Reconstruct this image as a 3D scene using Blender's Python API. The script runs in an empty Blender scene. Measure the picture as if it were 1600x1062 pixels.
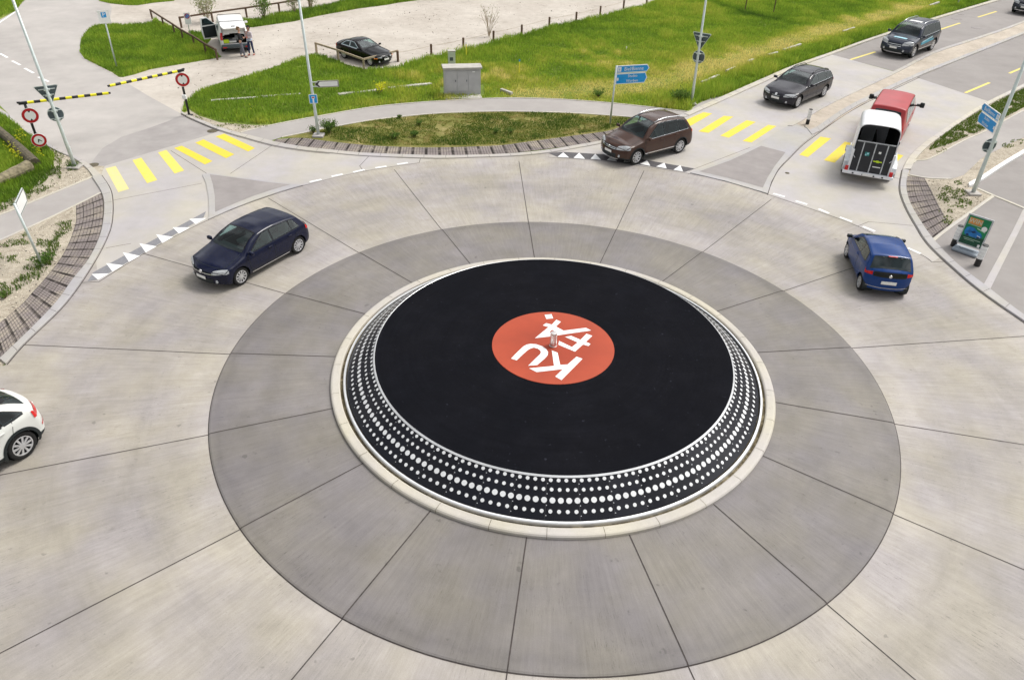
import bpy, bmesh, math, random
import numpy as np
from mathutils import Vector, Matrix
from mathutils.geometry import tessellate_polygon
random.seed(7); rng = np.random.default_rng(7)
PI = math.pi; R = math.radians
scene = bpy.context.scene
# ------------------------------------------------------------------ camera
SC = 9.2
F_PX, PITCH, ROLL = 1154.19, 0.6214, 0.0333
CAM = np.array([-1.148, -16.642, 12.896])
_cp, _sp, _cr, _sr = math.cos(PITCH), math.sin(PITCH), math.cos(ROLL), math.sin(ROLL)
_r = np.array([1, 0, 0.]); _f = np.array([0, _cp, -_sp]); _u = np.array([0, _sp, _cp])
CR = _cr * _r + _sr * _u; CU = -_sr * _r + _cr * _u; CF = _f
camd = bpy.data.cameras.new('camera'); cam = bpy.data.objects.new('camera', camd)
scene.collection.objects.link(cam); scene.camera = cam
M = Matrix(((CR[0], CU[0], -CF[0], CAM[0]), (CR[1], CU[1], -CF[1], CAM[1]), (CR[2], CU[2], -CF[2], CAM[2]), (0, 0, 0, 1)))
cam.matrix_world = M
camd.sensor_width = 36; camd.lens = F_PX / 1600 * 36; camd.clip_end = 2000; camd.clip_start = 0.1
# ------------------------------------------------------------------ light
SUN_EL, SUN_AZ = R(56), R(62)          # azimuth clockwise from +y
world = bpy.data.worlds.new("World"); scene.world = world; world.use_nodes = True
wn = world.node_tree; wn.nodes.clear()
sky = wn.nodes.new('ShaderNodeTexSky'); sky.sky_type = 'NISHITA'; sky.sun_disc = False
sky.sun_elevation = SUN_EL; sky.sun_rotation = SUN_AZ; sky.dust_density = 4.0; sky.air_density = 1.2
hs = wn.nodes.new('ShaderNodeHueSaturation'); hs.inputs['Saturation'].default_value = 0.10
bg = wn.nodes.new('ShaderNodeBackground'); bg.inputs[1].default_value = 0.15
wo = wn.nodes.new('ShaderNodeOutputWorld')
tcw = wn.nodes.new('ShaderNodeTexCoord'); cn = wn.nodes.new('ShaderNodeTexNoise'); cn.inputs['Scale'].default_value = 2.6; cn.inputs['Detail'].default_value = 6
mpw = wn.nodes.new('ShaderNodeMapping'); mpw.inputs['Scale'].default_value = (1, 1, 2.2); crw = wn.nodes.new('ShaderNodeMapRange')
for i_, v_ in enumerate((.40, .62, .50, 1.75)): crw.inputs[i_ + 1].default_value = v_
spw = wn.nodes.new('ShaderNodeSeparateXYZ'); hzw = wn.nodes.new('ShaderNodeMapRange')      # added dimming of the unseen low sky, gives reflections dark contrast
for i_, v_ in enumerate((.02, .26, .38, 1.0)): hzw.inputs[i_ + 1].default_value = v_
muw = wn.nodes.new('ShaderNodeMath'); muw.operation = 'MULTIPLY'; scw = wn.nodes.new('ShaderNodeVectorMath'); scw.operation = 'SCALE'
wn.links.new(tcw.outputs['Generated'], mpw.inputs[0]); wn.links.new(mpw.outputs[0], cn.inputs['Vector']); wn.links.new(cn.outputs[0], crw.inputs[0])
wn.links.new(tcw.outputs['Generated'], spw.inputs[0]); wn.links.new(spw.outputs[2], hzw.inputs[0]); wn.links.new(crw.outputs[0], muw.inputs[0]); wn.links.new(hzw.outputs[0], muw.inputs[1])
wn.links.new(sky.outputs[0], hs.inputs['Color']); wn.links.new(hs.outputs[0], scw.inputs[0]); wn.links.new(muw.outputs[0], scw.inputs['Scale']); wn.links.new(scw.outputs[0], bg.inputs[0]); wn.links.new(bg.outputs[0], wo.inputs[0])
sd = bpy.data.lights.new('sun', 'SUN'); sd.energy = 1.6; sd.angle = R(17); sd.color = (1, .95, .87)
so = bpy.data.objects.new('sun', sd); scene.collection.objects.link(so)
_sdv = Vector((math.sin(SUN_AZ) * math.cos(SUN_EL), math.cos(SUN_AZ) * math.cos(SUN_EL), math.sin(SUN_EL)))
so.rotation_euler = _sdv.to_track_quat('Z', 'Y').to_euler(); so.location = (0, 0, 40)
scene.view_settings.view_transform = 'Standard'; scene.view_settings.look = 'None'
scene.view_settings.exposure = 0.27; scene.view_settings.gamma = 1.0
# ------------------------------------------------------------------ points from the survey of the photograph
def G(u, v, z=0.0):
    d = CF + CR * ((u - 800) / F_PX) - CU * ((v - 531) / F_PX)
    t = (z - CAM[2]) / d[2]
    return CAM + d * t
def proj(p):
    d = np.array(p, float) - CAM; w = d @ CF
    return 800 + F_PX * (d @ CR) / w, 531 - F_PX * (d @ CU) / w
def height_at(x, y, v):
    lo, hi = 0., 12.
    for _ in range(40):
        m = (lo + hi) / 2
        if proj((x, y, m))[1] > v: lo = m
        else: hi = m
    return lo
def GP(pts, z=0.0): return [G(a, b, z) for a, b in pts]
def Z(ox, oy, s, pts): return [(ox + a / s, oy + b / s) for a, b in pts]
# ------------------------------------------------------------------ materials
MAT = {}
def new_mat(name):
    m = bpy.data.materials.new(name); m.use_nodes = True; nt = m.node_tree
    b = nt.nodes['Principled BSDF']; MAT[name] = m
    return m, nt, b
def setp(b, **k):
    for n, v in k.items():
        n = n.replace('_', ' ')
        if n in b.inputs: b.inputs[n].default_value = v
def plain(name, col, rough=.6, metal=0., spec=.5, coat=0., var=0.06, vs=3.0, bump=0):
    m, nt, b = new_mat(name)
    setp(b, Base_Color=(*col, 1), Roughness=rough, Metallic=metal, Specular_IOR_Level=spec, Coat_Weight=coat, Coat_Roughness=.05)
    if var:
        tc = nt.nodes.new('ShaderNodeTexCoord'); n = nt.nodes.new('ShaderNodeTexNoise'); n.inputs['Scale'].default_value = vs
        n.inputs['Detail'].default_value = 4
        r = nt.nodes.new('ShaderNodeMapRange'); r.inputs[3].default_value = 1 - var; r.inputs[4].default_value = 1 + var
        r.inputs[1].default_value = .3; r.inputs[2].default_value = .7
        mx = nt.nodes.new('ShaderNodeVectorMath'); mx.operation = 'SCALE'; mx.inputs[0].default_value = col
        nt.links.new(tc.outputs['Object'], n.inputs['Vector']); nt.links.new(n.outputs[0], r.inputs[0])
        nt.links.new(r.outputs[0], mx.inputs['Scale']); nt.links.new(mx.outputs[0], b.inputs['Base Color'])
        if bump:
            bp = nt.nodes.new('ShaderNodeBump'); bp.inputs['Strength'].default_value = bump; bp.inputs['Distance'].default_value = .02
            nt.links.new(n.outputs[0], bp.inputs['Height']); nt.links.new(bp.outputs[0], b.inputs['Normal'])
    return m
class NT:
    """small helper for node graphs"""
    def __init__(s, nt): s.nt = nt
    def n(s, t, **k):
        o = s.nt.nodes.new(t)
        for a, v in k.items(): setattr(o, a, v)
        return o
    def l(s, a, b): s.nt.links.new(a, b)
    def math(s, op, a, b=None, c=None):
        o = s.n('ShaderNodeMath', operation=op)
        for i, v in enumerate((a, b, c)):
            if v is None: continue
            if hasattr(v, 'links'): s.l(v, o.inputs[i])
            else: o.inputs[i].default_value = v
        return o.outputs[0]
    def noise(s, vec, scale, detail=4, rough=.55, lac=2.0):
        o = s.n('ShaderNodeTexNoise'); o.inputs['Scale'].default_value = scale; o.inputs['Detail'].default_value = detail
        o.inputs['Roughness'].default_value = rough
        if vec is not None: s.l(vec, o.inputs['Vector'])
        return o.outputs[0]
    def rng(s, v, a, b, c, d):
        o = s.n('ShaderNodeMapRange'); s.l(v, o.inputs[0])
        for i, x in enumerate((a, b, c, d)): o.inputs[i + 1].default_value = x
        return o.outputs[0]
    def ramp(s, v, stops, interp='LINEAR'):
        o = s.n('ShaderNodeValToRGB'); o.color_ramp.interpolation = interp
        e = o.color_ramp.elements
        while len(e) > 1: e.remove(e[-1])
        e[0].position = stops[0][0]; e[0].color = (*stops[0][1], 1) if len(stops[0][1]) == 3 else stops[0][1]
        for p, c in stops[1:]:
            k = e.new(p); k.color = (*c, 1)
        s.l(v, o.inputs[0]); return o.outputs[0]
    def mix(s, f, a, b, mode='MIX'):
        o = s.n('ShaderNodeMix', data_type='RGBA', blend_type=mode)
        for i, v in ((0, f), (6, a), (7, b)):
            if hasattr(v, 'links'): s.l(v, o.inputs[i])
            elif i == 0: o.inputs[i].default_value = v
            else: o.inputs[i].default_value = (*v, 1)
        return o.outputs[2]
    def scale(s, col, f):
        o = s.n('ShaderNodeVectorMath', operation='SCALE')
        if hasattr(col, 'links'): s.l(col, o.inputs[0])
        else: o.inputs[0].default_value = col
        if hasattr(f, 'links'): s.l(f, o.inputs['Scale'])
        else: o.inputs['Scale'].default_value = f
        return o.outputs[0]
    def xyz(s, x, y, z=0.0):
        o = s.n('ShaderNodeCombineXYZ')
        for i, v in enumerate((x, y, z)):
            if hasattr(v, 'links'): s.l(v, o.inputs[i])
            else: o.inputs[i].default_value = v
        return o.outputs[0]
NJ = 17; A0 = 178.85 - 360 / NJ * 0   # first radial joint, degrees
def polar(N):
    g = N.n('ShaderNodeNewGeometry'); sp = N.n('ShaderNodeSeparateXYZ'); N.l(g.outputs['Position'], sp.inputs[0])
    x, y = sp.outputs[0], sp.outputs[1]
    ang = N.math('ARCTAN2', y, x); r = N.math('SQRT', N.math('ADD', N.math('MULTIPLY', x, x), N.math('MULTIPLY', y, y)))
    return g.outputs['Position'], ang, r
def concrete_mat(name, base, rad=True, edge=None, var=.10):
    m, nt, b = new_mat(name); N = NT(nt)
    pos, ang, r = polar(N)
    f = N.rng(N.noise(pos, .35, 5, .6), .3, .7, 1 - var, 1 + var)
    f = N.math('MULTIPLY', f, N.rng(N.noise(pos, 2.2, 5, .65), .3, .7, .95, 1.05))
    f = N.math('MULTIPLY', f, N.rng(N.noise(pos, 60, 2, .6), .3, .7, .94, 1.06))
    if rad:
        # broom finish across the lane, one slab after another
        v1 = N.xyz(N.math('MULTIPLY', ang, 46.0), N.math('MULTIPLY', r, .35)); n1 = N.noise(v1, 2.2, 4, .7)
        f = N.math('MULTIPLY', f, N.rng(n1, .3, .7, .90, 1.08))
        v2 = N.xyz(N.math('MULTIPLY', ang, 8.0), N.math('MULTIPLY', r, 1.4)); n2 = N.noise(v2, .9, 3, .6)
        f = N.math('MULTIPLY', f, N.rng(n2, .3, .7, .91, 1.07))
        slab = N.math('FLOOR', N.math('DIVIDE', N.math('SUBTRACT', ang, R(A0 - 720)), 2 * PI / NJ))
        wn_ = N.n('ShaderNodeTexWhiteNoise', noise_dimensions='1D'); N.l(slab, wn_.inputs['W'])
        f = N.math('MULTIPLY', f, N.rng(wn_.outputs['Value'], 0, 1, .955, 1.045))
    warm = N.noise(pos, .55, 3, .5)
    c = N.mix(N.rng(warm, .35, .65, 0, 1), tuple(v * k for v, k in zip(base, (1.04, 1.02, .94))), tuple(v * k for v, k in zip(base, (.97, .96, 1.03))))
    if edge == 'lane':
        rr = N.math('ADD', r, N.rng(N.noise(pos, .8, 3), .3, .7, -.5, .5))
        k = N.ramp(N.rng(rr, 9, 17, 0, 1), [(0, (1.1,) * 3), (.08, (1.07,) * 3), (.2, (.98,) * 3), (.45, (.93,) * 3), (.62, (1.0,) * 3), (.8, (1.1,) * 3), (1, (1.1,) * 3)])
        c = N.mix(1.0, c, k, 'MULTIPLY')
    if edge == 'apron':
        rr = N.math('ADD', r, N.rng(N.noise(pos, 1.2, 3), .3, .7, -.12, .12))
        k = N.ramp(N.rng(rr, 6, 9.3, 0, 1), [(0, (.98,) * 3), (.1, (1.04,) * 3), (.6, (1, 1, 1)), (.84, (.95, .95, .96)), (.9, (.85, .85, .87)), (.93, (.90, .90, .91)), (1, (.94, .94, .95))])
        c = N.mix(1.0, c, k, 'MULTIPLY')
    if rad:
        # tyre tracks round the lane, and oil drips
        for rt, wt, dk in ((10.7, .45, .10), (12.5, .5, .09), (7.6, .5, .05)):
            d_ = N.math('ABSOLUTE', N.math('SUBTRACT', N.math('ADD', r, N.rng(N.noise(pos, .25, 2), .3, .7, -.5, .5)), rt))
            k_ = N.rng(d_, 0., wt, 1, 0); k_ = N.math('MULTIPLY', k_, N.rng(N.noise(N.xyz(N.math('MULTIPLY', ang, 3.), N.math('MULTIPLY', r, 3.)), 1.3, 5, .7), .4, .65, 0, 1))
            f = N.math('MULTIPLY', f, N.math('SUBTRACT', 1., N.math('MULTIPLY', k_, dk)))
        f = N.math('MULTIPLY', f, N.rng(N.noise(pos, 3.4, 2, .5), .72, .76, 1, .72))
        f = N.math('MULTIPLY', f, N.rng(N.noise(N.xyz(N.math('MULTIPLY', ang, 170.0), N.math('MULTIPLY', r, .5)), 1.5, 3, .8), .3, .7, .95, 1.05))
        pk = N.rng(N.noise(pos, .45, 4, .6), .42, .62, 0, 1)
        for ka, kr, sc, th_ in ((230., 2.2, 1.4, .57), (120., 1.3, 2.0, .60)):
            ln_ = N.rng(N.noise(N.xyz(N.math('MULTIPLY', ang, ka), N.math('MULTIPLY', r, kr)), sc, 5, .8), th_, th_ + .10, 0, .55)
            f = N.math('MULTIPLY', f, N.math('SUBTRACT', 1., N.math('MULTIPLY', ln_, pk)))
        f = N.math('MULTIPLY', f, N.rng(N.noise(pos, 150, 2, .8), .3, .7, .90, 1.10))
    # dark scuffs and specks that belong to the slab
    sp_ = N.noise(pos, 7, 2, .5)
    f = N.math('MULTIPLY', f, N.rng(sp_, .70, .78, 1, .8))
    N.l(N.scale(c, f), b.inputs['Base Color'])
    setp(b, Roughness=.62, Specular_IOR_Level=.32)
    bp = N.n('ShaderNodeBump'); bp.inputs['Strength'].default_value = .25; bp.inputs['Distance'].default_value = .01
    N.l(N.noise(pos, 45, 3), bp.inputs['Height']); N.l(bp.outputs[0], b.inputs['Normal'])
    return m
def ground_mat(name, stops, s1=.4, s2=3, s3=40, rough=.95, bump=.6, mixw=(.5, .3, .2), bd=.03):
    m, nt, b = new_mat(name); N = NT(nt)
    g = N.n('ShaderNodeNewGeometry'); pos = g.outputs['Position']
    a = N.math('MULTIPLY', N.noise(pos, s1, 4, .6), mixw[0]); a = N.math('ADD', a, N.math('MULTIPLY', N.noise(pos, s2, 4, .6), mixw[1]))
    a = N.math('ADD', a, N.math('MULTIPLY', N.noise(pos, s3, 3, .7), mixw[2]))
    N.l(N.ramp(N.rng(a, .33, .67, 0, 1), stops), b.inputs['Base Color'])
    setp(b, Roughness=rough, Specular_IOR_Level=.25)
    bp = N.n('ShaderNodeBump'); bp.inputs['Strength'].default_value = bump; bp.inputs['Distance'].default_value = bd
    N.l(N.noise(pos, s3, 3, .7), bp.inputs['Height']); N.l(bp.outputs[0], b.inputs['Normal'])
    return m
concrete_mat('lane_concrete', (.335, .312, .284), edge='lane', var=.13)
concrete_mat('arm_concrete', (.42, .40, .375), rad=False, var=.08)
concrete_mat('apron_concrete', (.197, .184, .172), edge='apron', var=.13)
concrete_mat('kerb_concrete', (.42, .40, .375), rad=False, var=.08)
concrete_mat('kerb_cream', (.49, .465, .405), rad=False, var=.08)
concrete_mat('kerb_grey', (.385, .375, .365), rad=False, var=.06)
ground_mat('asphalt_path', [(0, (.32, .298, .285)), (.5, (.36, .337, .322)), (1, (.41, .385, .365))], s1=.25, s2=1.5, s3=90, bump=.3, bd=.008)
ground_mat('asphalt_old', [(0, (.33, .31, .295)), (.5, (.41, .385, .365)), (1, (.49, .46, .435))], s1=.18, s2=.9, s3=90, bump=.3, bd=.008)
ground_mat('asphalt_road', [(0, (.245, .228, .218)), (.5, (.29, .27, .258)), (1, (.335, .313, .30))], s1=.2, s2=1.2, s3=90, bump=.3, bd=.008)
ground_mat('asphalt_patch', [(0, (.27, .25, .245)), (.5, (.33, .31, .30)), (1, (.39, .365, .35))], s1=.3, s2=1.2, s3=90, bump=.3, bd=.008)
ground_mat('asphalt_island', [(0, (.25, .23, .225)), (1, (.33, .305, .295))], s1=.5, s2=2, s3=90, bump=.3, bd=.008)
ground_mat('gravel', [(0, (.30, .265, .228)), (.3, (.44, .395, .345)), (.65, (.51, .467, .415)), (1, (.59, .545, .485))], s1=.3, s2=2.2, s3=35, bump=.7, bd=.02)
ground_mat('pebble_dirt', [(0, (.16, .135, .10)), (.35, (.35, .305, .24)), (.6, (.48, .425, .34)), (1, (.63, .57, .47))], s1=.7, s2=5, s3=28, bump=1, bd=.03, mixw=(.25, .3, .45))
ground_mat('soil_green', [(0, (.08, .12, .02)), (.5, (.15, .21, .03)), (.75, (.26, .29, .06)), (1, (.40, .37, .14))], s1=.18, s2=1.4, s3=20, bump=1, bd=.04)
ground_mat('soil_dry', [(0, (.09, .11, .02)), (.45, (.17, .17, .04)), (.75, (.28, .24, .09)), (1, (.48, .40, .22))], s1=.6, s2=3, s3=20, bump=1, bd=.04)
ground_mat('median_gravel', [(0, (.36, .31, .25)), (.5, (.48, .42, .35)), (1, (.58, .52, .44))], s1=.5, s2=3, s3=50, bump=.6)
ground_mat('moss_grit', [(0, (.03, .022, .012)), (.45, (.10, .08, .045)), (.7, (.26, .22, .14)), (1, (.42, .38, .27))], s1=2.2, s2=8, s3=35, bump=1)
plain('joint', (.055, .045, .042), .9, var=.3, vs=8)
plain('white_paint', (.80, .80, .79), .6, var=.05, vs=9)
plain('white_gloss', (.82, .83, .84), .3, var=.03)
plain('ring_metal', (.80, .81, .82), .30, metal=.55, var=.08, vs=3)
plain('dot_white', (.70, .71, .72), .35, var=.08, vs=2)
plain('mark_grey', (.20, .20, .215), .7, var=.15, vs=20)
plain('mark_dark', (.075, .07, .075), .7, var=.25, vs=20)
plain('steel', (.60, .66, .65), .42, metal=.35, var=.08, vs=5)
plain('steel_dark', (.08, .105, .12), .45, metal=.2, var=.1, vs=12)
plain('black_plastic', (.006, .012, .014), .55, var=.2)
plain('black_gloss', (.008, .008, .010), .2, var=0)
plain('rubber', (.007, .007, .007), .8, var=.2)
plain('rim_silver', (.62, .63, .65), .3, metal=.6, var=.05)
plain('lamp_clear', (.50, .52, .54), .10, var=.2, vs=14)
plain('lamp_red', (.55, .01, .01), .15, var=.2, vs=12)
plain('lamp_amber', (.9, .25, .02), .2, var=.1, vs=12)
plain('plate_white', (.80, .80, .78), .4, var=.12, vs=30)
plain('chrome', (.75, .76, .78), .18, metal=.9, var=0)
plain('window_glass', (.014, .024, .027), .05, spec=.7, var=.35, vs=1.6)
plain('screen_glass', (.014, .046, .047), .06, spec=.6, var=.6, vs=2.2)
def glass_mat(name, tint, f0):
    m, nt, b = new_mat(name); N = NT(nt); out = [n for n in nt.nodes if n.type == 'OUTPUT_MATERIAL'][0]
    tr = N.n('ShaderNodeBsdfTransparent'); tr.inputs[0].default_value = (*tint, 1); gl = N.n('ShaderNodeBsdfGlossy'); gl.inputs['Roughness'].default_value = .03; gl.inputs['Color'].default_value = (.9, .95, .95, 1)
    fr = N.n('ShaderNodeLayerWeight'); fr.inputs[0].default_value = .5; k = N.rng(N.math('POWER', fr.outputs['Facing'], 4.), 0, 1, f0, .95)
    mx = N.n('ShaderNodeMixShader'); N.l(k, mx.inputs[0]); N.l(tr.outputs[0], mx.inputs[1]); N.l(gl.outputs[0], mx.inputs[2]); N.l(mx.outputs[0], out.inputs[0])
glass_mat('clear_glass', (.55, .74, .72), .09)
plain('cabin_dark', (.012, .012, .014), .8, var=.2); plain('seat_fabric', (.075, .075, .085), .9, var=.2, vs=20); plain('seat_pale', (.22, .21, .20), .9, var=.15, vs=20)
plain('sign_blue', (.006, .30, .70), .35, var=.06, vs=9)
plain('sign_red', (.46, .005, .012), .35, var=.05)
plain('sign_white', (.82, .83, .82), .35, var=.04)
plain('sign_black', (.012, .012, .014), .4, var=.1)
plain('sign_faded_letter', (.60, .60, .62), .5, var=.05)
plain('barrier_yellow', (.80, .72, .01), .5, var=.06, vs=7)
plain('post_black', (.015, .015, .016), .5, var=.2)
plain('wood_brown', (.11, .065, .04), .8, var=.35, vs=18, bump=.4)
plain('wood_pale', (.36, .29, .20), .85, var=.25, vs=12, bump=.4)
plain('log_bark', (.10, .085, .055), .9, var=.5, vs=9, bump=.8)
plain('log_old', (.22, .19, .12), .9, var=.45, vs=7, bump=.8)
plain('cabinet_grey', (.44, .44, .45), .6, var=.07, vs=2.5)
plain('cabinet_roof', (.44, .42, .38), .85, var=.12, vs=3)
plain('marker_yellow', (.80, .72, .06), .6, var=.05)
plain('dust_black', (.030, .030, .033), .6, var=.3, vs=4)
def disc_mat():
    m, nt, b = new_mat('record_black'); N = NT(nt); pos, ang, r = polar(N)
    gr = N.noise(N.xyz(N.math('MULTIPLY', r, 9.0), N.math('MULTIPLY', ang, .4)), 1.0, 4, .7)
    a = N.noise(pos, .7, 4, .6)
    c = N.mix(N.rng(a, .35, .65, 0, 1), (.0058, .0062, .0086), (.0070, .0072, .0095))
    f = N.math('MULTIPLY', N.rng(gr, .3, .7, .88, 1.12), N.rng(N.noise(pos, 30, 3, .7), .3, .7, .85, 1.15))
    dust = N.math('MULTIPLY', N.rng(N.noise(pos, 9, 2), .70, .78, 1, 3.5), N.rng(N.noise(pos, 1.1, 6, .75), .45, .75, .95, 1.35))
    N.l(N.scale(c, N.math('MULTIPLY', f, dust)), b.inputs['Base Color']); setp(b, Roughness=.9, Specular_IOR_Level=.04)
disc_mat()
def wall_mat():
    m, nt, b = new_mat('record_wall'); N = NT(nt); pos, ang, r = polar(N)
    pn = N.math('FLOOR', N.math('DIVIDE', N.math('ADD', ang, 10.), R(8)))
    w = N.n('ShaderNodeTexWhiteNoise', noise_dimensions='1D'); N.l(pn, w.inputs['W'])
    N.l(N.scale((.005, .0055, .010), N.rng(w.outputs['Value'], 0, 1, .8, 1.3)), b.inputs['Base Color'])
    N.l(N.math('ADD', N.rng(w.outputs['Value'], 0, 1, .18, .30), N.rng(N.noise(pos, 3, 3), .3, .7, 0, .12)), b.inputs['Roughness'])
    setp(b, Specular_IOR_Level=.32)
wall_mat()
def label_mat():
    m, nt, b = new_mat('label_orange'); N = NT(nt); pos, ang, r = polar(N)
    f = N.rng(N.noise(pos, 1.3, 4, .6), .3, .7, .92, 1.1)
    c = N.mix(N.rng(r, .6, 1.6, 0, 1), (.31, .034, .007), (.36, .048, .014))
    N.l(N.scale(c, f), b.inputs['Base Color']); setp(b, Roughness=.7)
label_mat()
def fade_paint(name, col, under, amt):
    m, nt, b = new_mat(name); N = NT(nt); g = N.n('ShaderNodeNewGeometry'); pos = g.outputs['Position']
    k = N.math('ADD', N.math('MULTIPLY', N.noise(pos, 2.5, 5, .7), .5), N.math('MULTIPLY', N.noise(pos, 22, 3, .7), .5))
    N.l(N.mix(N.rng(k, .35, .65, max(0, amt - .16), min(1, amt + .16)), col, under), b.inputs['Base Color']); setp(b, Roughness=.65)
fade_paint('yellow_paint', (.74, .57, .004), (.5, .44, .30), .10)
fade_paint('yellow_worn', (.80, .64, .01), (.54, .49, .38), .28)
fade_paint('yellow_faded', (.82, .68, .06), (.56, .51, .40), .58)
fade_paint('yellow_dash', (.78, .64, .10), (.40, .37, .34), .15)
def paver_mat():
    m, nt, b = new_mat('paver_grid'); N = NT(nt)
    uv = N.n('ShaderNodeUVMap'); sp = N.n('ShaderNodeSeparateXYZ'); N.l(uv.outputs[0], sp.inputs[0])
    u, v = sp.outputs[0], sp.outputs[1]
    def line(c, period, w):
        fr = N.math('FRACT', N.math('DIVIDE', c, period)); d = N.math('MINIMUM', fr, N.math('SUBTRACT', 1., fr))
        return N.rng(d, w * .5 / period, w * .9 / period, 1, 0)
    big = line(u, .62, .075); cross = line(v, .42, .028)
    small = N.math('MAXIMUM', line(u, .125, .016), line(v, .14, .014))
    pos = N.n('ShaderNodeNewGeometry').outputs['Position']
    blk = N.n('ShaderNodeTexWhiteNoise', noise_dimensions='2D')
    N.l(N.xyz(N.math('FLOOR', N.math('DIVIDE', u, .62)), N.math('FLOOR', N.math('DIVIDE', v, .42))), blk.inputs['Vector'])
    br = N.math('MULTIPLY', N.rng(N.noise(pos, 30, 4, .8), .25, .75, .62, 1.4), N.rng(blk.outputs['Value'], 0, 1, .9, 1.1))
    c = N.scale((.24, .208, .20), br)
    c = N.mix(N.rng(N.noise(pos, .9, 5, .7), .46, .64, 0, .75), c, (.40, .35, .28))
    c = N.mix(N.math('MULTIPLY', small, .75), c, (.06, .052, .048))
    c = N.mix(N.math('MULTIPLY', cross, N.rng(N.noise(pos, 3, 3), .35, .6, .15, .85)), c, (.035, .03, .028))
    c = N.mix(N.math('MULTIPLY', big, N.rng(N.noise(pos, 2.2, 3), .32, .55, .25, .95)), c, (.022, .018, .016))
    N.l(c, b.inputs['Base Color']); setp(b, Roughness=.95, Specular_IOR_Level=.2)
    bp = N.n('ShaderNodeBump'); bp.inputs['Strength'].default_value = .8; bp.inputs['Distance'].default_value = .03
    N.l(N.math('SUBTRACT', 1., N.math('MAXIMUM', big, small)), bp.inputs['Height']); N.l(bp.outputs[0], b.inputs['Normal'])
paver_mat()
def blade_mat(name, cols, sat=1):
    m, nt, b = new_mat(name); N = NT(nt)
    at = N.n('ShaderNodeAttribute', attribute_name='tint'); 
    sp = N.n('ShaderNodeSeparateColor'); N.l(at.outputs['Color'], sp.inputs[0])
    c = N.ramp(sp.outputs[0], cols)
    c = N.scale(c, N.rng(sp.outputs[1], 0, 1, .72, 1.32))
    N.l(c, b.inputs['Base Color']); setp(b, Roughness=.6, Specular_IOR_Level=.25)
    tr = N.n('ShaderNodeBsdfTranslucent'); N.l(c, tr.inputs[0]); mx = N.n('ShaderNodeMixShader'); mx.inputs[0].default_value = .4
    out = [n for n in nt.nodes if n.type == 'OUTPUT_MATERIAL'][0]
    N.l(b.outputs[0], mx.inputs[1]); N.l(tr.outputs[0], mx.inputs[2]); N.l(mx.outputs[0], out.inputs[0])
blade_mat('grass_blade', [(0, (.07, .14, .018)), (.22, (.17, .29, .03)), (.45, (.30, .43, .045)), (.7, (.50, .52, .085)), (1, (.74, .65, .24))])
blade_mat('verge_blade', [(0, (.06, .13, .02)), (.4, (.14, .20, .03)), (.7, (.26, .25, .06)), (1, (.50, .40, .17))])
blade_mat('leaf_green', [(0, (.05, .11, .02)), (.5, (.12, .22, .04)), (1, (.30, .38, .09))])
blade_mat('leaf_pale', [(0, (.14, .18, .06)), (.5, (.30, .33, .16)), (1, (.50, .48, .28))])
blade_mat('flower_yellow', [(0, (.75, .75, .02)), (1, (.9, .88, .05))])
# ------------------------------------------------------------------ object helpers
COL = scene.collection
def tag(o, label=None, cat=None, group=None, kind=None):
    if label: o['label'] = label
    if cat: o['category'] = cat
    if group: o['group'] = group
    if kind: o['kind'] = kind
    return o
def thing(name, label, cat, loc=(0, 0, 0), rz=0., group=None, scale=1.):
    o = bpy.data.objects.new(name, None); COL.objects.link(o); o.location = tuple(float(v) for v in loc); o.rotation_euler = (0, 0, rz)
    o.scale = (scale,) * 3; o.empty_display_size = .2
    return tag(o, label, cat, group)
def mesh(name, V, Fs, mats, parent=None, idx=None, smooth=False):
    me = bpy.data.meshes.new(name)
    me.from_pydata([tuple(map(float, v)) for v in V], [], [tuple(f) for f in Fs])
    for m in (mats if isinstance(mats, (list, tuple)) else [mats]): me.materials.append(MAT[m])
    if idx is not None: me.polygons.foreach_set('material_index', np.array(idx, dtype=np.int32))
    if smooth: me.polygons.foreach_set('use_smooth', np.ones(len(me.polygons), dtype=bool))
    me.update()
    o = bpy.data.objects.new(name, me); COL.objects.link(o)
    if parent: o.parent = parent
    return o
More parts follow.
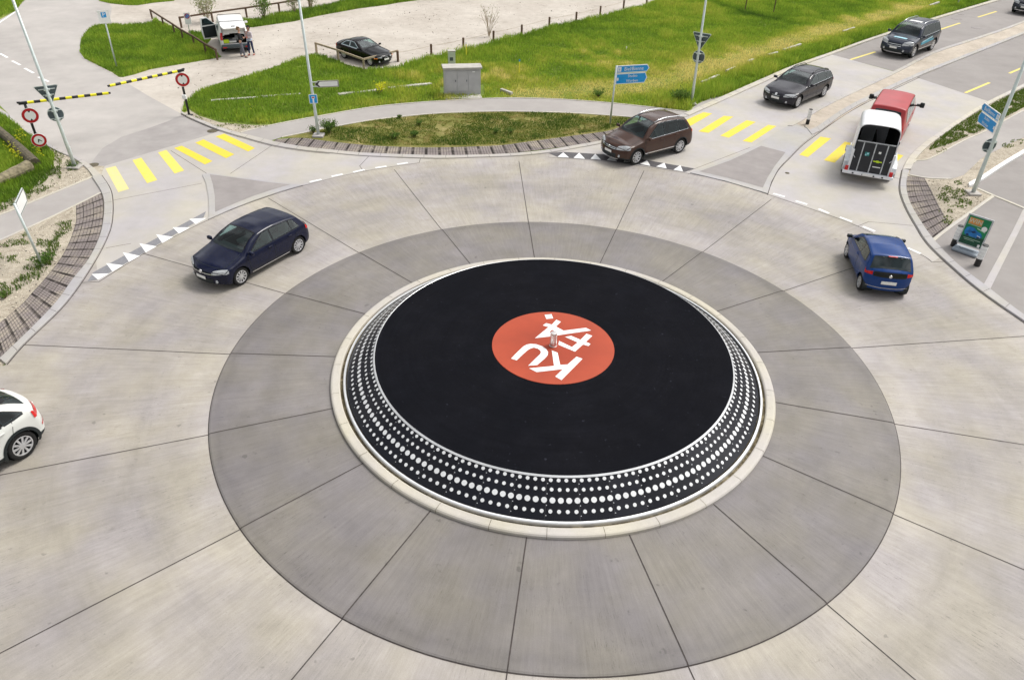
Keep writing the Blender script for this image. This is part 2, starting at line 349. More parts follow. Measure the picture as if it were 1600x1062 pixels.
class MB:
    def __init__(s): s.V = []; s.F = []; s.I = []
    def add(s, V, Fs, m=0):
        k = len(s.V); s.V += [tuple(v) for v in V]; s.F += [tuple(i + k for i in f) for f in Fs]; s.I += [m] * len(Fs); return s
    def box(s, c, d, m=0, M3=None, bev=0):
        x, y, z = (v / 2 for v in d)
        if bev:
            bm = bmesh.new(); bmesh.ops.create_cube(bm, size=1); bmesh.ops.scale(bm, vec=d, verts=bm.verts)
            bmesh.ops.bevel(bm, geom=bm.edges[:], offset=bev, segments=2, affect='EDGES', profile=.5)
            P = [v.co.copy() for v in bm.verts]; Fs = [[v.index for v in f.verts] for f in bm.faces]; bm.free()
        else:
            P = [Vector((a * x, b * y, e * z)) for a in (-1, 1) for b in (-1, 1) for e in (-1, 1)]
            Fs = [(0, 1, 3, 2), (4, 6, 7, 5), (0, 4, 5, 1), (2, 3, 7, 6), (0, 2, 6, 4), (1, 5, 7, 3)]
        if M3 is not None: P = [M3 @ p for p in P]
        return s.add([(p[0] + c[0], p[1] + c[1], p[2] + c[2]) for p in P], Fs, m)
    def tube(s, pts, r, n=10, m=0, caps=True):
        pts = [Vector(p) for p in pts]; rs = r if isinstance(r, (list, tuple)) else [r] * len(pts)
        rings = []
        up = Vector((0, 0, 1))
        for i, p in enumerate(pts):
            t = (pts[min(i + 1, len(pts) - 1)] - pts[max(i - 1, 0)]).normalized()
            a = t.orthogonal().normalized() if abs(t.dot(up)) > .95 else t.cross(up).normalized()
            if abs(t.dot(up)) > .95: a = Vector((1, 0, 0)) - t * t.x; a.normalize()
            b = t.cross(a)
            rings.append([p + (a * math.cos(2 * PI * k / n) + b * math.sin(2 * PI * k / n)) * rs[i] for k in range(n)])
        V = [v for rg in rings for v in rg]
        Fs = [(i * n + k, i * n + (k + 1) % n, (i + 1) * n + (k + 1) % n, (i + 1) * n + k) for i in range(len(pts) - 1) for k in range(n)]
        if caps: Fs += [tuple(range(n))[::-1], tuple((len(pts) - 1) * n + k for k in range(n))]
        return s.add(V, Fs, m)
    def lathe(s, prof, n=32, m=0, axis='z', c=(0, 0, 0), mi=None):
        V = []; 
        for r, h in prof:
            for k in range(n):
                a = 2 * PI * k / n
                if axis == 'z': V.append((c[0] + r * math.cos(a), c[1] + r * math.sin(a), c[2] + h))
                else: V.append((c[0] + r * math.cos(a), c[1] + h, c[2] + r * math.sin(a)))
        k0 = len(s.V); s.V += V
        for i in range(len(prof) - 1):
            for k in range(n):
                s.F.append((k0 + i * n + k, k0 + i * n + (k + 1) % n, k0 + (i + 1) * n + (k + 1) % n, k0 + (i + 1) * n + k)); s.I.append(mi[i] if mi else m)
        return s
    def plate(s, pts2, O, U, Wv, t, m=0, m_back=None):
        """extruded polygon: pts2 in the plane O + a*U + b*Wv, thickness t along the normal (front face at +t/2)"""
        O, U, Wv = Vector(O), Vector(U), Vector(Wv); nn = U.cross(Wv).normalized(); n = len(pts2)
        A = [O + U * a + Wv * b + nn * (t / 2) for a, b in pts2]; B = [O + U * a + Wv * b - nn * (t / 2) for a, b in pts2]
        k = len(s.V); s.V += [tuple(v) for v in A + B]
        tri = tessellate_polygon([[Vector((a, b, 0)) for a, b in pts2]])
        for f in tri:
            s.F.append(tuple(k + i for i in f)); s.I.append(m)
            s.F.append(tuple(k + n + i for i in f[::-1])); s.I.append(m if m_back is None else m_back)
        for i in range(n):
            j = (i + 1) % n; s.F.append((k + i, k + j, k + n + j, k + n + i)); s.I.append(m if m_back is None else m_back)
        return s
    def build(s, name, mats, parent=None, smooth=False, wn=False):
        o = mesh(name, s.V, s.F, mats, parent, s.I, smooth)
        bm = bmesh.new(); bm.from_mesh(o.data); bmesh.ops.recalc_face_normals(bm, faces=bm.faces[:]); bm.to_mesh(o.data); bm.free()
        return o
def fill(V2, z=None):
    """triangulate a closed outline given as 3-D points"""
    return tessellate_polygon([[Vector((float(v[0]), float(v[1]), 0)) for v in V2]])
def sheet(name, pts, z, mat, kind='structure', world=False):
    V = [(p[0], p[1], z) for p in (pts if world else GP(pts))]
    T = fill(V)
    o = MB().add(V, [tuple(t) for t in T]).build(name, mat)
    if sum(p.normal.z for p in o.data.polygons) < 0: o.data.flip_normals()
    if kind: o['kind'] = kind
    return o
def catmull(P, sub=6, closed=False):
    P = [np.array(p, float) for p in P]; out = []; n = len(P)
    for i in range(n if closed else n - 1):
        if closed: a, b, c, d = P[(i - 1) % n], P[i], P[(i + 1) % n], P[(i + 2) % n]
        else: a, b, c, d = P[max(i - 1, 0)], P[i], P[i + 1], P[min(i + 2, n - 1)]
        for k in range(sub):
            t = k / sub; out.append(.5 * ((2 * b) + (c - a) * t + (2 * a - 5 * b + 4 * c - d) * t * t + (3 * b - a - 3 * c + d) * t ** 3))
    if not closed: out.append(P[-1])
    return out
def resample(P, n):
    P = np.array(P)[:, :2]; d = np.r_[0, np.cumsum(np.hypot(*np.diff(P, axis=0).T))]; t = np.linspace(0, d[-1], n)
    return np.c_[np.interp(t, d, P[:, 0]), np.interp(t, d, P[:, 1])], d[-1]
def band(name, inner, outer, z0, z1, mat, world=False, n=60, kind='structure', sub=5, bevel=.02, skirt=True, uvw=False, parent=None):
    """a strip between two polylines; z1 top height, skirts down to z0"""
    A = catmull(inner if world else GP(inner), sub); B = catmull(outer if world else GP(outer), sub)
    A, L = resample(A, n); B, _ = resample(B, n)
    V = []; Fs = []
    if skirt:
        for i in range(n):
            d = A[i] - B[i]; w = np.hypot(*d); e = d / w * min(bevel, w * .2)
            V += [(*A[i], z0), (*A[i], z1 - bevel), (*(A[i] - e), z1), (*(B[i] + e), z1), (*B[i], z1 - bevel), (*B[i], z0)]
        k = 6
    else:
        V = [v for i in range(n) for v in ((*A[i], z1), (*B[i], z1))]; k = 2
    for i in range(n - 1):
        for j in range(k - 1): Fs.append((i * k + j, i * k + j + 1, (i + 1) * k + j + 1, (i + 1) * k + j))
    if k == 6: Fs += [(0, 1, 2, 3, 4, 5)[::-1], tuple((n - 1) * 6 + j for j in range(6))]
    mbk = MB().add(V, Fs)
    if k == 6 and name == 'kerb':
        for i in range(1, n - 1):
            if int(L * i / (n - 1)) != int(L * (i - 1) / (n - 1)):
                d = A[i + 1] - A[i - 1]; d = d / np.hypot(*d) * .007
                mbk.add([(*(A[i] - d), z1 - bevel), (*(A[i] + d), z1 - bevel), (*(A[i] * .93 + B[i] * .07 + d), z1 + .0025), (*(A[i] * .93 + B[i] * .07 - d), z1 + .0025), (*(B[i] * .93 + A[i] * .07 + d), z1 + .0025), (*(B[i] * .93 + A[i] * .07 - d), z1 + .0025)], [(0, 1, 2, 3), (3, 2, 4, 5)], 1)
    o = mbk.build(name, [mat, 'joint'] if k == 6 else mat, parent)
    if k == 2 and o.data.polygons[0].normal.z < 0: o.data.flip_normals()
    if uvw:
        uvl = o.data.uv_layers.new(name='UVMap'); W = np.mean(np.hypot(*(A - B).T))
        co = {}
        for i in range(n):
            co[i * 2] = (L * i / (n - 1), 0.); co[i * 2 + 1] = (L * i / (n - 1), W)
        for lp in o.data.loops: uvl.data[lp.index].uv = co[lp.vertex_index]
    if kind and not parent: o['kind'] = kind
    return o
def strips(segs, w, z, mb, m=0):
    """thin flat strips along polylines (world xy)"""
    for P in segs:
        P = [np.array(p[:2], float) for p in P]
        for a, b in zip(P[:-1], P[1:]):
            d = b - a; L = np.hypot(*d)
            if L < 1e-6: continue
            n = np.array([-d[1], d[0]]) / L * w / 2
            mb.add([(*(a - n), z), (*(b - n), z), (*(b + n), z), (*(a + n), z)], [(0, 1, 2, 3)], m)
# ------------------------------------------------------------------ ground
g = sheet('ground', [(-400, -400), (400, -400), (400, 500), (-400, 500)], 0.0, 'soil_green', world=True)
# concrete carriageway: traced outer edge above, circle below the frame
KR_L = [(158, 274), (172, 296), (176, 320), (174, 350), (166, 374), (150, 405), (124, 446), (94, 484), (40, 536), (10, 570)]
up_edge = [(164, 260), (320, 213.5), (344, 205), (388, 217.8), (425.7, 227.6), (470, 235), (515, 240), (575, 245), (680, 248.6), (740, 247), (800, 245), (855, 240), (945, 223.7), (1010, 205), (1076, 182), (1130, 158), (1190, 131), (1245, 106), (1300, 86), (1395, 112), (1436, 123), (1544, 159), (1510.6, 178.7), (1473, 204), (1444, 224), (1420, 246.5), (1409.7, 266), (1405.6, 290), (1407.5, 306), (1416, 327.5), (1430, 352.5), (1450, 383), (1492, 423), (1534, 458), (1600, 504)]
RO = 15.45
Wd = [tuple(G(*p)[:2]) for p in up_edge]
a_end = math.atan2(Wd[-1][1], Wd[-1][0]); left = [tuple(G(*p)[:2]) for p in KR_L[::-1]]
a_st = math.atan2(left[0][1], left[0][0]) - 2 * PI if math.atan2(left[0][1], left[0][0]) > 0 else math.atan2(left[0][1], left[0][0])
arc = [(RO * 1.02 * math.cos(a), RO * 1.02 * math.sin(a)) for a in np.linspace(a_end - .03, a_st + .03, 60)]
poly = Wd + arc + left
V = [(x, y, .012) for x, y in poly]
road = MB().add(V, [tuple(t) for t in fill(V)], 0)
# joints of the lane
for k in range(NJ):
    a = R(A0 + 360 / NJ * k); r1 = 15.3
    strips([[(9.2 * math.cos(a), 9.2 * math.sin(a)), (r1 * math.cos(a), r1 * math.sin(a))]], .026, .016, road, 1)
ringL = [G(*p)[:2] for p in [(154, 441), (240, 388), (326, 344), (400, 314), (480, 289), (570, 268), (655, 255)]]
ringR = [G(*p)[:2] for p in [(857, 246), (949, 253), (1000, 260), (1072, 271), (1133, 284), (1199, 304), (1299, 338), (1340, 354), (1395, 380), (1440, 399), (1456, 410)]]
for rg in (ringL, ringR): strips([catmull(rg, 6)], .03, .016, road, 1)
strips([GP([(655, 255), (657, 248)]), GP([(1340, 354), (1357, 347), (1426, 353)]), GP([(1456, 410), (1479, 409), (1487, 418)]), GP([(127, 442), (154, 441)]),
        GP([(425, 228), (360, 272)]), GP([(267, 236), (325, 273)]), GP([(175, 314), (316, 287)]), GP([(166, 388), (205, 381)]), GP([(1185, 226), (1076, 268)]), GP([(1232, 247), (1212, 254)]),
        GP([(576, 245), (562, 260), (568, 268)]), GP([(1406, 280), (1396, 278)])], .022, .0165, road, 1)
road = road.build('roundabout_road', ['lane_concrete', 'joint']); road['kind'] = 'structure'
# paler concrete of the arms, laid over the disc outside the circulating lane
armL = [(154, 441), (240, 388), (326, 344), (400, 314), (480, 289), (570, 268), (655, 255), (680, 250), (575, 245), (515, 240), (470, 235), (425.7, 227.6), (388, 217.8), (344, 205), (320, 213.5), (164, 260), (158, 274), (172, 296), (176, 320), (174, 350), (166, 374), (150, 405)]
armR = [(857, 246), (949, 253), (1000, 260), (1072, 271), (1133, 284), (1199, 304), (1299, 338), (1340, 354), (1395, 380), (1440, 399), (1456, 410), (1470, 402), (1450, 383), (1430, 352.5), (1416, 327.5), (1407.5, 306), (1405.6, 290), (1409.7, 266), (1420, 246.5), (1444, 224), (1473, 204), (1510.6, 178.7), (1544, 159), (1436, 123), (1395, 112), (1300, 86), (1245, 106), (1190, 131), (1130, 158), (1076, 182), (1010, 205), (945, 223.7), (870, 238)]
sheet('entry_road', armL, .0145, 'arm_concrete'); sheet('entry_road', armR, .0145, 'arm_concrete')
# asphalt, paths, gravel
sheet('gravel_strip', [(1400, 290), (1404, 262), (1430, 236), (1500, 182), (1600, 128), (1760, 50), (1760, 300), (1512, 292), (1458, 378), (1430, 360)], .002, 'pebble_dirt')
sheet('gravel_strip', [(-60, 560), (-60, 330), (0, 318), (60, 290), (84, 262), (100, 236), (120, 244), (146, 256), (166, 258), (180, 320), (160, 390), (100, 480), (0, 575)], .002, 'pebble_dirt')
sheet('road', [(1370, 150), (1500, 88), (1600, 46), (1760, -24), (1760, 60), (1600, 138), (1500, 190)], .003, 'asphalt_road')
sheet('road', [(42, -6), (25, 17), (0, 31), (-60, 60), (-60, 130), (0, 165), (20, 185), (45, 205), (75, 225), (100, 238), (118, 245), (140, 258), (164, 260), (320, 213.5), (344, 205), (300, 187), (283, 178), (235, 152), (187, 123), (170, 112), (140, 97), (130, 80), (132, 60), (150, 42), (172, 30), (175, 12), (160, -6)], .0052, 'asphalt_old')
sheet('road', [(164, 259.5), (320, 213.2), (343, 205), (300, 187.5), (284, 180), (262, 190), (225, 203), (190, 214), (160, 232), (146, 250), (142, 257)], .0062, 'asphalt_patch')
sheet('road', [(1300, 86), (1398, 112), (1460, 82), (1540, 56), (1600, 34), (1720, -6), (1720, -60), (1566, 0), (1452, 34), (1360, 64)], .005, 'asphalt_road')
sheet('road', [(1436, 123), (1500, 95), (1600, 55), (1720, 5), (1720, 80), (1600, 132), (1543, 160)], .006, 'asphalt_road')
sheet('parking_lot', [(1512, 291), (1560, 262), (1600, 238), (1760, 150), (1760, 620), (1600, 498), (1536, 449), (1492, 415), (1457, 377), (1552, 307), (1527, 295)], .004, 'asphalt_road')
path_lo = [(419.6, 221), (440, 215), (494, 204), (524, 198), (590, 187), (680, 178), (780, 174.5), (890, 177), (996, 184), (1020, 196)]
path_up = [(376, 207.5), (425.7, 195.7), (500, 181.8), (590.6, 166.8), (680, 159), (780, 154), (860, 155), (960, 162), (1074, 175), (1085, 178)]
sheet('cycle_path', path_up + [(1060, 190), (1020, 200)] + path_lo[::-1][1:] + [(395, 219)], .008, 'asphalt_path')
sheet('cycle_path', [(-80, 362), (0, 336), (60, 312), (144, 277), (152, 288), (160, 301), (80, 340), (0, 376), (-80, 412)], .008, 'asphalt_path')
sheet('cycle_path', [(1420, 273.6), (1426, 257), (1431, 251), (1447, 250), (1465, 242), (1510, 218), (1538, 206), (1600, 172.7), (1700, 120), (1700, 165), (1600, 215), (1571, 228), (1533, 248), (1506, 273.7), (1487, 280), (1450, 278.7)], .008, 'asphalt_path')
sheet('gravel_yard', [(283, 178), (290, 160), (310, 143), (345, 129), (400, 115), (440, 101), (470, 90), (495, 86), (520, 92), (545, 103), (570, 108), (622, 106), (650, 96), (700, 84), (745, 74), (790, 60), (820, 54), (860, 42), (900, 34), (940, 26), (975, 16), (1010, 9), (1040, -8), (150, -8), (152, 10), (135, 30), (120, 55), (118, 75), (128, 92), (160, 108), (187, 124), (235, 152)], .005, 'gravel')
sheet('gravel_strip', [(-60, 372), (0, 377), (80, 341), (119, 321), (125, 350), (108, 385), (92, 412), (68, 444), (36, 478), (0, 510), (-60, 560)], .006, 'pebble_dirt')
sheet('gravel_strip', [(60, 215), (75, 226), (100, 239), (118, 247), (136, 262), (144, 277), (60, 311), (0, 335), (-40, 350), (0, 318), (50, 296), (80, 262), (82, 240)], .0055, 'pebble_dirt')
sheet('gravel_strip', [(1417, 275), (1450, 279), (1487, 281), (1506, 274.5), (1533, 249), (1571, 229), (1600, 216), (1700, 165), (1700, 190), (1600, 237), (1560, 262), (1512, 291), (1527, 296), (1552, 307), (1458, 376), (1437, 346), (1422, 320), (1416, 300)], .0065, 'pebble_dirt')
sheet('gravel_strip', [(283, 180), (300, 187), (350, 203), (376, 208), (430, 195), (400, 196), (345, 192), (310, 181), (296, 172)], .0065, 'pebble_dirt')
sheet('gravel_strip', [(1428, 253), (1434, 247), (1470, 214), (1500, 193), (1545, 164), (1600, 138), (1700, 100), (1700, 120), (1600, 172), (1538, 206), (1510, 218), (1465, 242), (1447, 250)], .0062, 'pebble_dirt')
sheet('verge_soil', [(440, 214.5), (471, 216), (510.8, 221), (553, 226), (598, 229.5), (680, 231), (775, 228), (825, 222), (900, 212), (950, 205), (1000, 190), (996, 184), (890, 177), (780, 174.5), (680, 178), (590, 187), (524, 198), (494, 204)], .0066, 'soil_dry')
sheet('pavement', [(1076, 180), (1083, 168), (1092, 162), (1120, 149), (1132, 156)], .009, 'asphalt_path')
# ------------------------------------------------------------------ kerbs
band('kerb', KR_L, [(144, 278), (158, 300), (163, 320), (161, 350), (154, 376), (138, 408), (114, 438), (88, 474), (48, 516), (0, 562)], .0, .07, 'kerb_grey', n=90)
band('kerb', [(158, 274), (141, 259), (120, 246), (101, 238.5), (76, 225), (46, 205), (20, 184), (-30, 150)], [(146, 278), (135, 264), (116, 249), (97, 241), (72, 228), (42, 208), (15, 188), (-35, 154)], 0, .06, 'kerb_concrete', n=70)
band('kerb', [(283, 178), (300, 187), (344, 205), (388, 218), (425.7, 228), (470, 235.5), (515, 240), (575, 245), (680, 248.6), (740, 247), (800, 245), (855, 240), (900, 232.5), (945, 223.7), (1010, 205), (1076, 182)],
     [(285, 176), (303, 184), (350, 202), (392, 213), (430, 222.5), (470, 230), (515, 235), (575, 240.5), (680, 244), (740, 243.5), (800, 241), (855, 235.5), (900, 228), (945, 219.5), (1005, 201), (1068, 179)], 0, .06, 'kerb_concrete', n=120)
band('kerb', [(1076, 182), (1130, 158), (1190, 131), (1245, 106), (1300, 86), (1360, 64), (1452, 34), (1566, 0), (1640, -24)], [(1068, 179), (1122, 155), (1184, 127.5), (1241, 103), (1297, 83.5), (1358, 61.5), (1450, 31.5), (1562, -2), (1638, -26)], 0, .08, 'kerb_cream', n=80)
band('kerb', [(1640, 110), (1600, 132), (1543, 160), (1510.6, 178.7), (1473, 204), (1444, 224), (1420, 246.5), (1409.7, 266)], [(1640, 116), (1600, 137), (1548, 163), (1516, 182), (1480, 207), (1453, 227), (1432, 248), (1423, 266)], 0, .07, 'kerb_cream', n=80)
band('kerb', [(1409.7, 266), (1405.6, 290), (1407.5, 306), (1416, 327.5), (1430, 352.5), (1450, 383), (1492, 423), (1534, 458), (1600, 504), (1680, 556)], [(1420, 268), (1416, 284), (1416.5, 300), (1422.5, 320), (1437.5, 346), (1458, 375), (1493, 412), (1537, 446), (1600, 494), (1680, 546)], 0, .07, 'kerb_grey', n=90)
for nm, P in (('edging', path_up), ('edging', [(440, 215), (494, 204), (524, 198), (590, 187), (680, 178), (780, 174.5), (890, 177), (996, 184)]),
              ('edging', [(-80, 362), (0, 336), (60, 312), (144, 277)]), ('edging', [(-80, 412), (0, 376), (80, 340), (158, 301.5)]),
              ('edging', [(1427, 255), (1431, 251), (1447, 250), (1465, 242), (1510, 218), (1538, 206), (1600, 172.7), (1700, 120)]), ('edging', [(1420, 273.6), (1450, 278.7), (1487, 280)]),
              ('edging', [(1527, 295), (1552, 306), (1600, 326), (1700, 370)]), ('edging', [(1552, 306.5), (1482, 357), (1458, 376)])):
    C = catmull([G(*p)[:2] for p in P], 6); w = .045 if P[0][0] < 1500 else .07
    A = []; B = []
    for i, c in enumerate(C):
        t = C[min(i + 1, len(C) - 1)] - C[max(i - 1, 0)]; t = t / np.hypot(*t); nn = np.array([-t[1], t[0]]) * w
        A.append(c + nn); B.append(c - nn)
    band('path_edging', A, B, 0, .035, 'kerb_cream', world=True, n=60, sub=1, bevel=.01)
band('kerb', [(1512, 288), (1531, 278), (1560, 259), (1600, 235), (1700, 178)], [(1514, 293), (1534, 283), (1564, 263), (1600, 241.5), (1700, 185)], 0, .1, 'white_paint', n=30)
band('parking_line', [(1536, 446), (1560, 402), (1585, 355), (1601, 322)], [(1546, 454), (1570, 406), (1594, 358), (1609, 326)], 0, .014, 'kerb_concrete', n=12, skirt=False)
# splitter islands
def splitter(outer, inner):
    V = [(p[0], p[1], .045) for p in GP(outer)]; n = len(V)
    Wt = [(p[0], p[1], 0) for p in GP(outer)]
    mb = MB().add(V + Wt, [tuple(t) for t in fill(V)] + [(i, (i + 1) % n, n + (i + 1) % n, n + i) for i in range(n)], 0)
    I = [(p[0], p[1], .049) for p in GP(inner)]; mb.add(I, [tuple(t) for t in fill(I)], 1)
    o = mb.build('splitter_island', ['kerb_grey', 'asphalt_island']); o['kind'] = 'structure'; return o
splitter([(316, 274), (322, 287), (326, 308), (327, 328), (326, 344), (362, 328), (400, 313.5), (440, 300), (474, 290.5), (454, 288.5), (392, 281), (327, 272)],
         [(328, 274), (333, 290), (336, 308), (336.5, 333), (366, 320), (396, 308), (426, 298), (454, 290), (420, 286.5), (388, 282)])
splitter([(1078, 271), (1133, 284), (1199, 303.5), (1205, 285), (1215.5, 265.5), (1232, 247), (1253, 226), (1273, 211), (1262, 203), (1239, 193), (1230, 198), (1185.6, 224.5), (1140, 249)],
         [(1092, 269.5), (1140, 280.5), (1191.5, 294.8), (1199, 279), (1209.5, 262), (1227, 239.5), (1189, 229.5), (1165, 241), (1140, 252.5)])
# median
sheet('median', [(1239, 193), (1262, 203), (1273, 211), (1296, 196), (1330, 174), (1364, 154), (1436, 120), (1500, 94), (1600, 54), (1720, 4), (1720, -14), (1600, 34), (1540, 56), (1460, 82), (1400, 112), (1340, 140), (1289, 164)], .03, 'median_gravel')
band('kerb', [(1262, 204), (1273, 211), (1320, 178), (1364, 154), (1436, 120), (1500, 94), (1600, 54), (1720, 4)], [(1256, 198), (1268, 204), (1315, 173), (1360, 149.5), (1433, 116), (1498, 90.5), (1600, 50.5), (1720, 1)], 0, .07, 'kerb_grey', n=70)
band('kerb', [(1230, 198), (1289, 163), (1340, 139), (1400, 111), (1460, 81), (1540, 55), (1600, 33.5), (1720, -15)], [(1238, 199), (1294, 166), (1344, 142), (1403, 114), (1462, 84), (1542, 57.5), (1600, 36.5), (1720, -12)], 0, .07, 'kerb_concrete', n=70)
mb = MB(); strips([catmull([G(*p)[:2] for p in [(1199, 305), (1205, 287), (1216, 266.5), (1233, 248.5), (1254, 227.5), (1274, 212.5), (1321, 179.5), (1365, 155.5), (1437, 121.5)]], 4)], .04, .019, mb)
mb.build('kerb_joint', 'joint')['kind'] = 'structure'
mb = MB(); strips([catmull([G(*p)[:2] for p in P], 4) for P in ([(p[0] - 1.2, p[1] + .6) for p in [(1409.7, 266), (1405.6, 290), (1407.5, 306), (1416, 327.5), (1430, 352.5), (1450, 383), (1492, 423), (1534, 458), (1600, 504), (1680, 556)]], [(p[0] + 1.2, p[1] + .4) for p in KR_L], [(283, 179), (300, 188), (344, 206), (388, 219), (425.7, 229), (470, 236.5), (515, 241)])], .03, .018, mb)
mb.build('kerb_joint', 'joint')['kind'] = 'structure'
# grass pavers
band('paver_strip', [(424, 223.5), (440, 225), (498.7, 234), (566.5, 240), (620.7, 243.3), (680, 243.8), (762, 242.5), (825, 237), (900, 227), (945, 218.5), (985, 204)],
     [(432, 218), (471.6, 216), (510.8, 221), (553, 225.5), (598, 229), (680, 231), (775, 228), (825, 222), (900, 212), (950, 205), (975, 196)], 0, .016, 'paver_grid', n=90, skirt=False, uvw=True)
band('paver_strip', [(158, 302), (162, 320), (160, 350), (153, 376), (137, 408), (113, 438), (87, 474), (47, 516), (0, 561)],
     [(119, 320), (119, 333), (118.5, 349), (107, 382), (91, 410), (66, 441), (52, 456), (33, 477), (-14, 516)], 0, .016, 'paver_grid', n=90, skirt=False, uvw=True)
band('paver_strip', [(1417, 276), (1416.8, 300), (1423, 320), (1438, 346), (1458, 374.5)], [(1444, 278), (1456, 300), (1466, 320), (1476, 338), (1485, 353)], 0, .016, 'paver_grid', n=40, skirt=False, uvw=True)
# ------------------------------------------------------------------ painted markings
def quads(name, Q, z, mat):
    mb = MB()
    for q in Q: mb.add([(p[0], p[1], z) for p in GP(q)], [(0, 1, 2, 3)] if len(q) == 4 else [(0, 1, 2)])
    o = mb.build(name, mat)
    for p in o.data.polygons:
        if p.normal.z < 0: o.data.flip_normals(); break
    o['kind'] = 'structure'; return o
zl = lambda P: Z(260, 150, 6.6375, P)
quads('crosswalk', [zl([(510, 425), (600, 395), (920, 545), (850, 580)]), zl([(300, 490), (385, 455), (705, 610), (620, 650)]), zl([(80, 545), (160, 520), (480, 680), (400, 715)])], .0185, 'yellow_paint')
quads('crosswalk', [Z(0, 200, 5, [(1235, 195), (1300, 175), (1440, 335), (1365, 360)]), Z(0, 200, 5, [(1035, 255), (1105, 235), (1230, 410), (1150, 435)])], .0185, 'yellow_worn')
quads('crosswalk', [Z(0, 200, 5, [(825, 320), (905, 300), (1010, 480), (925, 505)])], .0185, 'yellow_faded')
z5 = lambda P: Z(1040, 0, 5, P); z7 = lambda P: Z(1280, 170, 5, P); z8 = lambda P: Z(1080, 160, 6.6375, P)
s6 = z7([(35, 405), (200, 260), (275, 275), (120, 425)])
sh = lambda q, dx, dy: [(a + dx, b + dy) for a, b in q]
quads('crosswalk', [z5([(150, 945), (295, 880), (365, 890), (180, 995)]), z5([(255, 1030), (455, 908), (530, 915), (335, 1042)]), z8([(300, 350), (575, 190), (670, 208), (390, 372)]), z8([(530, 405), (800, 237), (885, 250), (625, 420)]),
                    z8([(1120, 548), (1340, 360), (1450, 378), (1210, 572)]), s6, sh(s6, 38, 9), sh(s6, 76.5, 18.5)], .0185, 'yellow_paint')
def dashes(name, segs, wpx, z, mat, w=None):
    mb = MB()
    for a, b in segs:
        A = G(*a)[:2]; B = G(*b)[:2]; strips([[A, B]], w, z, mb)
    o = mb.build(name, mat); o['kind'] = 'structure'
    if o.data.polygons[0].normal.z < 0: o.data.flip_normals()
dashes('lane_marking', [((484, 285), (502.5, 281)), ((518, 276.5), (535.6, 272.7)), ((552, 269.7), (569.5, 265.7)), ((586.8, 263), (604, 260.4)), ((620.7, 257.4), (637, 255)),
                        ((1208, 303), (1226, 308)), ((1243, 314.5), (1261, 320)), ((1279, 327), (1295, 334)), ((1312, 340), (1331, 347)), ((1348, 354.5), (1367, 362)), ((1384, 371), (1401, 378.5)), ((1418, 388), (1438, 397))], 3, .0195, 'white_paint', .13)
dashes('lane_marking', [((-18, 75), (-6, 81)), ((0, 84), (12, 90.5)), ((19, 95.5), (31.6, 102)), ((38.6, 107), (52.6, 114.6)), ((60, 120.6), (76, 128)), ((-20, 49), (24, 19))], 3, .0085, 'white_paint', .14)
dashes('lane_marking', [((1328, 94), (1367.6, 81.6)), ((1468, 47), (1500, 36.6)), ((1528, 27.4), (1557, 18.4)), ((1508, 145.6), (1546, 129.6)), ((1577, 115), (1598, 106)), ((1400, 70), (1432, 58.5))], 3, .0105, 'yellow_dash', .16)
# give way triangles, left entry
mb = MB()
up0, up1, lo0, lo1 = (146, 426), (322, 331), (154, 440), (326, 344)
def lerp(a, b, t): return (a[0] + (b[0] - a[0]) * t, a[1] + (b[1] - a[1]) * t)
q = GP([(137, 440), up0, up1, (318, 341), (154, 437)]); V = [(p[0], p[1], .0185) for p in q]; mb.add(V, [tuple(t) for t in fill(V)], 1)
ups = [(143.5, 429), (166, 412), (192, 395), (218, 381), (244, 367), (270, 356), (296, 343)]
for i, ax in enumerate(ups):
    lo = lambda x: (x, 437.5 - (x - 154) * (437.5 - 342) / (322 - 154))
    b0 = lo(ax[0] + 10); b1 = lo(ax[0] + 27)
    T = GP([ax, b0, b1]); mb.add([(p[0], p[1], .0225) for p in T], [(0, 1, 2)], 0)
o = mb.build('give_way_marking', ['white_paint', 'mark_grey']); o['kind'] = 'structure'
mb = MB()
q = GP([(857, 240), (880, 238), (945, 242), (1000, 249), (1085, 264), (1070, 269.5), (1000, 258.5), (939, 251), (905, 248.7), (872, 246.5)]); V = [(p[0], p[1], .0185) for p in q]; mb.add(V, [tuple(t) for t in fill(V)], 1)
for t in ([(871, 246), (880, 239), (889, 247)], [(896, 247.5), (905, 239.5), (914, 249)], [(922.5, 249), (930, 241), (939, 250.5)], [(948, 251), (956, 243.5), (964, 253)], [(974, 253.5), (983, 247), (991, 256)], [(1000, 257), (1011, 251), (1016, 260)], [(1025, 261), (1038, 255), (1041.6, 264)], [(1052, 266), (1063, 259), (1067, 268.6)]):
    T = GP(t); mb.add([(p[0], p[1], .0225) for p in T], [(0, 1, 2)], 0)
o = mb.build('give_way_marking', ['white_paint', 'mark_dark']); o['kind'] = 'structure'
for o in list(COL.objects):
    if o.name.startswith(('give_way', 'splitter')):
        bm = bmesh.new(); bm.from_mesh(o.data)
        for f in bm.faces:
            if f.normal.z < -.5: f.normal_flip()
        bm.to_mesh(o.data); bm.free()
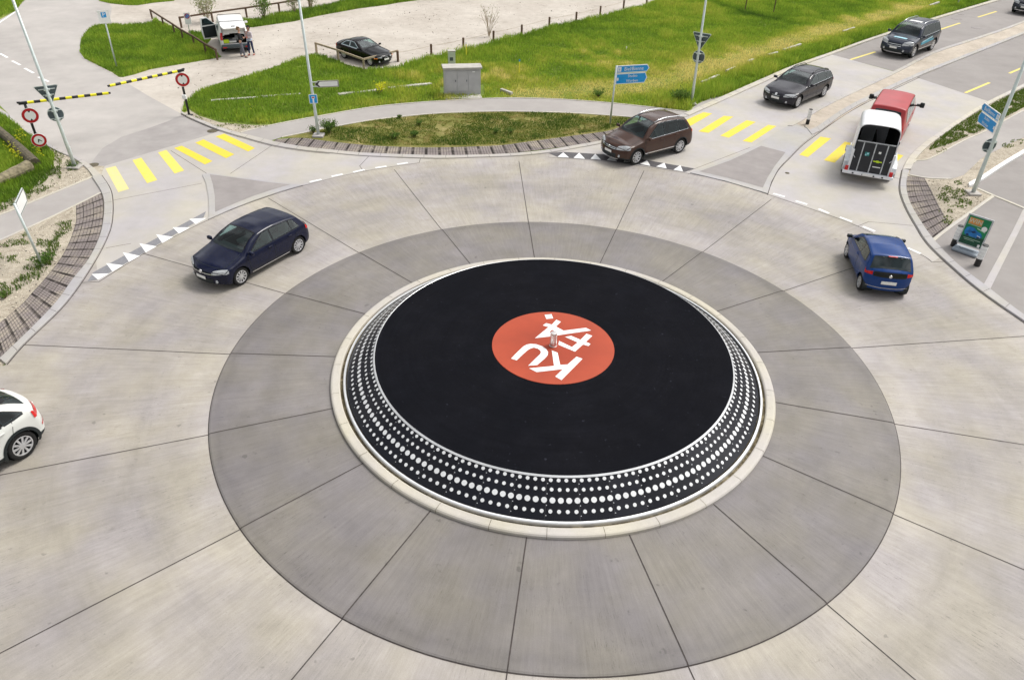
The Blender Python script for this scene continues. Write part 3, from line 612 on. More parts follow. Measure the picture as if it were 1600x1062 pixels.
# manholes
def disc(name, px, r, mat, z, label, cat, squash=1):
    p = G(*px); mb = MB().lathe([(0.001, z), (r * .86, z), (r * .88, z - .004), (r, z - .002), (r, 0)], 24, mi=[0, 1, 0, 0])
    o = mb.build(name, [mat, 'joint']); o.location = (p[0], p[1], 0); tag(o, label, cat, 'drain covers in the road'); return o
disc('manhole_cover', (146, 258), .22, 'log_bark', .016, 'dark rusty drain cover at the kerb by the faded yellow stripe', 'manhole cover')
disc('manhole_cover', (332, 205), .25, 'log_bark', .016, 'dark rusty drain cover beside the bright yellow stripe nearest the grass corner', 'manhole cover')
disc('manhole_cover', (1495, 30), .42, 'asphalt_island', .012, 'grey manhole cover in the lane behind the blue stickered SUV', 'manhole cover')
disc('manhole_cover', (1526, 44), .42, 'asphalt_island', .012, 'grey manhole cover in the far lane nearest the median', 'manhole cover')
disc('manhole_cover', (1501, 22.5), .3, 'asphalt_island', .012, 'small dark manhole cover by the far kerb under the lamp post', 'manhole cover')
disc('manhole_cover', (1230, 271), .10, 'log_bark', .022, 'tiny round cover in the pale exit lane beside the splitter island', 'manhole cover')
# ------------------------------------------------------------------ centre island
AP = MB().lathe([(9.2, .008), (9.2, .03), (9.17, .045), (8.93, .055), (6.0, .10)], 200).V
mb = MB().lathe([(9.2, .008), (9.2, .03), (9.16, .045), (8.93, .055), (6.0, .10)], 204)
for k in range(NJ):
    a = R(A0 + 360 / NJ * k); c, s = math.cos(a), math.sin(a); w = .014
    pr = [(9.205, .034), (9.16, .050), (8.93, .060), (6.1, .104)]
    V = []
    for r, z in pr: V += [(r * c - w * s, r * s + w * c, z), (r * c + w * s, r * s - w * c, z)]
    mb.add(V, [(2 * i, 2 * i + 1, 2 * i + 3, 2 * i + 2) for i in range(3)], 1)
mb.lathe([(9.222, .018), (9.20, .018)], 204, m=1)
o = mb.build('truck_apron', ['apron_concrete', 'joint'], smooth=False); o['kind'] = 'structure'
mb = MB().lathe([(6.13, .09), (6.13, .17), (6.10, .20), (6.06, .21), (5.91, .21), (5.88, .19), (5.87, .10)], 204)
for k in range(30):
    a = 2 * PI * (k + .3) / 30; c, s = math.cos(a), math.sin(a); w = .005
    V = []
    for r, z in [(6.134, .09), (6.134, .17), (6.102, .2035), (6.06, .2135), (5.91, .2135)]: V += [(r * c - w * s, r * s + w * c, z), (r * c + w * s, r * s - w * c, z)]
    mb.add(V, [(2 * i, 2 * i + 1, 2 * i + 3, 2 * i + 2) for i in range(4)], 1)
o = mb.build('island_kerb', ['kerb_cream', 'moss_grit']); o['kind'] = 'structure'
mb = MB().lathe([(5.9, .125), (5.6, .135)], 120); o = mb.build('grit_gutter', 'moss_grit'); o['kind'] = 'structure'
isl = thing('record_sculpture', 'giant turntable platter sculpture with black disc and orange label on the roundabout centre', 'sculpture')
R0, R1_, Z0, Z1 = 5.69, 4.90, .20, .795
MB().lathe([(5.80, .10), (5.79, .205), (5.77, .225), (5.735, .228), (5.72, .20)], 204).build('base_ring', 'ring_metal', isl)
mb = MB().lathe([(R0, Z0), (R1_, Z1)], 180)
sl = np.array([R1_ - R0, Z1 - Z0]); sl = sl / np.hypot(*sl); nrm = np.array([sl[1], -sl[0]])  # outward normal in (r,z)
if nrm[0] < 0: nrm = -nrm
def wall_pt(t, off): return R0 + (R1_ - R0) * t + nrm[0] * off, Z0 + (Z1 - Z0) * t + nrm[1] * off
def wdisc(mb, ang, t, rad, off, n, m):
    r0, z0 = wall_pt(t, off); c, s = math.cos(ang), math.sin(ang); V = []
    for k in range(n):
        b = 2 * PI * k / n; e = rad * math.cos(b); f_ = rad * math.sin(b)
        rr = r0 + sl[0] * f_; zz = z0 + sl[1] * f_
        V.append((rr * c - e * s, rr * s + e * c, zz))
    mb.add(V, [tuple(range(n))], m)
for k in range(45):                                   # panel seams and bolts
    a = R(8 * k + 3); c, s = math.cos(a), math.sin(a); V = []
    for t in (0.01, .99):
        r, z = wall_pt(t, .003); w = .004
        V += [(r * c - w * s, r * s + w * c, z), (r * c + w * s, r * s - w * c, z)]
    mb.add(V, [(0, 1, 3, 2)], 1)
    for t in (.10, .325, .58, .81): wdisc(mb, a + .004, t, .013, .006, 6, 2)
mb.build('side_wall', ['record_wall', 'dust_black', 'rim_silver'], isl)
dts = MB()
for j, (t, rad) in enumerate(((.89, .044), (.68, .043), (.44, .067), (.195, .046))):
    for k in range(180): wdisc(dts, R(2 * k + (0, .3, .6, .2)[j]), t, rad, .005, 12, 0)
o = dts.build('dot_pattern', 'dot_white', isl)
o['kind'] = 'stuff'
bm = bmesh.new(); bm.from_mesh(o.data)
for f in bm.faces:
    if f.normal.z < 0: f.normal_flip()
bm.to_mesh(o.data); bm.free()
MB().lathe([wall_pt(.945, .004), wall_pt(.95, .016), wall_pt(1.0, .016), (4.895, Z1 + .002)], 204).build('top_rim', 'ring_metal', isl)
mb = MB(); n = 204
for r0, r1, za, zb in ((0, 0, 0, 0),): pass
mb.lathe([(4.90, Z1 - .01), (4.90, Z1 + .008), (4.0, Z1 + .016), (1.0, Z1 + .03), (.001, Z1 + .03)], 204)
mb.build('black_disc', 'record_black', isl)
ZL = Z1 + .040
MB().lathe([(1.70, Z1 + .02), (1.70, ZL - .003), (1.695, ZL), (.001, ZL)], 120).build('centre_label', 'label_orange', isl)
def Lt(P): return [(740 + a / 6.1538, 440 + b / 6.1538) for a, b in P]
K_ = [(785, 910), (845, 945), (1048, 740), (990, 720), (903, 795), (833, 800), (808, 682), (752, 660), (773, 808), (535, 832), (605, 868), (858, 840)]
U_ = [(360, 738), (420, 676), (480, 620), (510, 604), (545, 597), (600, 600), (660, 620), (700, 648), (716, 675), (713, 705), (685, 738), (612, 800), (525, 806), (585, 748), (640, 695), (647, 678), (640, 660), (618, 643), (580, 633), (550, 640), (520, 657), (470, 702), (415, 755)]
F_ = [(1085, 500), (1142, 520), (1080, 577), (1125, 597), (1105, 618), (1052, 603), (975, 672), (815, 605), (822, 568), (945, 628), (1000, 583), (880, 530), (940, 520), (1028, 558)]
A_ = [(590, 542), (720, 436), (665, 420), (697, 398), (752, 412), (795, 365), (840, 385), (792, 430), (865, 470), (1080, 443), (1130, 468), (740, 525)]
D_ = [(682, 318), (750, 312), (765, 352), (700, 358)]
mb = MB()
for P in (K_, U_, F_, A_, D_):
    V = [tuple(p) for p in GP(Lt(P), ZL + .004)]; mb.add(V, [tuple(t) for t in fill(V)], 0)
V = [tuple(p) for p in GP(Lt([(728, 487), (752, 462), (792, 478)]), ZL + .008)]; mb.add(V, [(0, 1, 2)], 1)
o = mb.build('lettering', ['sign_white', 'label_orange'], isl)
bm = bmesh.new(); bm.from_mesh(o.data)
for f in bm.faces:
    if f.normal.z < 0: f.normal_flip()
bm.to_mesh(o.data); bm.free()
plain('spindle_metal', (.72, .68, .66), .28, metal=.85, var=.15, vs=14)
mb = MB()
prof = []
for k in range(24):
    pass
mb.lathe([(.11, ZL - .02), (.11, ZL + .02), (.098, ZL + .03), (.098, ZL + .40), (.09, ZL + .435), (.001, ZL + .44)], 28)
mb.build('spindle', 'spindle_metal', isl, smooth=False)
# ------------------------------------------------------------------ vehicles
def paint(name, col, rough=.12, metal=.0, coat=.0):
    m, nt, b = new_mat(name); N = NT(nt); tc = N.n('ShaderNodeTexCoord')
    f = N.rng(N.noise(tc.outputs['Object'], 1.1, 3, .5), .3, .7, .9, 1.12)
    dirt = N.rng(N.noise(tc.outputs['Object'], 6, 4, .7), .3, .75, 0, .04)
    c = N.mix(dirt, N.scale(col, f), (.16, .145, .13))
    N.l(c, b.inputs['Base Color']); setp(b, Roughness=rough, Metallic=metal, Coat_Weight=coat, Coat_Roughness=.06, Specular_IOR_Level=.32)
paint('paint_navy', (.0018, .0045, .024)); paint('paint_brown', (.062, .033, .025)); paint('paint_grey', (.022, .021, .029)); paint('paint_slate', (.030, .037, .058))
paint('paint_blue', (.0012, .036, .17)); paint('paint_white', (.66, .67, .64), metal=0, rough=.35); paint('paint_black', (.003, .003, .004))
paint('paint_red', (.38, .030, .036), metal=0, rough=.42, coat=.3); paint('paint_charcoal', (.025, .028, .04)); paint('paint_vanwhite', (.80, .80, .80), metal=0, rough=.4)
def ip(P):
    P = sorted(P); xs = [p[0] for p in P]; ys = [p[1] for p in P]
    return lambda d: float(np.interp(d, xs, ys))
class Car:
    def __init__(s, L, W, wb, fo, wr, top, belt, tumble=.42, pf=None, zb=.20, crown=(.10, .045), nose=.28, tail=.16, front_lean=.10):
        s.L, s.W, s.wb, s.fo, s.wr = L, W, wb, fo, wr
        s.top, s.belt = ip(top), ip(belt); s.tumble = tumble; s.zb = zb
        s.pf = ip(pf or [(0, .84), (.12, .93), (.4, .985), (.9, 1), (L - .8, 1), (L - .25, .965), (L, .90)])
        s.H = max(p[1] for p in top); s.crown = crown; s.nose = nose; s.tail = tail; s.lean = front_lean
        s.xf = L / 2 - fo; s.xr = s.xf - wb
    def zbot(s, d): return s.zb + .06 * max(0, 1 - d / .35) + .08 * max(0, 1 - (s.L - d) / .35)
    def hw(s, d, z):
        w = s.W / 2 * s.pf(d); be = s.belt(d)
        if z > be: return w - .035 - s.tumble * (z - be)
        k = 1 - .07 * max(0, (.42 - z) / .25) ** 1.5
        sh = .035 * max(0, (z - (be - .12)) / .12) ** 2
        return w * k - sh + .012 * math.sin(min(1, max(0, (z - .3) / max(.1, be - .3))) * PI)
    def ztop(s, d, b):
        zt = s.top(d); h = max(0., min(1., (zt - s.belt(d)) / .25)); c = s.crown[0] * (1 - h) + s.crown[1] * h
        return zt - c * abs(b) ** 2.6
    def P(s, d, b, z=None, top=False, off=0.):
        """d metres behind the nose, b -1..1 across, z height (or top=True: on the upper skin)"""
        zt = s.ztop(d, b); zz = zt if top else min(z, zt)
        y = b * s.hw(d, zz); S_ = 1 - 2 * d / s.L
        if S_ >= 0: D = s.nose * abs(b) ** 2.6 + .55 * (zz - .48) ** 2 + s.lean * max(0, zz - .5)
        else: D = s.tail * abs(b) ** 2.6 + .25 * (zz - .5) ** 2 + s.lean * .8 * max(0, zz - .6)
        x = s.L / 2 * S_ - math.copysign(abs(S_) ** 7 * D, S_)
        return Vector((x, y, zz))
    def body(s, mats, clad=0., parent=None, cut=None, name='body', lip=0., nsm=3):
        NA = int(s.L / .042); NB = int(s.W / .05); NCc = 26
        idx = {}; V = []; Fs = []
        def vid(i, j, k):
            if (i, j, k) in idx: return idx[(i, j, k)]
            d = s.L * i / NA; b = -1 + 2 * j / NB; b = math.copysign(1 - (1 - abs(b)) ** 1.0, b) if b else 0
            z0 = s.zbot(d); zt = s.ztop(d, b); z = z0 + (zt - z0) * k / NCc
            idx[(i, j, k)] = len(V); V.append(s.P(d, b, z)); return idx[(i, j, k)]
        for i in range(NA):
            for j in range(NB):
                Fs.append((vid(i, j, NCc), vid(i, j + 1, NCc), vid(i + 1, j + 1, NCc), vid(i + 1, j, NCc)))
                Fs.append((vid(i, j, 0), vid(i + 1, j, 0), vid(i + 1, j + 1, 0), vid(i, j + 1, 0)))
            for k in range(NCc):
                Fs.append((vid(i, NB, k), vid(i + 1, NB, k), vid(i + 1, NB, k + 1), vid(i, NB, k + 1)))
                Fs.append((vid(i, 0, k), vid(i, 0, k + 1), vid(i + 1, 0, k + 1), vid(i + 1, 0, k)))
        for j in range(NB):
            for k in range(NCc):
                Fs.append((vid(0, j, k), vid(0, j, k + 1), vid(0, j + 1, k + 1), vid(0, j + 1, k)))
                Fs.append((vid(NA, j, k), vid(NA, j + 1, k), vid(NA, j + 1, k + 1), vid(NA, j, k + 1)))
        V = np.array([tuple(v) for v in V])
        E = set()
        for f in Fs:
            for a, b in zip(f, f[1:] + f[:1]): E.add((min(a, b), max(a, b)))
        E = np.array(list(E)); deg = np.bincount(E.ravel(), minlength=len(V))[:, None]
        for _ in range(nsm):
            A = np.zeros_like(V); np.add.at(A, E[:, 0], V[E[:, 1]]); np.add.at(A, E[:, 1], V[E[:, 0]]); V = V * .5 + A / deg * .5
        Ra = s.wr + .055
        for xc in (s.xf, s.xr):
            dx = V[:, 0] - xc; dz = V[:, 2] - s.wr; r = np.hypot(dx, dz); side = (np.abs(V[:, 1]) > s.W / 2 - .20) & (V[:, 2] < s.wr + Ra + .1)
            near = side & (np.abs(r - Ra) < .021); k = Ra / r[near]; V[near, 0] = xc + dx[near] * k; V[near, 2] = s.wr + dz[near] * k
        out = []; mi = []
        for f in Fs:
            c = V[list(f)].mean(0)
            if abs(c[1]) > s.W / 2 - .20 and any((c[0] - xc) ** 2 + (c[2] - s.wr) ** 2 < Ra * Ra for xc in (s.xf, s.xr)): continue
            if cut and cut(c): continue
            out.append(f)
            m = 0
            if c[2] < clad: m = 1
            if lip and abs(c[1]) > s.W / 2 - .16 and any((c[0] - xc) ** 2 + (c[2] - s.wr) ** 2 < (Ra + lip) ** 2 for xc in (s.xf, s.xr)): m = 1
            mi.append(m)
        mb = MB(); mb.V = [tuple(v) for v in V]; mb.F = out; mb.I = mi
        n0 = len(out)
        for xc in (s.xf, s.xr):                       # dark wheel wells
            for sg in (-1, 1):
                n = 18; yo = sg * (s.W / 2 - .05); yi = sg * (s.W / 2 - .42); ring = []
                for q, yy in enumerate((yo, yi)):
                    for k in range(n): a = 2 * PI * k / n; ring.append((xc + (Ra - .012) * math.cos(a), yy, s.wr + (Ra - .012) * math.sin(a)))
                mb.add([(p[0], p[1], max(p[2], .13)) for p in ring], [(k, (k + 1) % n, n + (k + 1) % n, n + k) for k in range(n)] + [tuple(range(n, 2 * n))], 2)
        return mb
    def seam(s, mb, pts, side, m=2, w=.014):
        """dark shut line on the flank; pts (d,z)"""
        for (d0, z0), (d1, z1) in zip(pts[:-1], pts[1:]):
            n = max(2, int(math.hypot(d1 - d0, z1 - z0) / .12)); V = []
            t = np.array([d1 - d0, z1 - z0]); t = t / np.hypot(*t); nn = np.array([-t[1], t[0]]) * w / 2
            for i in range(n + 1):
                d = d0 + (d1 - d0) * i / n; z = z0 + (z1 - z0) * i / n
                for q in (-1, 1):
                    p = s.P(d + nn[0] * q, side, z + nn[1] * q); p.y += side * .004; V.append(tuple(p))
            mb.add(V, [(2 * i, 2 * i + 1, 2 * i + 3, 2 * i + 2) for i in range(n)], m)
    def side_patch(s, quad, side, off, mat, name, parent, nu=8, nv=5, mb=None, m=0):
        """quad: lower-front, lower-rear, upper-rear, upper-front as (d,z)"""
        a, b, c, e = [np.array(q, float) for q in quad]; V = []
        for j in range(nv + 1):
            for i in range(nu + 1):
                u, v = i / nu, j / nv; q = (a * (1 - u) + b * u) * (1 - v) + (e * (1 - u) + c * u) * v
                p = s.P(q[0], side, q[1]); p.y += side * off; V.append(tuple(p))
        Fs = [(j * (nu + 1) + i, j * (nu + 1) + i + 1, (j + 1) * (nu + 1) + i + 1, (j + 1) * (nu + 1) + i) for j in range(nv) for i in range(nu)]
        if side > 0: Fs = [f[::-1] for f in Fs]
        if mb is not None: mb.add(V, Fs, m); return
        return mesh(name, V, Fs, mat, parent, smooth=True)
    def top_patch(s, dfun, b0, b1, off, mat, name, parent, nu=8, nv=12, mb=None, m=0):
        """dfun(b)->(d_front,d_rear)"""
        V = []
        for j in range(nv + 1):
            b = b0 + (b1 - b0) * j / nv; d0, d1 = dfun(b)
            for i in range(nu + 1):
                d = d0 + (d1 - d0) * i / nu; p = s.P(d, b, top=True); q = s.P(min(d + .02, s.L), b, top=True); t = (q - p); nn = Vector((-t.z, 0, t.x)) if t.length else Vector((0, 0, 1))
                nn = nn.normalized() if nn.length else Vector((0, 0, 1)); nn = -nn if nn.z < 0 else nn
                V.append(tuple(p + nn * off))
        Fs = [(j * (nu + 1) + i, j * (nu + 1) + i + 1, (j + 1) * (nu + 1) + i + 1, (j + 1) * (nu + 1) + i) for j in range(nv) for i in range(nu)]
        if mb is not None: mb.add(V, Fs, m); return
        return MB().add(V, Fs).build(name, mat, parent, smooth=True)
    def end_patch(s, front, path, z0, z1, off, mat, name, parent, nv=4, mb=None, m=0):
        """wraps round a corner; path: list of (dist from end, b)"""
        V = []; n = len(path)
        for j in range(nv + 1):
            for i, (e, b) in enumerate(path):
                zz0 = z0(i / (n - 1)) if callable(z0) else z0; zz1 = z1(i / (n - 1)) if callable(z1) else z1
                z = zz0 + (zz1 - zz0) * j / nv; d = e if front else s.L - e
                p = s.P(d, b, z); sx = 1 if front else -1
                w = min(1., e / .12) if abs(b) > .98 else 0.
                p.x += sx * off * (1 - w) + sx * off * .3 * w; p.y += math.copysign(off, b) * (w if abs(b) > .98 else abs(b) ** 3 * .7)
                V.append(tuple(p))
        Fs = [(j * n + i, j * n + i + 1, (j + 1) * n + i + 1, (j + 1) * n + i) for j in range(nv) for i in range(n - 1)]
        if mb is not None: mb.add(V, Fs, m); return
        return MB().add(V, Fs).build(name, mat, parent, smooth=True)
def wheel(parent, x, y, r, side, spokes=10, w=.21, rimmat='rim_silver', steer=0., rimr=.70):
    mb = MB().lathe([(r * rimr * .97, -w * .48), (r * .93, -w * .5), (r, -w * .36), (r, w * .36), (r * .93, w * .5), (r * rimr, w * .48), (r * rimr * .95, w * .30), (.001, w * .1)], 32, axis='y', mi=[0, 0, 0, 0, 0, 0, 0])
    o = mb.build('wheel', ['rubber'], parent, smooth=True); o.location = (x, y, r); o.rotation_euler = (0, 0, (0 if side > 0 else PI) + steer)
    rb = MB(); rr = r * rimr
    rb.lathe([(rr * 1.0, w * .49), (rr * .90, w * .50), (rr * .88, w * .40)], 32, axis='y')
    rb.lathe([(rr * .22, w * .36), (rr * .20, w * .50), (.001, w * .52)], 16, axis='y')
    for k in range(spokes):
        a = 2 * PI * k / spokes; c, s_ = math.cos(a), math.sin(a); hw = rr * (1.5 / spokes) * .62
        V = []
        for (q, ww, yy) in ((.15, hw * .8, w * .5), (.93, hw * 1.15, w * .46)):
            for e in (-1, 1):
                for yo in (0, -.03): V.append(((q * rr) * c - e * ww * s_, yy + yo, (q * rr) * s_ + e * ww * c))
        rb.add(V, [(0, 2, 6, 4), (0, 4, 5, 1), (2, 3, 7, 6), (1, 5, 7, 3)])
    rb.build('rim', rimmat, o)
    return o
def finish_car(c, root, mb, mats, spec):
    """adds windows, lamps and trim common to the cars"""
    sd_doors = spec.get('doors', [])
    if spec.get('cabin', True):                      # open the shell behind the panes
        w0_, w1_ = spec['ws']; keepF, keepI = [], []; gap = spec.get('roofgap', .055)
        for f, i_ in zip(mb.F, mb.I):
            pts_ = [mb.V[k] for k in f]; n_ = len(pts_); cx_, cy_, cz_ = (sum(p[k] for p in pts_) / n_ for k in range(3)); d = c.L / 2 - cx_
            cut_ = False; zr = c.ztop(d, 0)
            if cz_ > c.belt(d) + .02 and i_ == 0:
                h_ = c.hw(d, cz_); zt_ = c.ztop(d, 1) - gap
                if abs(cy_) > h_ - .05 and cz_ < zt_:
                    for (a_, b_, e_, g_) in spec['wins']:
                        v_ = (cz_ - c.belt(d) - .02) / max(.05, zt_ - c.belt(d) - .02)
                        if a_ + (g_ - a_) * v_ < d < b_ + (e_ - b_) * v_: cut_ = True
                b_ = cy_ / c.hw(d, zr) if c.hw(d, zr) else 1
                if abs(b_) < .86 and abs(cz_ - c.ztop(d, min(1, abs(b_)))) < .05 and w0_ + .05 + .10 * b_ * b_ < d < w1_ - .03: cut_ = True
            if not cut_: keepF.append(f); keepI.append(i_)
        mb.F, mb.I = keepF, keepI
        cab = MB(); fz = .42; wi = c.W / 2 - .20
        dr_ = min(w1_ + 1.9, c.L - .45); cab.box((c.L / 2 - (w0_ + dr_) / 2, 0, fz), (dr_ - w0_, 2 * wi, .06)); cab.box((c.L / 2 - w0_ - .22, 0, c.belt(w0_) - .14), (.42, 2 * wi, .24), bev=.05)
        for sg in (-1, 1): cab.box((c.L / 2 - (w0_ + .2 + dr_) / 2, sg * (wi - .02), c.belt(w0_) - .30), (dr_ - w0_ - .2, .06, .50))
        cab.build('cabin', 'cabin_dark', root)
        sm_ = spec.get('seatmat', 'seat_fabric'); rows_ = [w1_ + .42] + ([w1_ + 1.25] if c.L > 3.3 and w1_ + 1.6 < spec['rw'][0] else [])
        for d_ in rows_:
            for sg in (-1, 1):
                x_ = c.L / 2 - d_; s_ = MB().box((x_ + .10, sg * .36, fz + .26), (.50, .46, .16), bev=.05)
                s_.box((x_ - .16, sg * .36, fz + .48), (.14, .44, .50), bev=.05).box((x_ - .20, sg * .36, fz + .76), (.09, .24, .14), bev=.03); s_.build('seat', sm_, root)
        MB().lathe([(.17, 0), (.185, .012), (.20, 0), (.185, -.012), (.17, 0)], 20, axis='y').build('steering_wheel', 'black_plastic', root).matrix_basis = Matrix.Translation((c.L / 2 - w0_ - .62, .36, c.belt(w0_) + .0)) @ Matrix.Rotation(R(90), 4, 'Z') @ Matrix.Rotation(R(25), 4, 'X')
    for sg in (-1, 1):
        for P in sd_doors: c.seam(mb, P, sg)
        if spec.get('sillmat'): pass
    # bonnet shut lines
    hb = spec.get('bonnet')
    if hb:
        for sg in (-1, 1): c.top_patch(lambda b: (hb[0], hb[1]), sg * .80, sg * .815, .004, None, None, None, nu=10, nv=1, mb=mb, m=2)
        c.top_patch(lambda b: (hb[0] + .10 * abs(b) ** 2, hb[0] + .10 * abs(b) ** 2 + .016), -.8, .8, .004, None, None, None, nu=1, nv=10, mb=mb, m=2)
    mb.build('body', mats + ['black_plastic'], root, smooth=True)
    if spec.get('lip'):
        for sg in (-1, 1):
            for xc in (c.xf, c.xr):
                V = []; n = 30
                for i in range(n + 1):
                    a = R(-22) + R(224) * i / n
                    for rr in (c.wr + .045, c.wr + .055 + spec['lip']):
                        x = xc + rr * math.cos(a); zz = max(.16, c.wr + rr * math.sin(a)); q_ = c.P(c.L / 2 - x, sg, zz); V.append((x, q_.y + sg * .010, zz))
                MB().add(V, [(2 * i, 2 * i + 1, 2 * i + 3, 2 * i + 2) for i in range(n)]).build('wheel_arch_trim', 'black_plastic', root, smooth=True)
    ws0, ws1 = spec['ws']
    c.top_patch(lambda b: (ws0 - .02 + .10 * abs(b) ** 2 - .03, ws0 + .05 + .10 * abs(b) ** 2), -.84, .84, .006, 'black_plastic', 'wiper_cowl', root, nu=2, nv=12)
    c.top_patch(lambda b: (ws0 + .04 + .10 * abs(b) ** 2, ws1 - .02), -.875, .875, .008, 'clear_glass' if spec.get('cabin', True) else 'screen_glass', 'windscreen', root)
    if spec.get('cabin', True):
        tb = MB()
        for s2 in (-1, 1): c.top_patch(lambda b: (ws0 + .04 + .10 * abs(b) ** 2, ws1 - .01), s2 * .84, s2 * .885, .012, None, None, None, nu=10, nv=1, mb=tb)
        c.top_patch(lambda b: (ws1 - .06, ws1 - .005), -.885, .885, .012, None, None, None, nu=1, nv=10, mb=tb); tb.build('windscreen_seal', 'black_gloss', root)
        p = c.P(ws1 - .14, 0, top=True); MB().box((p.x, 0, p.z - .06), (.03, .18, .06), bev=.01).build('rear_view_mirror', 'black_plastic', root)
    rw0, rw1 = spec['rw']; bw = spec.get('rwb', .80)
    c.top_patch(lambda b: (rw0, rw1), -bw, bw, .008, 'window_glass', 'rear_window', root)
    for sg in (-1, 1):
        zt = lambda d: c.ztop(d, 1) - spec.get('roofgap', .055)
        wins = spec['wins']
        f0, fN = wins[0], wins[-1]
        def q4(w, e=0):
            (a, b, cc, e_) = w
            return [(a - e, c.belt(a) + .02 - e), (b + e, c.belt(b) + .02 - e), (cc + e * .6, zt(cc) + e * .3), (e_ - e * .6, zt(e_) + e * .3)]
        tb = MB()
        for w in wins:
            Q = q4(w); P4 = Q + [Q[0]]
            dense = [(P4[i][0] + (P4[i + 1][0] - P4[i][0]) * t, P4[i][1] + (P4[i + 1][1] - P4[i][1]) * t) for i in range(4) for t in (0, .33, .66)] + [P4[0]]
            c.seam(tb, dense, sg, 0, .055)
        for w0, w1 in zip(wins[:-1], wins[1:]):
            A_, B_ = q4(w0), q4(w1); c.side_patch([A_[1], B_[0], B_[3], A_[2]], sg, .007, None, None, None, nu=2, nv=6, mb=tb, m=0)
        tb.build('window_surround', spec.get('surround', 'black_gloss'), root)
        for w in wins: c.side_patch(q4(w, .0), sg, .010, 'clear_glass', 'side_window', root, nu=10, nv=6)
        if spec.get('trimline'):
            tb = MB()
            pts = [(d, c.belt(d) - .004) for d in np.linspace(f0[0] - .05, fN[1] + .02, 14)]
            c.seam(tb, pts, sg, 0, .022); tb.build('window_trim', 'chrome', root); tb = MB(); pts = [(d, zt(d) + .018) for d in np.linspace(f0[3], fN[2], 14)]; c.seam(tb, pts, sg, 0, .02)
            tb.build('window_trim', 'chrome', root)
        for d in spec['handles']:
            p = c.P(d, sg, c.belt(d) - .11); hb_ = MB().box((p.x, p.y + sg * .018, p.z), (.17, .03, .028), bev=.008); hb_.build('door_handle', spec.get('handlemat', 'body'), root) if False else hb_.build('door_handle', mats[0], root)
        d = ws0 + .16; p = c.P(d, sg, c.belt(d) + .03); mm = MB()
        mm.box((p.x, p.y + sg * .06, p.z), (.05, .12, .03)); mm.box((p.x + .01, p.y + sg * .16, p.z + .045), (.11, .19, .125), bev=.035)
        mm.build('wing_mirror', spec.get('mirror', mats[0]), root, smooth=False)
        hl = spec['head']; bb0 = hl[0]
        ez = lambda t: c.top(.12) - hl[2] - .02; 
        path = [(0.0, sg * b) for b in np.linspace(bb0, 1, 7)] + [(e, sg) for e in np.linspace(.05, hl[1], 5)]
        zz = c.top(.03)
        lamp = MB(); c.end_patch(True, path, lambda t: zz - hl[2] + .05 * t, lambda t: zz - .005 + hl[3] * t, .012, None, None, None, mb=lamp)
        lamp.build('headlight', 'lamp_clear', root, smooth=True)
        # upper lens lying on the front of the wing
        lb = MB(); c.top_patch(lambda b: (.015, .015 + hl[4] * max(0., (abs(b) - bb0) / (1 - bb0)) ** .8), sg * (bb0 + .02), sg * .985, .010, None, None, None, nu=5, nv=8, mb=lb)
        lb.build('headlight_lens', 'lamp_clear', root, smooth=True) if spec.get('lens', True) else None
        tl = spec['tail']
        path = [(0.0, sg * b) for b in np.linspace(tl[0], 1, 6)] + [(e, sg) for e in np.linspace(.05, tl[1], 4)]
        t_ = MB(); c.end_patch(False, path, lambda t: tl[2], lambda t: tl[3], .013, None, None, None, mb=t_); t_.build('tail_light', 'lamp_red', root, smooth=True)
        if spec.get('fog'):
            z = spec['fog']; p = c.P(0.0, sg * .72, z); MB().lathe([(.001, .0), (.055, 0), (.06, -.03)], 14, axis='y').build('fog_lamp', 'lamp_clear', root).matrix_basis = Matrix.Translation((p.x + .015, p.y, p.z)) @ Matrix.Rotation(-PI / 2, 4, 'Z')
        if spec.get('rails'):
            d0, d1 = spec['rails']; pts = []
            for i in range(9):
                t = i / 8; d = d0 + (d1 - d0) * t; p = c.P(d, sg * .86, top=True); p.z += .012 + .055 * min(1, 6 * min(t, 1 - t)); pts.append(p)
            MB().tube(pts, .020, 8).build('roof_rail', spec.get('railmat', 'chrome'), root, smooth=True)
        if spec.get('sill'):
            a, b = spec['sill']; tb = MB(); c.seam(tb, [(d, spec.get('sillz', .34)) for d in np.linspace(a, b, 8)], sg, 0, .035); tb.build('sill_trim', 'chrome', root)
        for d, r in ((c.fo, 0), (c.fo + c.wb, 0)):
            wheel(root, c.L / 2 - d, sg * (c.W / 2 - .125), c.wr, sg, spec.get('spokes', 10))
    gz = spec['grille']; gb = gz[2]
    c.end_patch(True, [(0., b) for b in np.linspace(-gb, gb, 11)], gz[0], gz[1], .012, spec.get('grillemat', 'black_plastic'), 'grille', root)
    if spec.get('bars', 2):
        tb = MB()
        for k in range(spec.get('bars', 2)):
            z = gz[0] + (gz[1] - gz[0]) * (k + .7) / (spec.get('bars', 2) + .4)
            c.end_patch(True, [(0., b) for b in np.linspace(-gb, gb, 11)], z - .009, z + .009, .022, None, None, None, nv=1, mb=tb)
        tb.build('grille_bar', 'chrome', root)
    li = spec['intake']
    c.end_patch(True, [(0., b) for b in np.linspace(-li[2], li[2], 11)], li[0], li[1], .010, 'black_plastic', 'air_intake', root)
    p = c.P(0, 0, spec['plate'][0]); MB().box((p.x + .022, 0, p.z), (.012, .42 if not spec.get('wide') else .5, .105), bev=.004).build('number_plate', 'plate_white', root)
    rp = spec['plate'][1]; p = c.P(c.L, 0, rp); MB().box((p.x - .022, 0, p.z), (.012, .50, .115), bev=.004).build('number_plate', 'plate_white', root)
    bz = spec.get('badge')
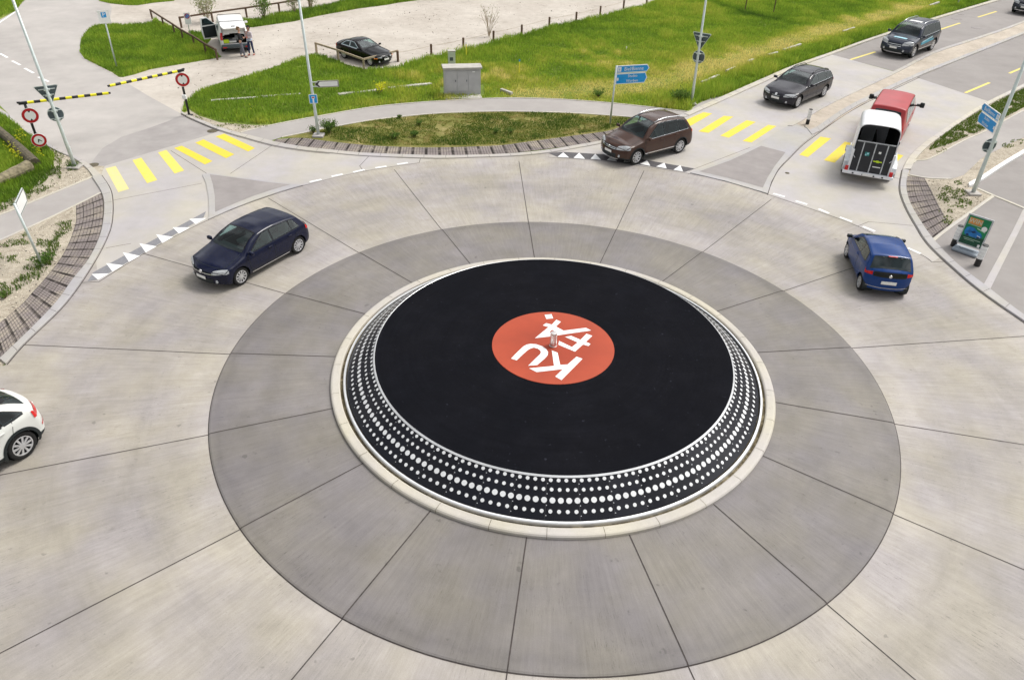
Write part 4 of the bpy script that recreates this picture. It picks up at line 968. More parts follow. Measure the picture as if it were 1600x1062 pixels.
    if bz:
        p = c.P(.0, 0, bz); MB().lathe([(.001, .012), (.058, .012), (.062, 0)], 20, axis='y').build('emblem', 'chrome', root).matrix_basis = Matrix.Translation((p.x + .03, 0, p.z)) @ Matrix.Rotation(-PI / 2, 4, 'Z') @ Matrix.Rotation(R(15), 4, 'X')
    return root
def place(root, c, pf_px, pr_px, side, fit=True):
    a, b = G(*pf_px), G(*pr_px); d = a - b; Lw = np.hypot(d[0], d[1]); h = math.atan2(d[1], d[0]); sc = Lw / c.wb if fit is True else (fit or 1.)
    u = np.array([math.cos(h), math.sin(h)]); lft = np.array([-u[1], u[0]])
    m = (a[:2] + b[:2]) / 2 - lft * side * (c.W / 2 - .05) * sc - u * ((c.xf + c.xr) / 2) * sc
    root.location = (m[0], m[1], .018); root.rotation_euler = (0, 0, h); root.scale = (sc,) * 3
    return sc
def hatch(L, W, H, wb, fo, wr, hood=.95, wsd=(1.15, 1.95), roofend=None, belt=(.93, 1.0), nose_z=.70, tailz=.96, rear=(3.75, 4.1), roofdrop=.10, **k):
    re = roofend or rear[0]
    top = [(0, nose_z), (.05, nose_z + .045), (.28, nose_z + .15), (.62, hood - .05), (wsd[0] - .05, hood + .06), (wsd[0] + .02, hood + .085), (wsd[1] - .35, H - .165), (wsd[1], H - .045), (wsd[1] + .3, H - .008), (wsd[1] + .7, H), (re - .5, H - roofdrop * .35), (re, H - roofdrop), (rear[1], tailz + .05), (L, tailz - .03)]
    return Car(L, W, wb, fo, wr, top, [(0, belt[0] - .06), (wsd[0], belt[0]), (re, belt[1]), (L, belt[1] - .02)], **k)
# navy hatchback
c = hatch(4.26, 1.79, 1.46, 2.63, .86, .315, rear=(3.72, 4.10))
root = thing('hatchback_car', 'dark navy blue five-door hatchback with silver alloy wheels driving toward the left edge', 'car')
mb = c.body(['paint_navy'])
finish_car(c, root, mb, ['paint_navy', 'black_plastic'], dict(ws=(1.17, 1.95), rw=(3.80, 4.06), wins=[(1.42, 2.38, 2.38, 2.08), (2.44, 3.28, 3.22, 2.44), (3.32, 3.66, 3.46, 3.28)], doors=[[(1.30, .30), (1.26, .92)], [(2.41, .28), (2.41, .95)], [(3.35, .55), (3.50, .97)], [(1.30, .30), (3.2, .29)]],
    handles=(2.22, 3.14), head=(.56, .30, .13, .02, .30), tail=(.60, .26, .80, .95), grille=(.585, .66, .60), bars=1, badge=.655, intake=(.28, .46, .60), plate=(.47, .62), bonnet=(.16, 1.12), fog=.36, seatmat='seat_pale', spokes=10, sill=(1.35, 3.05), sillz=.25))
place(root, c, (379.5, 445), (468, 395.5), 1)
# brown SUV
c = hatch(4.43, 1.81, 1.64, 2.60, .90, .345, hood=1.0, wsd=(1.22, 2.0), belt=(1.02, 1.10), nose_z=.80, tailz=1.04, rear=(3.86, 4.26), roofdrop=.12, zb=.26, tumble=.42)
root = thing('suv_car', 'brown compact SUV with silver roof rails driving over the white give-way triangles', 'car')
mb = c.body(['paint_brown'], clad=.36)
finish_car(c, root, mb, ['paint_brown', 'black_plastic'], dict(lip=.03, ws=(1.24, 2.02), rw=(3.92, 4.22), wins=[(1.46, 2.38, 2.38, 2.12), (2.44, 3.30, 3.26, 2.44), (3.35, 3.90, 3.68, 3.31)], doors=[[(1.32, .4), (1.28, 1.05)], [(2.41, .4), (2.41, 1.07)], [(3.38, .7), (3.5, 1.1)]],
    handles=(2.22, 3.14), head=(.52, .36, .14, .02, .36), tail=(.66, .26, .92, 1.12), grille=(.66, .80, .50), bars=2, badge=.73, intake=(.36, .52, .55), plate=(.56, .72), bonnet=(.18, 1.14), fog=.44, spokes=9, rails=(2.0, 3.85), sill=(1.35, 3.15), sillz=.42, trimline=True))
c.end_patch(True, [(0., b) for b in np.linspace(-.7, .7, 9)], .285, .32, .02, 'chrome', 'skid_plate', root)
place(root, c, (993, 258), (1060, 240), 1)
# grey estate
c = hatch(4.53, 1.82, 1.43, 2.76, .78, .32, hood=.92, wsd=(1.42, 2.15), belt=(.92, .98), nose_z=.66, tailz=.98, rear=(4.05, 4.42), roofdrop=.12, tumble=.46)
root = thing('estate_car', 'dark grey metallic estate car with lit headlights driving toward the crosswalk', 'car')
mb = c.body(['paint_grey'])
finish_car(c, root, mb, ['paint_grey', 'black_plastic'], dict(ws=(1.44, 2.17), rw=(4.12, 4.37), wins=[(1.62, 2.52, 2.52, 2.28), (2.58, 3.38, 3.36, 2.58), (3.43, 4.12, 3.90, 3.41)], doors=[[(1.5, .3), (1.5, .9)], [(2.55, .28), (2.55, .93)], [(3.5, .6), (3.55, .95)]],
    handles=(2.38, 3.26), head=(.50, .34, .12, .0, .30), tail=(.62, .26, .78, .94), grille=(.55, .64, .26), bars=1, intake=(.27, .42, .58), plate=(.48, .66), bonnet=(.16, 1.38), fog=.34, spokes=10, rails=(2.2, 4.0), railmat='black_gloss', trimline=True, badge=.665))
place(root, c, (1244.2, 169.4), (1285, 152.3), 1)
# slate SUV with stickers
c = hatch(4.64, 1.81, 1.68, 2.67, .96, .355, hood=1.03, wsd=(1.22, 1.92), belt=(1.05, 1.13), nose_z=.84, tailz=1.10, rear=(4.22, 4.50), roofdrop=.07, zb=.27, tumble=.38)
root = thing('suv_car', 'slate blue SUV with pale blue stickers on bonnet and doors and silver roof rails', 'car')
mb = c.body(['paint_slate'], clad=.38)
finish_car(c, root, mb, ['paint_slate', 'black_plastic'], dict(ws=(1.24, 1.94), rw=(4.26, 4.47), wins=[(1.46, 2.42, 2.42, 2.04), (2.48, 3.36, 3.34, 2.48), (3.41, 4.14, 4.0, 3.39)], doors=[[(1.34, .4), (1.3, 1.05)], [(2.45, .4), (2.45, 1.07)], [(3.4, .7), (3.5, 1.1)]],
    handles=(2.26, 3.2), head=(.55, .42, .17, .03, .42), tail=(.66, .26, .92, 1.2), grille=(.60, .80, .50), bars=2, intake=(.34, .52, .62), plate=(.57, .74), bonnet=(.18, 1.16), fog=.44, spokes=7, rails=(1.95, 4.2), sill=(1.4, 3.2), sillz=.42, trimline=True))
plain('sticker_cyan', (.35, .62, .72), .4); plain('sticker_teal', (.02, .30, .45), .4)
c.top_patch(lambda b: (.52, .74), -.42, .42, .012, 'sticker_cyan', 'bonnet_sticker', root)
for sg in (-1, 1):
    c.side_patch([(1.55, .62), (3.2, .70), (3.3, .80), (1.5, .80)], sg, .008, 'sticker_teal', 'door_sticker', root); c.side_patch([(1.6, .74), (3.0, .87), (3.05, .95), (1.65, .82)], sg, .012, 'sticker_cyan', 'door_sticker', root)
c.top_patch(lambda b: (2.15, 2.42), -.55, .55, .014, 'plate_white', 'roof_sticker', root)
c.end_patch(True, [(0., b) for b in np.linspace(-.7, .7, 9)], .29, .325, .02, 'chrome', 'skid_plate', root)
slate_car = c; place(root, c, (1424.3, 91.1), (1453.6, 79.6), 1)
slate_h = root.rotation_euler.z
# dark car cut by the top right corner
c = hatch(4.7, 1.85, 1.65, 2.75, .90, .35, hood=1.03, wsd=(1.25, 1.95), belt=(1.05, 1.12), nose_z=.84, tailz=1.08, rear=(4.3, 4.6), roofdrop=.07, zb=.27, tumble=.38)
root = thing('suv_car', 'dark car with pale headlight cut off by the top right corner of the picture', 'car')
mb = c.body(['paint_charcoal'], clad=.40)
finish_car(c, root, mb, ['paint_charcoal', 'black_plastic'], dict(ws=(1.27, 1.97), rw=(4.33, 4.57), wins=[(1.46, 2.42, 2.42, 2.06), (2.48, 3.36, 3.34, 2.48), (3.41, 4.14, 4.0, 3.39)], doors=[[(2.45, .4), (2.45, 1.07)]], handles=(2.26, 3.2), head=(.55, .34, .15, .02, .34), tail=(.66, .26, .92, 1.12), grille=(.60, .78, .45), bars=2, intake=(.36, .52, .6), plate=(.56, .74), bonnet=(.18, 1.16), fog=.44, spokes=7, badge=.72))
c.end_patch(True, [(0., b) for b in np.linspace(-.8, .8, 9)], .31, .35, .02, 'chrome', 'skid_plate', root)
hh = slate_h - .02; sc_ = 1.14; q = G(1576.5, 21); u = np.array([math.cos(hh), math.sin(hh)]); lf = np.array([-u[1], u[0]])
m_ = q[:2] - u * (2.20 * sc_) + lf * (.86 * sc_); root.location = (m_[0], m_[1], .01); root.rotation_euler = (0, 0, hh); root.scale = (sc_,) * 3
# blue city car
c = hatch(3.41, 1.62, 1.46, 2.34, .60, .285, hood=.93, wsd=(.72, 1.45), belt=(.95, 1.05), nose_z=.72, tailz=1.0, rear=(2.98, 3.24), roofdrop=.06, tumble=.34, nose=.24, tail=.22, pf=[(0, .86), (.1, .93), (.35, .985), (.7, 1), (2.7, 1), (3.15, .97), (3.41, .93)])
root = thing('city_car', 'small bright blue three-door city car seen from behind with red tail lights', 'car')
mb = c.body(['paint_blue'])
finish_car(c, root, mb, ['paint_blue', 'black_plastic'], dict(ws=(.74, 1.47), rw=(2.99, 3.27), rwb=.88, wins=[(1.0, 2.06, 2.06, 1.58), (2.12, 2.80, 2.68, 2.12)], doors=[[(.92, .3), (.9, .93)], [(2.09, .28), (2.09, 1.0)]], handles=(1.95,), head=(.56, .3, .15, .02, .3), tail=(.74, .19, .80, 1.0), grille=(.58, .66, .4), bars=1, intake=(.28, .45, .5), plate=(.46, .60), bonnet=(.14, .70), fog=.36, spokes=6, mirror='black_plastic'))
c.end_patch(False, [(0., b) for b in np.linspace(-.70, .70, 11)], .78, .99, .014, 'black_gloss', 'hatch_panel', root)
c.end_patch(False, [(0., b) for b in np.linspace(-.9, .9, 13)], .385, .40, .012, 'chrome', 'bumper_strip', root)
p = c.P(3.41, 0, .84); MB().lathe([(.001, .012), (.052, .012), (.056, 0)], 20, axis='y').build('emblem', 'chrome', root).matrix_basis = Matrix.Translation((p.x - .03, 0, p.z)) @ Matrix.Rotation(PI / 2, 4, 'Z')
p = c.P(3.0, 0, top=True); MB().box((p.x - .02, 0, p.z + .02), (.05, .30, .025), bev=.008).build('brake_light', 'lamp_red', root)
for yy in (-.45, .45):
    p = c.P(3.02, yy, top=True); MB().box((p.x, p.y, p.z + .015), (.07, .06, .02)).build('hinge', 'black_plastic', root)
place(root, c, (1320, 402), (1339.5, 451.7), 1)
# white SUV at the left edge
c = hatch(4.39, 1.83, 1.60, 2.60, .89, .36, hood=1.0, wsd=(1.2, 1.95), belt=(1.0, 1.12), nose_z=.80, tailz=1.10, rear=(3.58, 4.20), roofend=3.55, roofdrop=.12, zb=.26, tumble=.45, tail=.26)
root = thing('suv_car', 'white SUV with black wheel arches leaving at the left edge of the picture', 'car')
mb = c.body(['paint_white'], clad=.40)
finish_car(c, root, mb, ['paint_white', 'black_plastic'], dict(lip=.07, ws=(1.22, 1.97), rw=(3.66, 4.14), rwb=.74, wins=[(1.44, 2.4, 2.4, 2.1), (2.46, 3.26, 3.18, 2.46), (3.31, 3.86, 3.42, 3.23)], doors=[[(2.43, .4), (2.43, 1.02)], [(3.36, .7), (3.5, 1.1)]],
    handles=(2.26, 3.16), head=(.55, .3, .14, .02, .3), tail=(.52, .30, .86, 1.06), grille=(.55, .76, .4), bars=1, intake=(.34, .5, .6), plate=(.56, .72), bonnet=(.18, 1.15), fog=.42, spokes=10, trimline=False))
c.end_patch(False, [(0., b) for b in np.linspace(.5, 1, 5)] + [(.06, 1), (.12, 1)], .54, .60, .012, 'lamp_red', 'reflector', root)
c.end_patch(False, [(0., b) for b in np.linspace(-1, -.5, 5)][::1], .54, .60, .012, 'lamp_red', 'reflector', root)
p = c.P(3.60, 0, top=True); MB().box((p.x - .03, 0, p.z + .015), (.18, 1.15, .03), bev=.012).build('roof_spoiler', 'black_gloss', root)
wr_ = G(43.5, 713.5); hw_ = R(246); u = np.array([math.cos(hw_), math.sin(hw_)]); lf = np.array([-u[1], u[0]])
m_ = wr_[:2] - lf * (c.W / 2 - .05) - u * c.xr; root.location = (m_[0], m_[1], .018); root.rotation_euler = (0, 0, hw_)
# parked black saloon
top = [(0, .66), (.05, .70), (.3, .80), (.8, .88), (1.45, .965), (1.55, 1.0), (2.1, 1.26), (2.35, 1.355), (2.7, 1.385), (3.0, 1.37), (3.35, 1.29), (3.85, 1.075), (4.0, 1.045), (4.35, 1.03), (4.48, .98)]
c = Car(4.48, 1.78, 2.73, .75, .315, top, [(0, .84), (1.5, .90), (3.9, .97), (4.48, .95)], tumble=.50, crown=(.09, .05))
root = thing('saloon_car', 'parked black two-door saloon with amber indicator behind the low brown fence', 'car')
mb = c.body(['paint_black'])
finish_car(c, root, mb, ['paint_black', 'black_plastic'], dict(ws=(1.56, 2.30), rw=(3.22, 3.80), rwb=.76, roofgap=.06, wins=[(1.86, 2.75, 2.75, 2.38), (2.80, 3.62, 3.22, 2.80)], doors=[[(1.6, .3), (1.6, .88)], [(2.85, .28), (2.85, .92)]], handles=(2.66,), head=(.48, .26, .12, .0, .18), tail=(.62, .26, .74, .92), grille=(.55, .64, .22), bars=1, badge=None, intake=(.26, .40, .5), plate=(.46, .78), bonnet=(.14, 1.42), fog=.34, spokes=10, trimline=True, surround='chrome', lens=False))
for sg in (-1, 1): c.end_patch(True, [(0.0, sg * b) for b in np.linspace(.86, 1, 4)] + [(.06, sg), (.14, sg)], .53, .60, .02, 'lamp_amber', 'indicator', root)
place(root, c, (579, 104), (538, 92), -1, fit=True)
saloon = root
# ------------------------------------------------------------------ red van and horse trailer
top = [(0, .86), (.05, .95), (.5, 1.10), (.85, 1.20), (.95, 1.24), (1.55, 1.78), (1.75, 1.88), (2.3, 1.93), (5.0, 1.93), (5.30, 1.88), (5.38, 1.3), (5.4, 1.1)]
c = Car(5.4, 1.88, 3.3, .88, .33, top, [(0, 1.05), (.9, 1.10), (5.4, 1.14)], tumble=.19, crown=(.08, .06), tail=.06, front_lean=.04)
root = thing('red_van', 'faded red van with black mirrors towing the white horse trailer', 'van')
mb = c.body(['paint_red'])
finish_car(c, root, mb, ['paint_red', 'black_plastic'], dict(ws=(.97, 1.55), rw=(5.315, 5.37), wins=[(1.35, 2.2, 2.2, 1.75), (2.35, 3.4, 3.4, 2.35), (3.5, 4.5, 4.5, 3.5)], doors=[[(2.27, .3), (2.27, 1.8)]], handles=(2.1,), head=(.55, .2, .16, .02, .25), tail=(.86, .1, .8, 1.1), grille=(.65, .78, .5), cabin=True, bars=1, intake=(.3, .45, .6), plate=(.5, .6), bonnet=None, spokes=8, mirror='black_plastic'))
for sg in (-1, 1):
    p = c.P(1.35, sg, 1.2); MB().tube([(p.x, p.y, p.z), (p.x, p.y + sg * .22, p.z + .05)], .03, 8).box((p.x, p.y + sg * .34, p.z + .06), (.12, .22, .26), bev=.05).build('towing_mirror', 'black_plastic', root)
vh = R(60); u = np.array([math.cos(vh), math.sin(vh)]); fr = np.array([18.48, 22.25]); m_ = fr - u * c.xf; root.location = (m_[0], m_[1], .018); root.rotation_euler = (0, 0, vh)
plain('trailer_white', (.80, .81, .84), .3, var=.03, coat=.3); plain('trailer_black', (.016, .017, .022), .45, var=.3, vs=3); plain('trailer_dark', (.008, .007, .007), .9, var=.3)
plain('sticker_lime', (.55, .75, .02), .5); plain('sticker_green', (.02, .22, .20), .5); plain('galvanised', (.50, .52, .54), .5, metal=.4, var=.2, vs=6)
th = R(68); tr = thing('horse_trailer', 'white horse trailer with black rear ramp, open above, towed by the red van', 'trailer', (14.08, 14.02, .018), th)
W2, H2, LT = .83, 2.46, 3.35
def roof_sec(x):
    """cross-section points of the shell from left sill over the roof to right sill"""
    k = max(0., (x - LT * .72) / (LT * .28)); zt = H2 - .55 * k ** 2; w = W2 - .26 * k ** 2; pts = []
    for a in np.linspace(0, PI, 13): pts.append((w * math.cos(a) ** (1) if abs(math.cos(a)) < 1e-9 else math.copysign(abs(math.cos(a)) ** .45, math.cos(a)) * w, zt - .32 + .32 * math.sin(a) ** .75))
    return [(w + .04 * (1 - k), .62)] + [(w + .01, 1.2)] + pts + [(-w - .01, 1.2)] + [(-w - .04 * (1 - k), .62)]
xs = [0, .06] + list(np.linspace(.3, LT, 14)); mb = MB(); n = len(roof_sec(0)); V = []; xsl = []
for x in xs:
    for (y, z) in roof_sec(max(x, 0)):
        xo = x - (0.30 * (z - .62) / 1.6 * -1 if False else 0)
        V.append((x + .32 * max(0, (z - .9)) / 1.3 * max(0, 1 - x / 1.5), y, z))
mb.add(V, [(i * n + j, i * n + j + 1, (i + 1) * n + j + 1, (i + 1) * n + j) for i in range(len(xs) - 1) for j in range(n - 1)] + [tuple((len(xs) - 1) * n + j for j in range(n))])
# inner dark skin
V2 = [(v[0] + .004, v[1] * .965, v[2] - .03) for v in V]; mb.add(V2, [(i * n + j, (i + 1) * n + j, (i + 1) * n + j + 1, i * n + j + 1) for i in range(len(xs) - 1) for j in range(n - 1)] + [tuple((len(xs) - 1) * n + j for j in range(n))][::-1], 1)
mb.add([(V[j][0], V[j][1], V[j][2]) for j in range(n)] + [(V2[j][0], V2[j][1], V2[j][2]) for j in range(n)], [(j, j + 1, n + j + 1, n + j) for j in range(n - 1)], 0)
mb.build('shell', ['trailer_white', 'trailer_dark'], tr, smooth=True)
MB().box((LT / 2, 0, .52), (LT, 2 * W2 + .06, .10)).box((LT / 2, 0, .575), (LT - .1, 2 * W2 - .1, .02), 1).box((LT + .5, 0, .45), (1.2, .10, .10)).build('chassis', ['galvanised', 'trailer_dark'], tr)
# rear posts and ramp
rl = MB()
RT0, RT1 = Vector((-.02, 0, .50)), Vector((.14, 0, 1.78))
ru = (RT1 - RT0); rn = Vector((-ru.z, 0, ru.x)).normalized(); L_r = ru.length; ruu = ru.normalized(); ry = Vector((0, 1, 0))
def rp(y, h, o): return RT0 + ruu * h + ry * y + rn * o
def rplate(mb, y0, y1, h0, h1, o0, o1, m=0):
    P = [rp(y, h, o) for y in (y0, y1) for h in (h0, h1) for o in (o0, o1)]
    mb.add(P, [(0, 1, 3, 2), (4, 6, 7, 5), (0, 4, 5, 1), (2, 3, 7, 6), (0, 2, 6, 4), (1, 5, 7, 3)], m)
rw_ = .77
mb = MB(); rplate(mb, -rw_, rw_, 0, L_r, -.02, .035); ramp = mb.build('rear_ramp', 'trailer_black', tr)
mb = MB()
for y in (-.48, 0.0, .48): rplate(mb, y - .022, y + .022, .02, L_r - .04, .035, .055)
rplate(mb, -rw_, rw_, L_r - .03, L_r + .01, -.02, .045)
mb.build('ramp_rail', 'galvanised', ramp)
for (y0, y1, h0, h1, mt) in ((.16, .34, .70, .86, 'sticker_green'), (-.28, -.18, .86, .95, 'sticker_white_'), (-.42, -.10, .27, .31, 'sticker_white_')):
    mb = MB(); rplate(mb, y0, y1, h0, h1, .036, .040); mb.build('sticker', 'sign_white' if mt.startswith('sticker_white') else mt, ramp)
mb = MB(); rplate(mb, .19, .26, .76, .84, .041, .043); rplate(mb, .27, .32, .71, .78, .041, .043); mb.build('sticker', 'sticker_cyan', ramp)
mb = MB(); P = [(-.42, .50), (-.30, .50), (-.30, .475), (-.20, .475), (-.20, .50), (-.08, .50), (-.05, .55), (-.18, .55), (-.18, .575), (-.28, .575), (-.28, .55), (-.41, .55)]
V = [rp(y, h, .042) for y, h in P]; mb.add(V, [tuple(t) for t in tessellate_polygon([[Vector((a, b, 0)) for a, b in P]])]); mb.build('sticker', 'sticker_lime', ramp)
mb = MB().box((-.10, 0, .44), (.16, 2.06, .14), bev=.03).build('rear_bumper', 'trailer_white', tr)
for y in (-.6, -.25, .2, .6): MB().box((-.185, y, .44), (.02, .07, .06)).build('bumper_mount', 'black_plastic', tr)
MB().box((-.19, .0, .44), (.012, .42, .10)).build('number_plate', 'plate_white', tr)
for sg in (-1, 1):
    f = MB(); P = [(.0, .44), (.0, .62), (.15, .80), (.5, .92), (1.9, .92), (2.3, .75), (2.4, .5), (2.3, .5), (1.85, .80), (.6, .80), (.25, .62)]
    f.plate(P, (0, sg * (W2 + .13), 0), (1, 0, 0), (0, 0, 1), .22); f.build('mudguard', 'galvanised', tr)
    MB().box((-.02, sg * (W2 - .0), .95), (.10, .10, .95), bev=.02).build('rear_post', 'trailer_white', tr)
    MB().box((-.10, sg * .90, .60), (.06, .14, .22), bev=.02).build('tail_light', 'lamp_red', tr)
    MB().tube([(.18, sg * (W2 + .02), 1.5), (.05, sg * (W2 + .03), 1.25), (-.12, sg * (W2 - .14), 1.10)], .014, 6).build('ramp_latch', 'rim_silver', tr)
    for x in (.95, 1.65): wheel(tr, x, sg * (W2 + .13), .31, sg, 5, w=.17, rimmat='galvanised', rimr=.62)
MB().tube([(.3, 0, .58), (.3, 0, 1.7)], .02, 8).box((1.6, 0, 1.1), (2.4, .03, .9), 1).build('partition', ['rim_silver', 'trailer_dark'], tr)
MB().box((LT + .95, 0, .47), (.3, .09, .09)).tube([(LT + .75, 0, .2), (LT + .75, 0, .75)], .035, 8).build('drawbar', 'galvanised', tr)
# ------------------------------------------------------------------ white van with open doors
top = [(0, .80), (.05, .88), (.5, 1.05), (.8, 1.14), (.95, 1.2), (1.6, 1.70), (1.85, 1.79), (2.4, 1.82), (4.1, 1.80), (4.22, 1.76), (4.25, 1.5)]
c = Car(4.25, 1.80, 2.70, .84, .32, top, [(0, 1.0), (.9, 1.06), (4.25, 1.14)], tumble=.20, crown=(.08, .05), tail=.05, front_lean=.04)
root = thing('white_van', 'white parked van with raised tailgate, open front door and cargo area showing', 'van')
mb = c.body(['paint_vanwhite'], clad=.34, cut=lambda q: q[0] < -2.0 and .62 < q[2] < 1.66 and abs(q[1]) < .70)
finish_car(c, root, mb, ['paint_vanwhite', 'black_plastic'], dict(ws=(.97, 1.6), rw=(1.7, 1.72), rwb=.1, wins=[(1.4, 2.25, 2.25, 1.85), (2.35, 3.1, 3.1, 2.35)], doors=[[(2.3, .3), (2.3, 1.7)]], handles=(2.15,), head=(.55, .3, .16, .02, .3), tail=(.84, .06, .80, 1.22), grille=(.62, .76, .5), cabin=False, bars=1, intake=(.3, .45, .6), plate=(.5, .47), bonnet=None, spokes=7, mirror='paint_vanwhite'))
cb = MB(); x0, x1 = -2.08, -.55
Vb = [(x, y, z) for x in (x0, x1) for y in (-.69, .69) for z in (.62, 1.66)]
cb.add(Vb, [(0, 4, 6, 2), (1, 3, 7, 5), (0, 1, 5, 4), (2, 6, 7, 3), (4, 5, 7, 6)]); cb.build('cargo_area', 'trailer_dark', root)
MB().box((-1.6, .25, .70), (.7, .7, .12), bev=.03).box((-1.3, -.3, .78), (.6, .5, .3), bev=.03).box((-1.72, -.1, .82), (.22, .45, .06), bev=.02).build('cargo', 'cabinet_grey', root)
MB().box((-2.02, .52, .72), (.12, .34, .24), bev=.05).build('safety_vest', 'sticker_lime', root)
MB().box((-2.02, .12, .66), (.1, .5, .10), bev=.03).build('green_crate', 'leaf_crate', root) if 'leaf_crate' in MAT else MB().box((-2.02, .14, .68), (.10, .42, .10), bev=.03).build('cargo_bag', 'sign_white', root)
MB().box((-2.13, 0, .45), (.14, 1.7, .22), bev=.05).build('rear_bumper', 'steel_dark', root)
for sg in (-1, 1): MB().box((-2.20, sg * .66, .40), (.02, .22, .07)).build('reflector', 'lamp_red', root)
tgm = MB().plate([(0, -.72), (0, .72), (.62, .70), (.98, .62), (1.0, .5), (1.0, -.5), (.98, -.62), (.62, -.70)], (0, 0, 0), (-1, 0, 0), (0, 1, 0), .06)
tg = tgm.build('tailgate', 'paint_vanwhite', root); tg.location = (-2.0, 0, 1.80); tg.rotation_euler = (0, R(-8), 0)
MB().plate([(.12, -.58), (.12, .58), (.5, .56), (.5, -.56)], (0, 0, .033), (-1, 0, 0), (0, 1, 0), .006).build('tailgate_window', 'paint_vanwhite', tg)
MB().box((-.72, 0, .045), (.06, .22, .03)).build('tailgate_handle', 'black_plastic', tg)
for x in (-1.85, .05): 
    pz = 1.86; MB().tube([(x, -.72, pz - .06), (x, -.68, pz), (x, .68, pz), (x, .72, pz - .06)], .016, 8).build('roof_bar', 'black_plastic', root)
dr = MB(); P = [(0, .32), (-.95, .34), (-1.02, .8), (-1.0, 1.15), (-.95, 1.62), (-.55, 1.66), (-.1, 1.2), (0, 1.12)]
dr.plate(P, (0, 0, 0), (1, 0, 0), (0, 0, 1), .07)
dpiv = dr.build('front_door', 'paint_vanwhite', root); dpiv.location = (2.125 - 1.25, .88, 0); dpiv.rotation_euler = (0, 0, R(-66))
for s_ in (1, -1):
    MB().plate([(-.10, 1.17), (-.93, 1.17), (-.88, 1.56), (-.56, 1.58)], (0, s_ * .04, 0), (1, 0, 0), (0, 0, 1), .01).build('door_window', 'window_glass', dpiv)
MB().plate([(-.05, .40), (-.90, .42), (-.95, 1.10), (-.06, 1.10)], (0, -.042, 0), (1, 0, 0), (0, 0, 1), .012).build('door_lining', 'black_plastic', dpiv)
vh2 = R(113); u = np.array([math.cos(vh2), math.sin(vh2)]); rear_mid = np.array([-19.02, 31.30]); m_ = rear_mid + u * 2.12; root.location = (m_[0], m_[1], .008); root.rotation_euler = (0, 0, vh2)
VAN_U = u; VAN_REAR = rear_mid
# ------------------------------------------------------------------ lamp posts and signs
def text_mesh(body, size, name='lettering'):
    cu = bpy.data.curves.new('txt', 'FONT'); cu.body = body; cu.size = size; cu.align_x = 'CENTER'; cu.align_y = 'CENTER'; cu.resolution_u = 2
    o = bpy.data.objects.new('txt', cu); COL.objects.link(o); dg = bpy.context.evaluated_depsgraph_get()
    me = bpy.data.meshes.new_from_object(o.evaluated_get(dg)); bpy.data.objects.remove(o); return me
def add_text(mb, body, size, O, U, Wv, off, m, sx=1.0, cx=0., cy=0.):
    me = text_mesh(body, size); U, Wv = Vector(U), Vector(Wv); nn = U.cross(Wv).normalized(); O = Vector(O)
    mb.add([tuple(O + U * (v.co.x * sx + cx) + Wv * (v.co.y + cy) + nn * off) for v in me.vertices], [tuple(p.vertices) for p in me.polygons], m)
    bpy.data.meshes.remove(me)
def circ(r, n=32, cx=0, cy=0): return [(cx + r * math.cos(2 * PI * k / n), cy + r * math.sin(2 * PI * k / n)) for k in range(n)]
def rrect(x0, y0, x1, y1, r, n=4):
    P = []
    for cx, cy, a0 in ((x1 - r, y1 - r, 0), (x0 + r, y1 - r, 90), (x0 + r, y0 + r, 180), (x1 - r, y0 + r, 270)):
        P += [(cx + r * math.cos(R(a0 + 90 * k / n)), cy + r * math.sin(R(a0 + 90 * k / n))) for k in range(n + 1)]
    return P
def lamp_post(base_px, top_px, label, H=8.0, r=.075, foot=True):
    b = G(*base_px)
    # lean of the post taken from where its top leaves the photograph
    v = top_px[1]; h = height_at(b[0], b[1], v); t = G(top_px[0], v, h); lean = (t[:2] - b[:2]) / h
    o = thing('lamp_post', label, 'lamp post', (b[0], b[1], 0), group='galvanised lamp posts round the roundabout')
    MB().tube([(0, 0, 0), (lean[0] * 1.2, lean[1] * 1.2, 1.2), (lean[0] * 1.22, lean[1] * 1.22, 1.24), (lean[0] * H, lean[1] * H, H)], [r, r, r * .92, r * .62], 16).build('pole', 'steel', o, smooth=True)
    if foot: MB().box((0, 0, .05), (.52, .52, .10), bev=.03).build('footing', 'kerb_concrete', o)
    MB().box((lean[0] * .7 + r * .9, lean[1] * .7, .75), (.012, .09, .34), bev=.003).build('service_door', 'steel', o)
    # lamp head high above the frame
    tx, ty = lean[0] * H, lean[1] * H; d = Vector((-b[0], -b[1], 0)).normalized()
    MB().tube([(tx, ty, H - .05), (tx + d.x * .25, ty + d.y * .25, H + .05), (tx + d.x * .9, ty + d.y * .9, H + .08)], .035, 8).box((tx + d.x * 1.1, ty + d.y * 1.1, H + .08), (.5, .22, .08), bev=.03).build('lamp_head', 'steel', o)
    return o, b, lean
def frame_dir(u0, u1, z):
    a, b = G(*u0, z), G(*u1, z); d = b - a; L = np.hypot(d[0], d[1]); return Vector((d[0] / L, d[1] / L, 0)), L
UP = Vector((0, 0, 1))
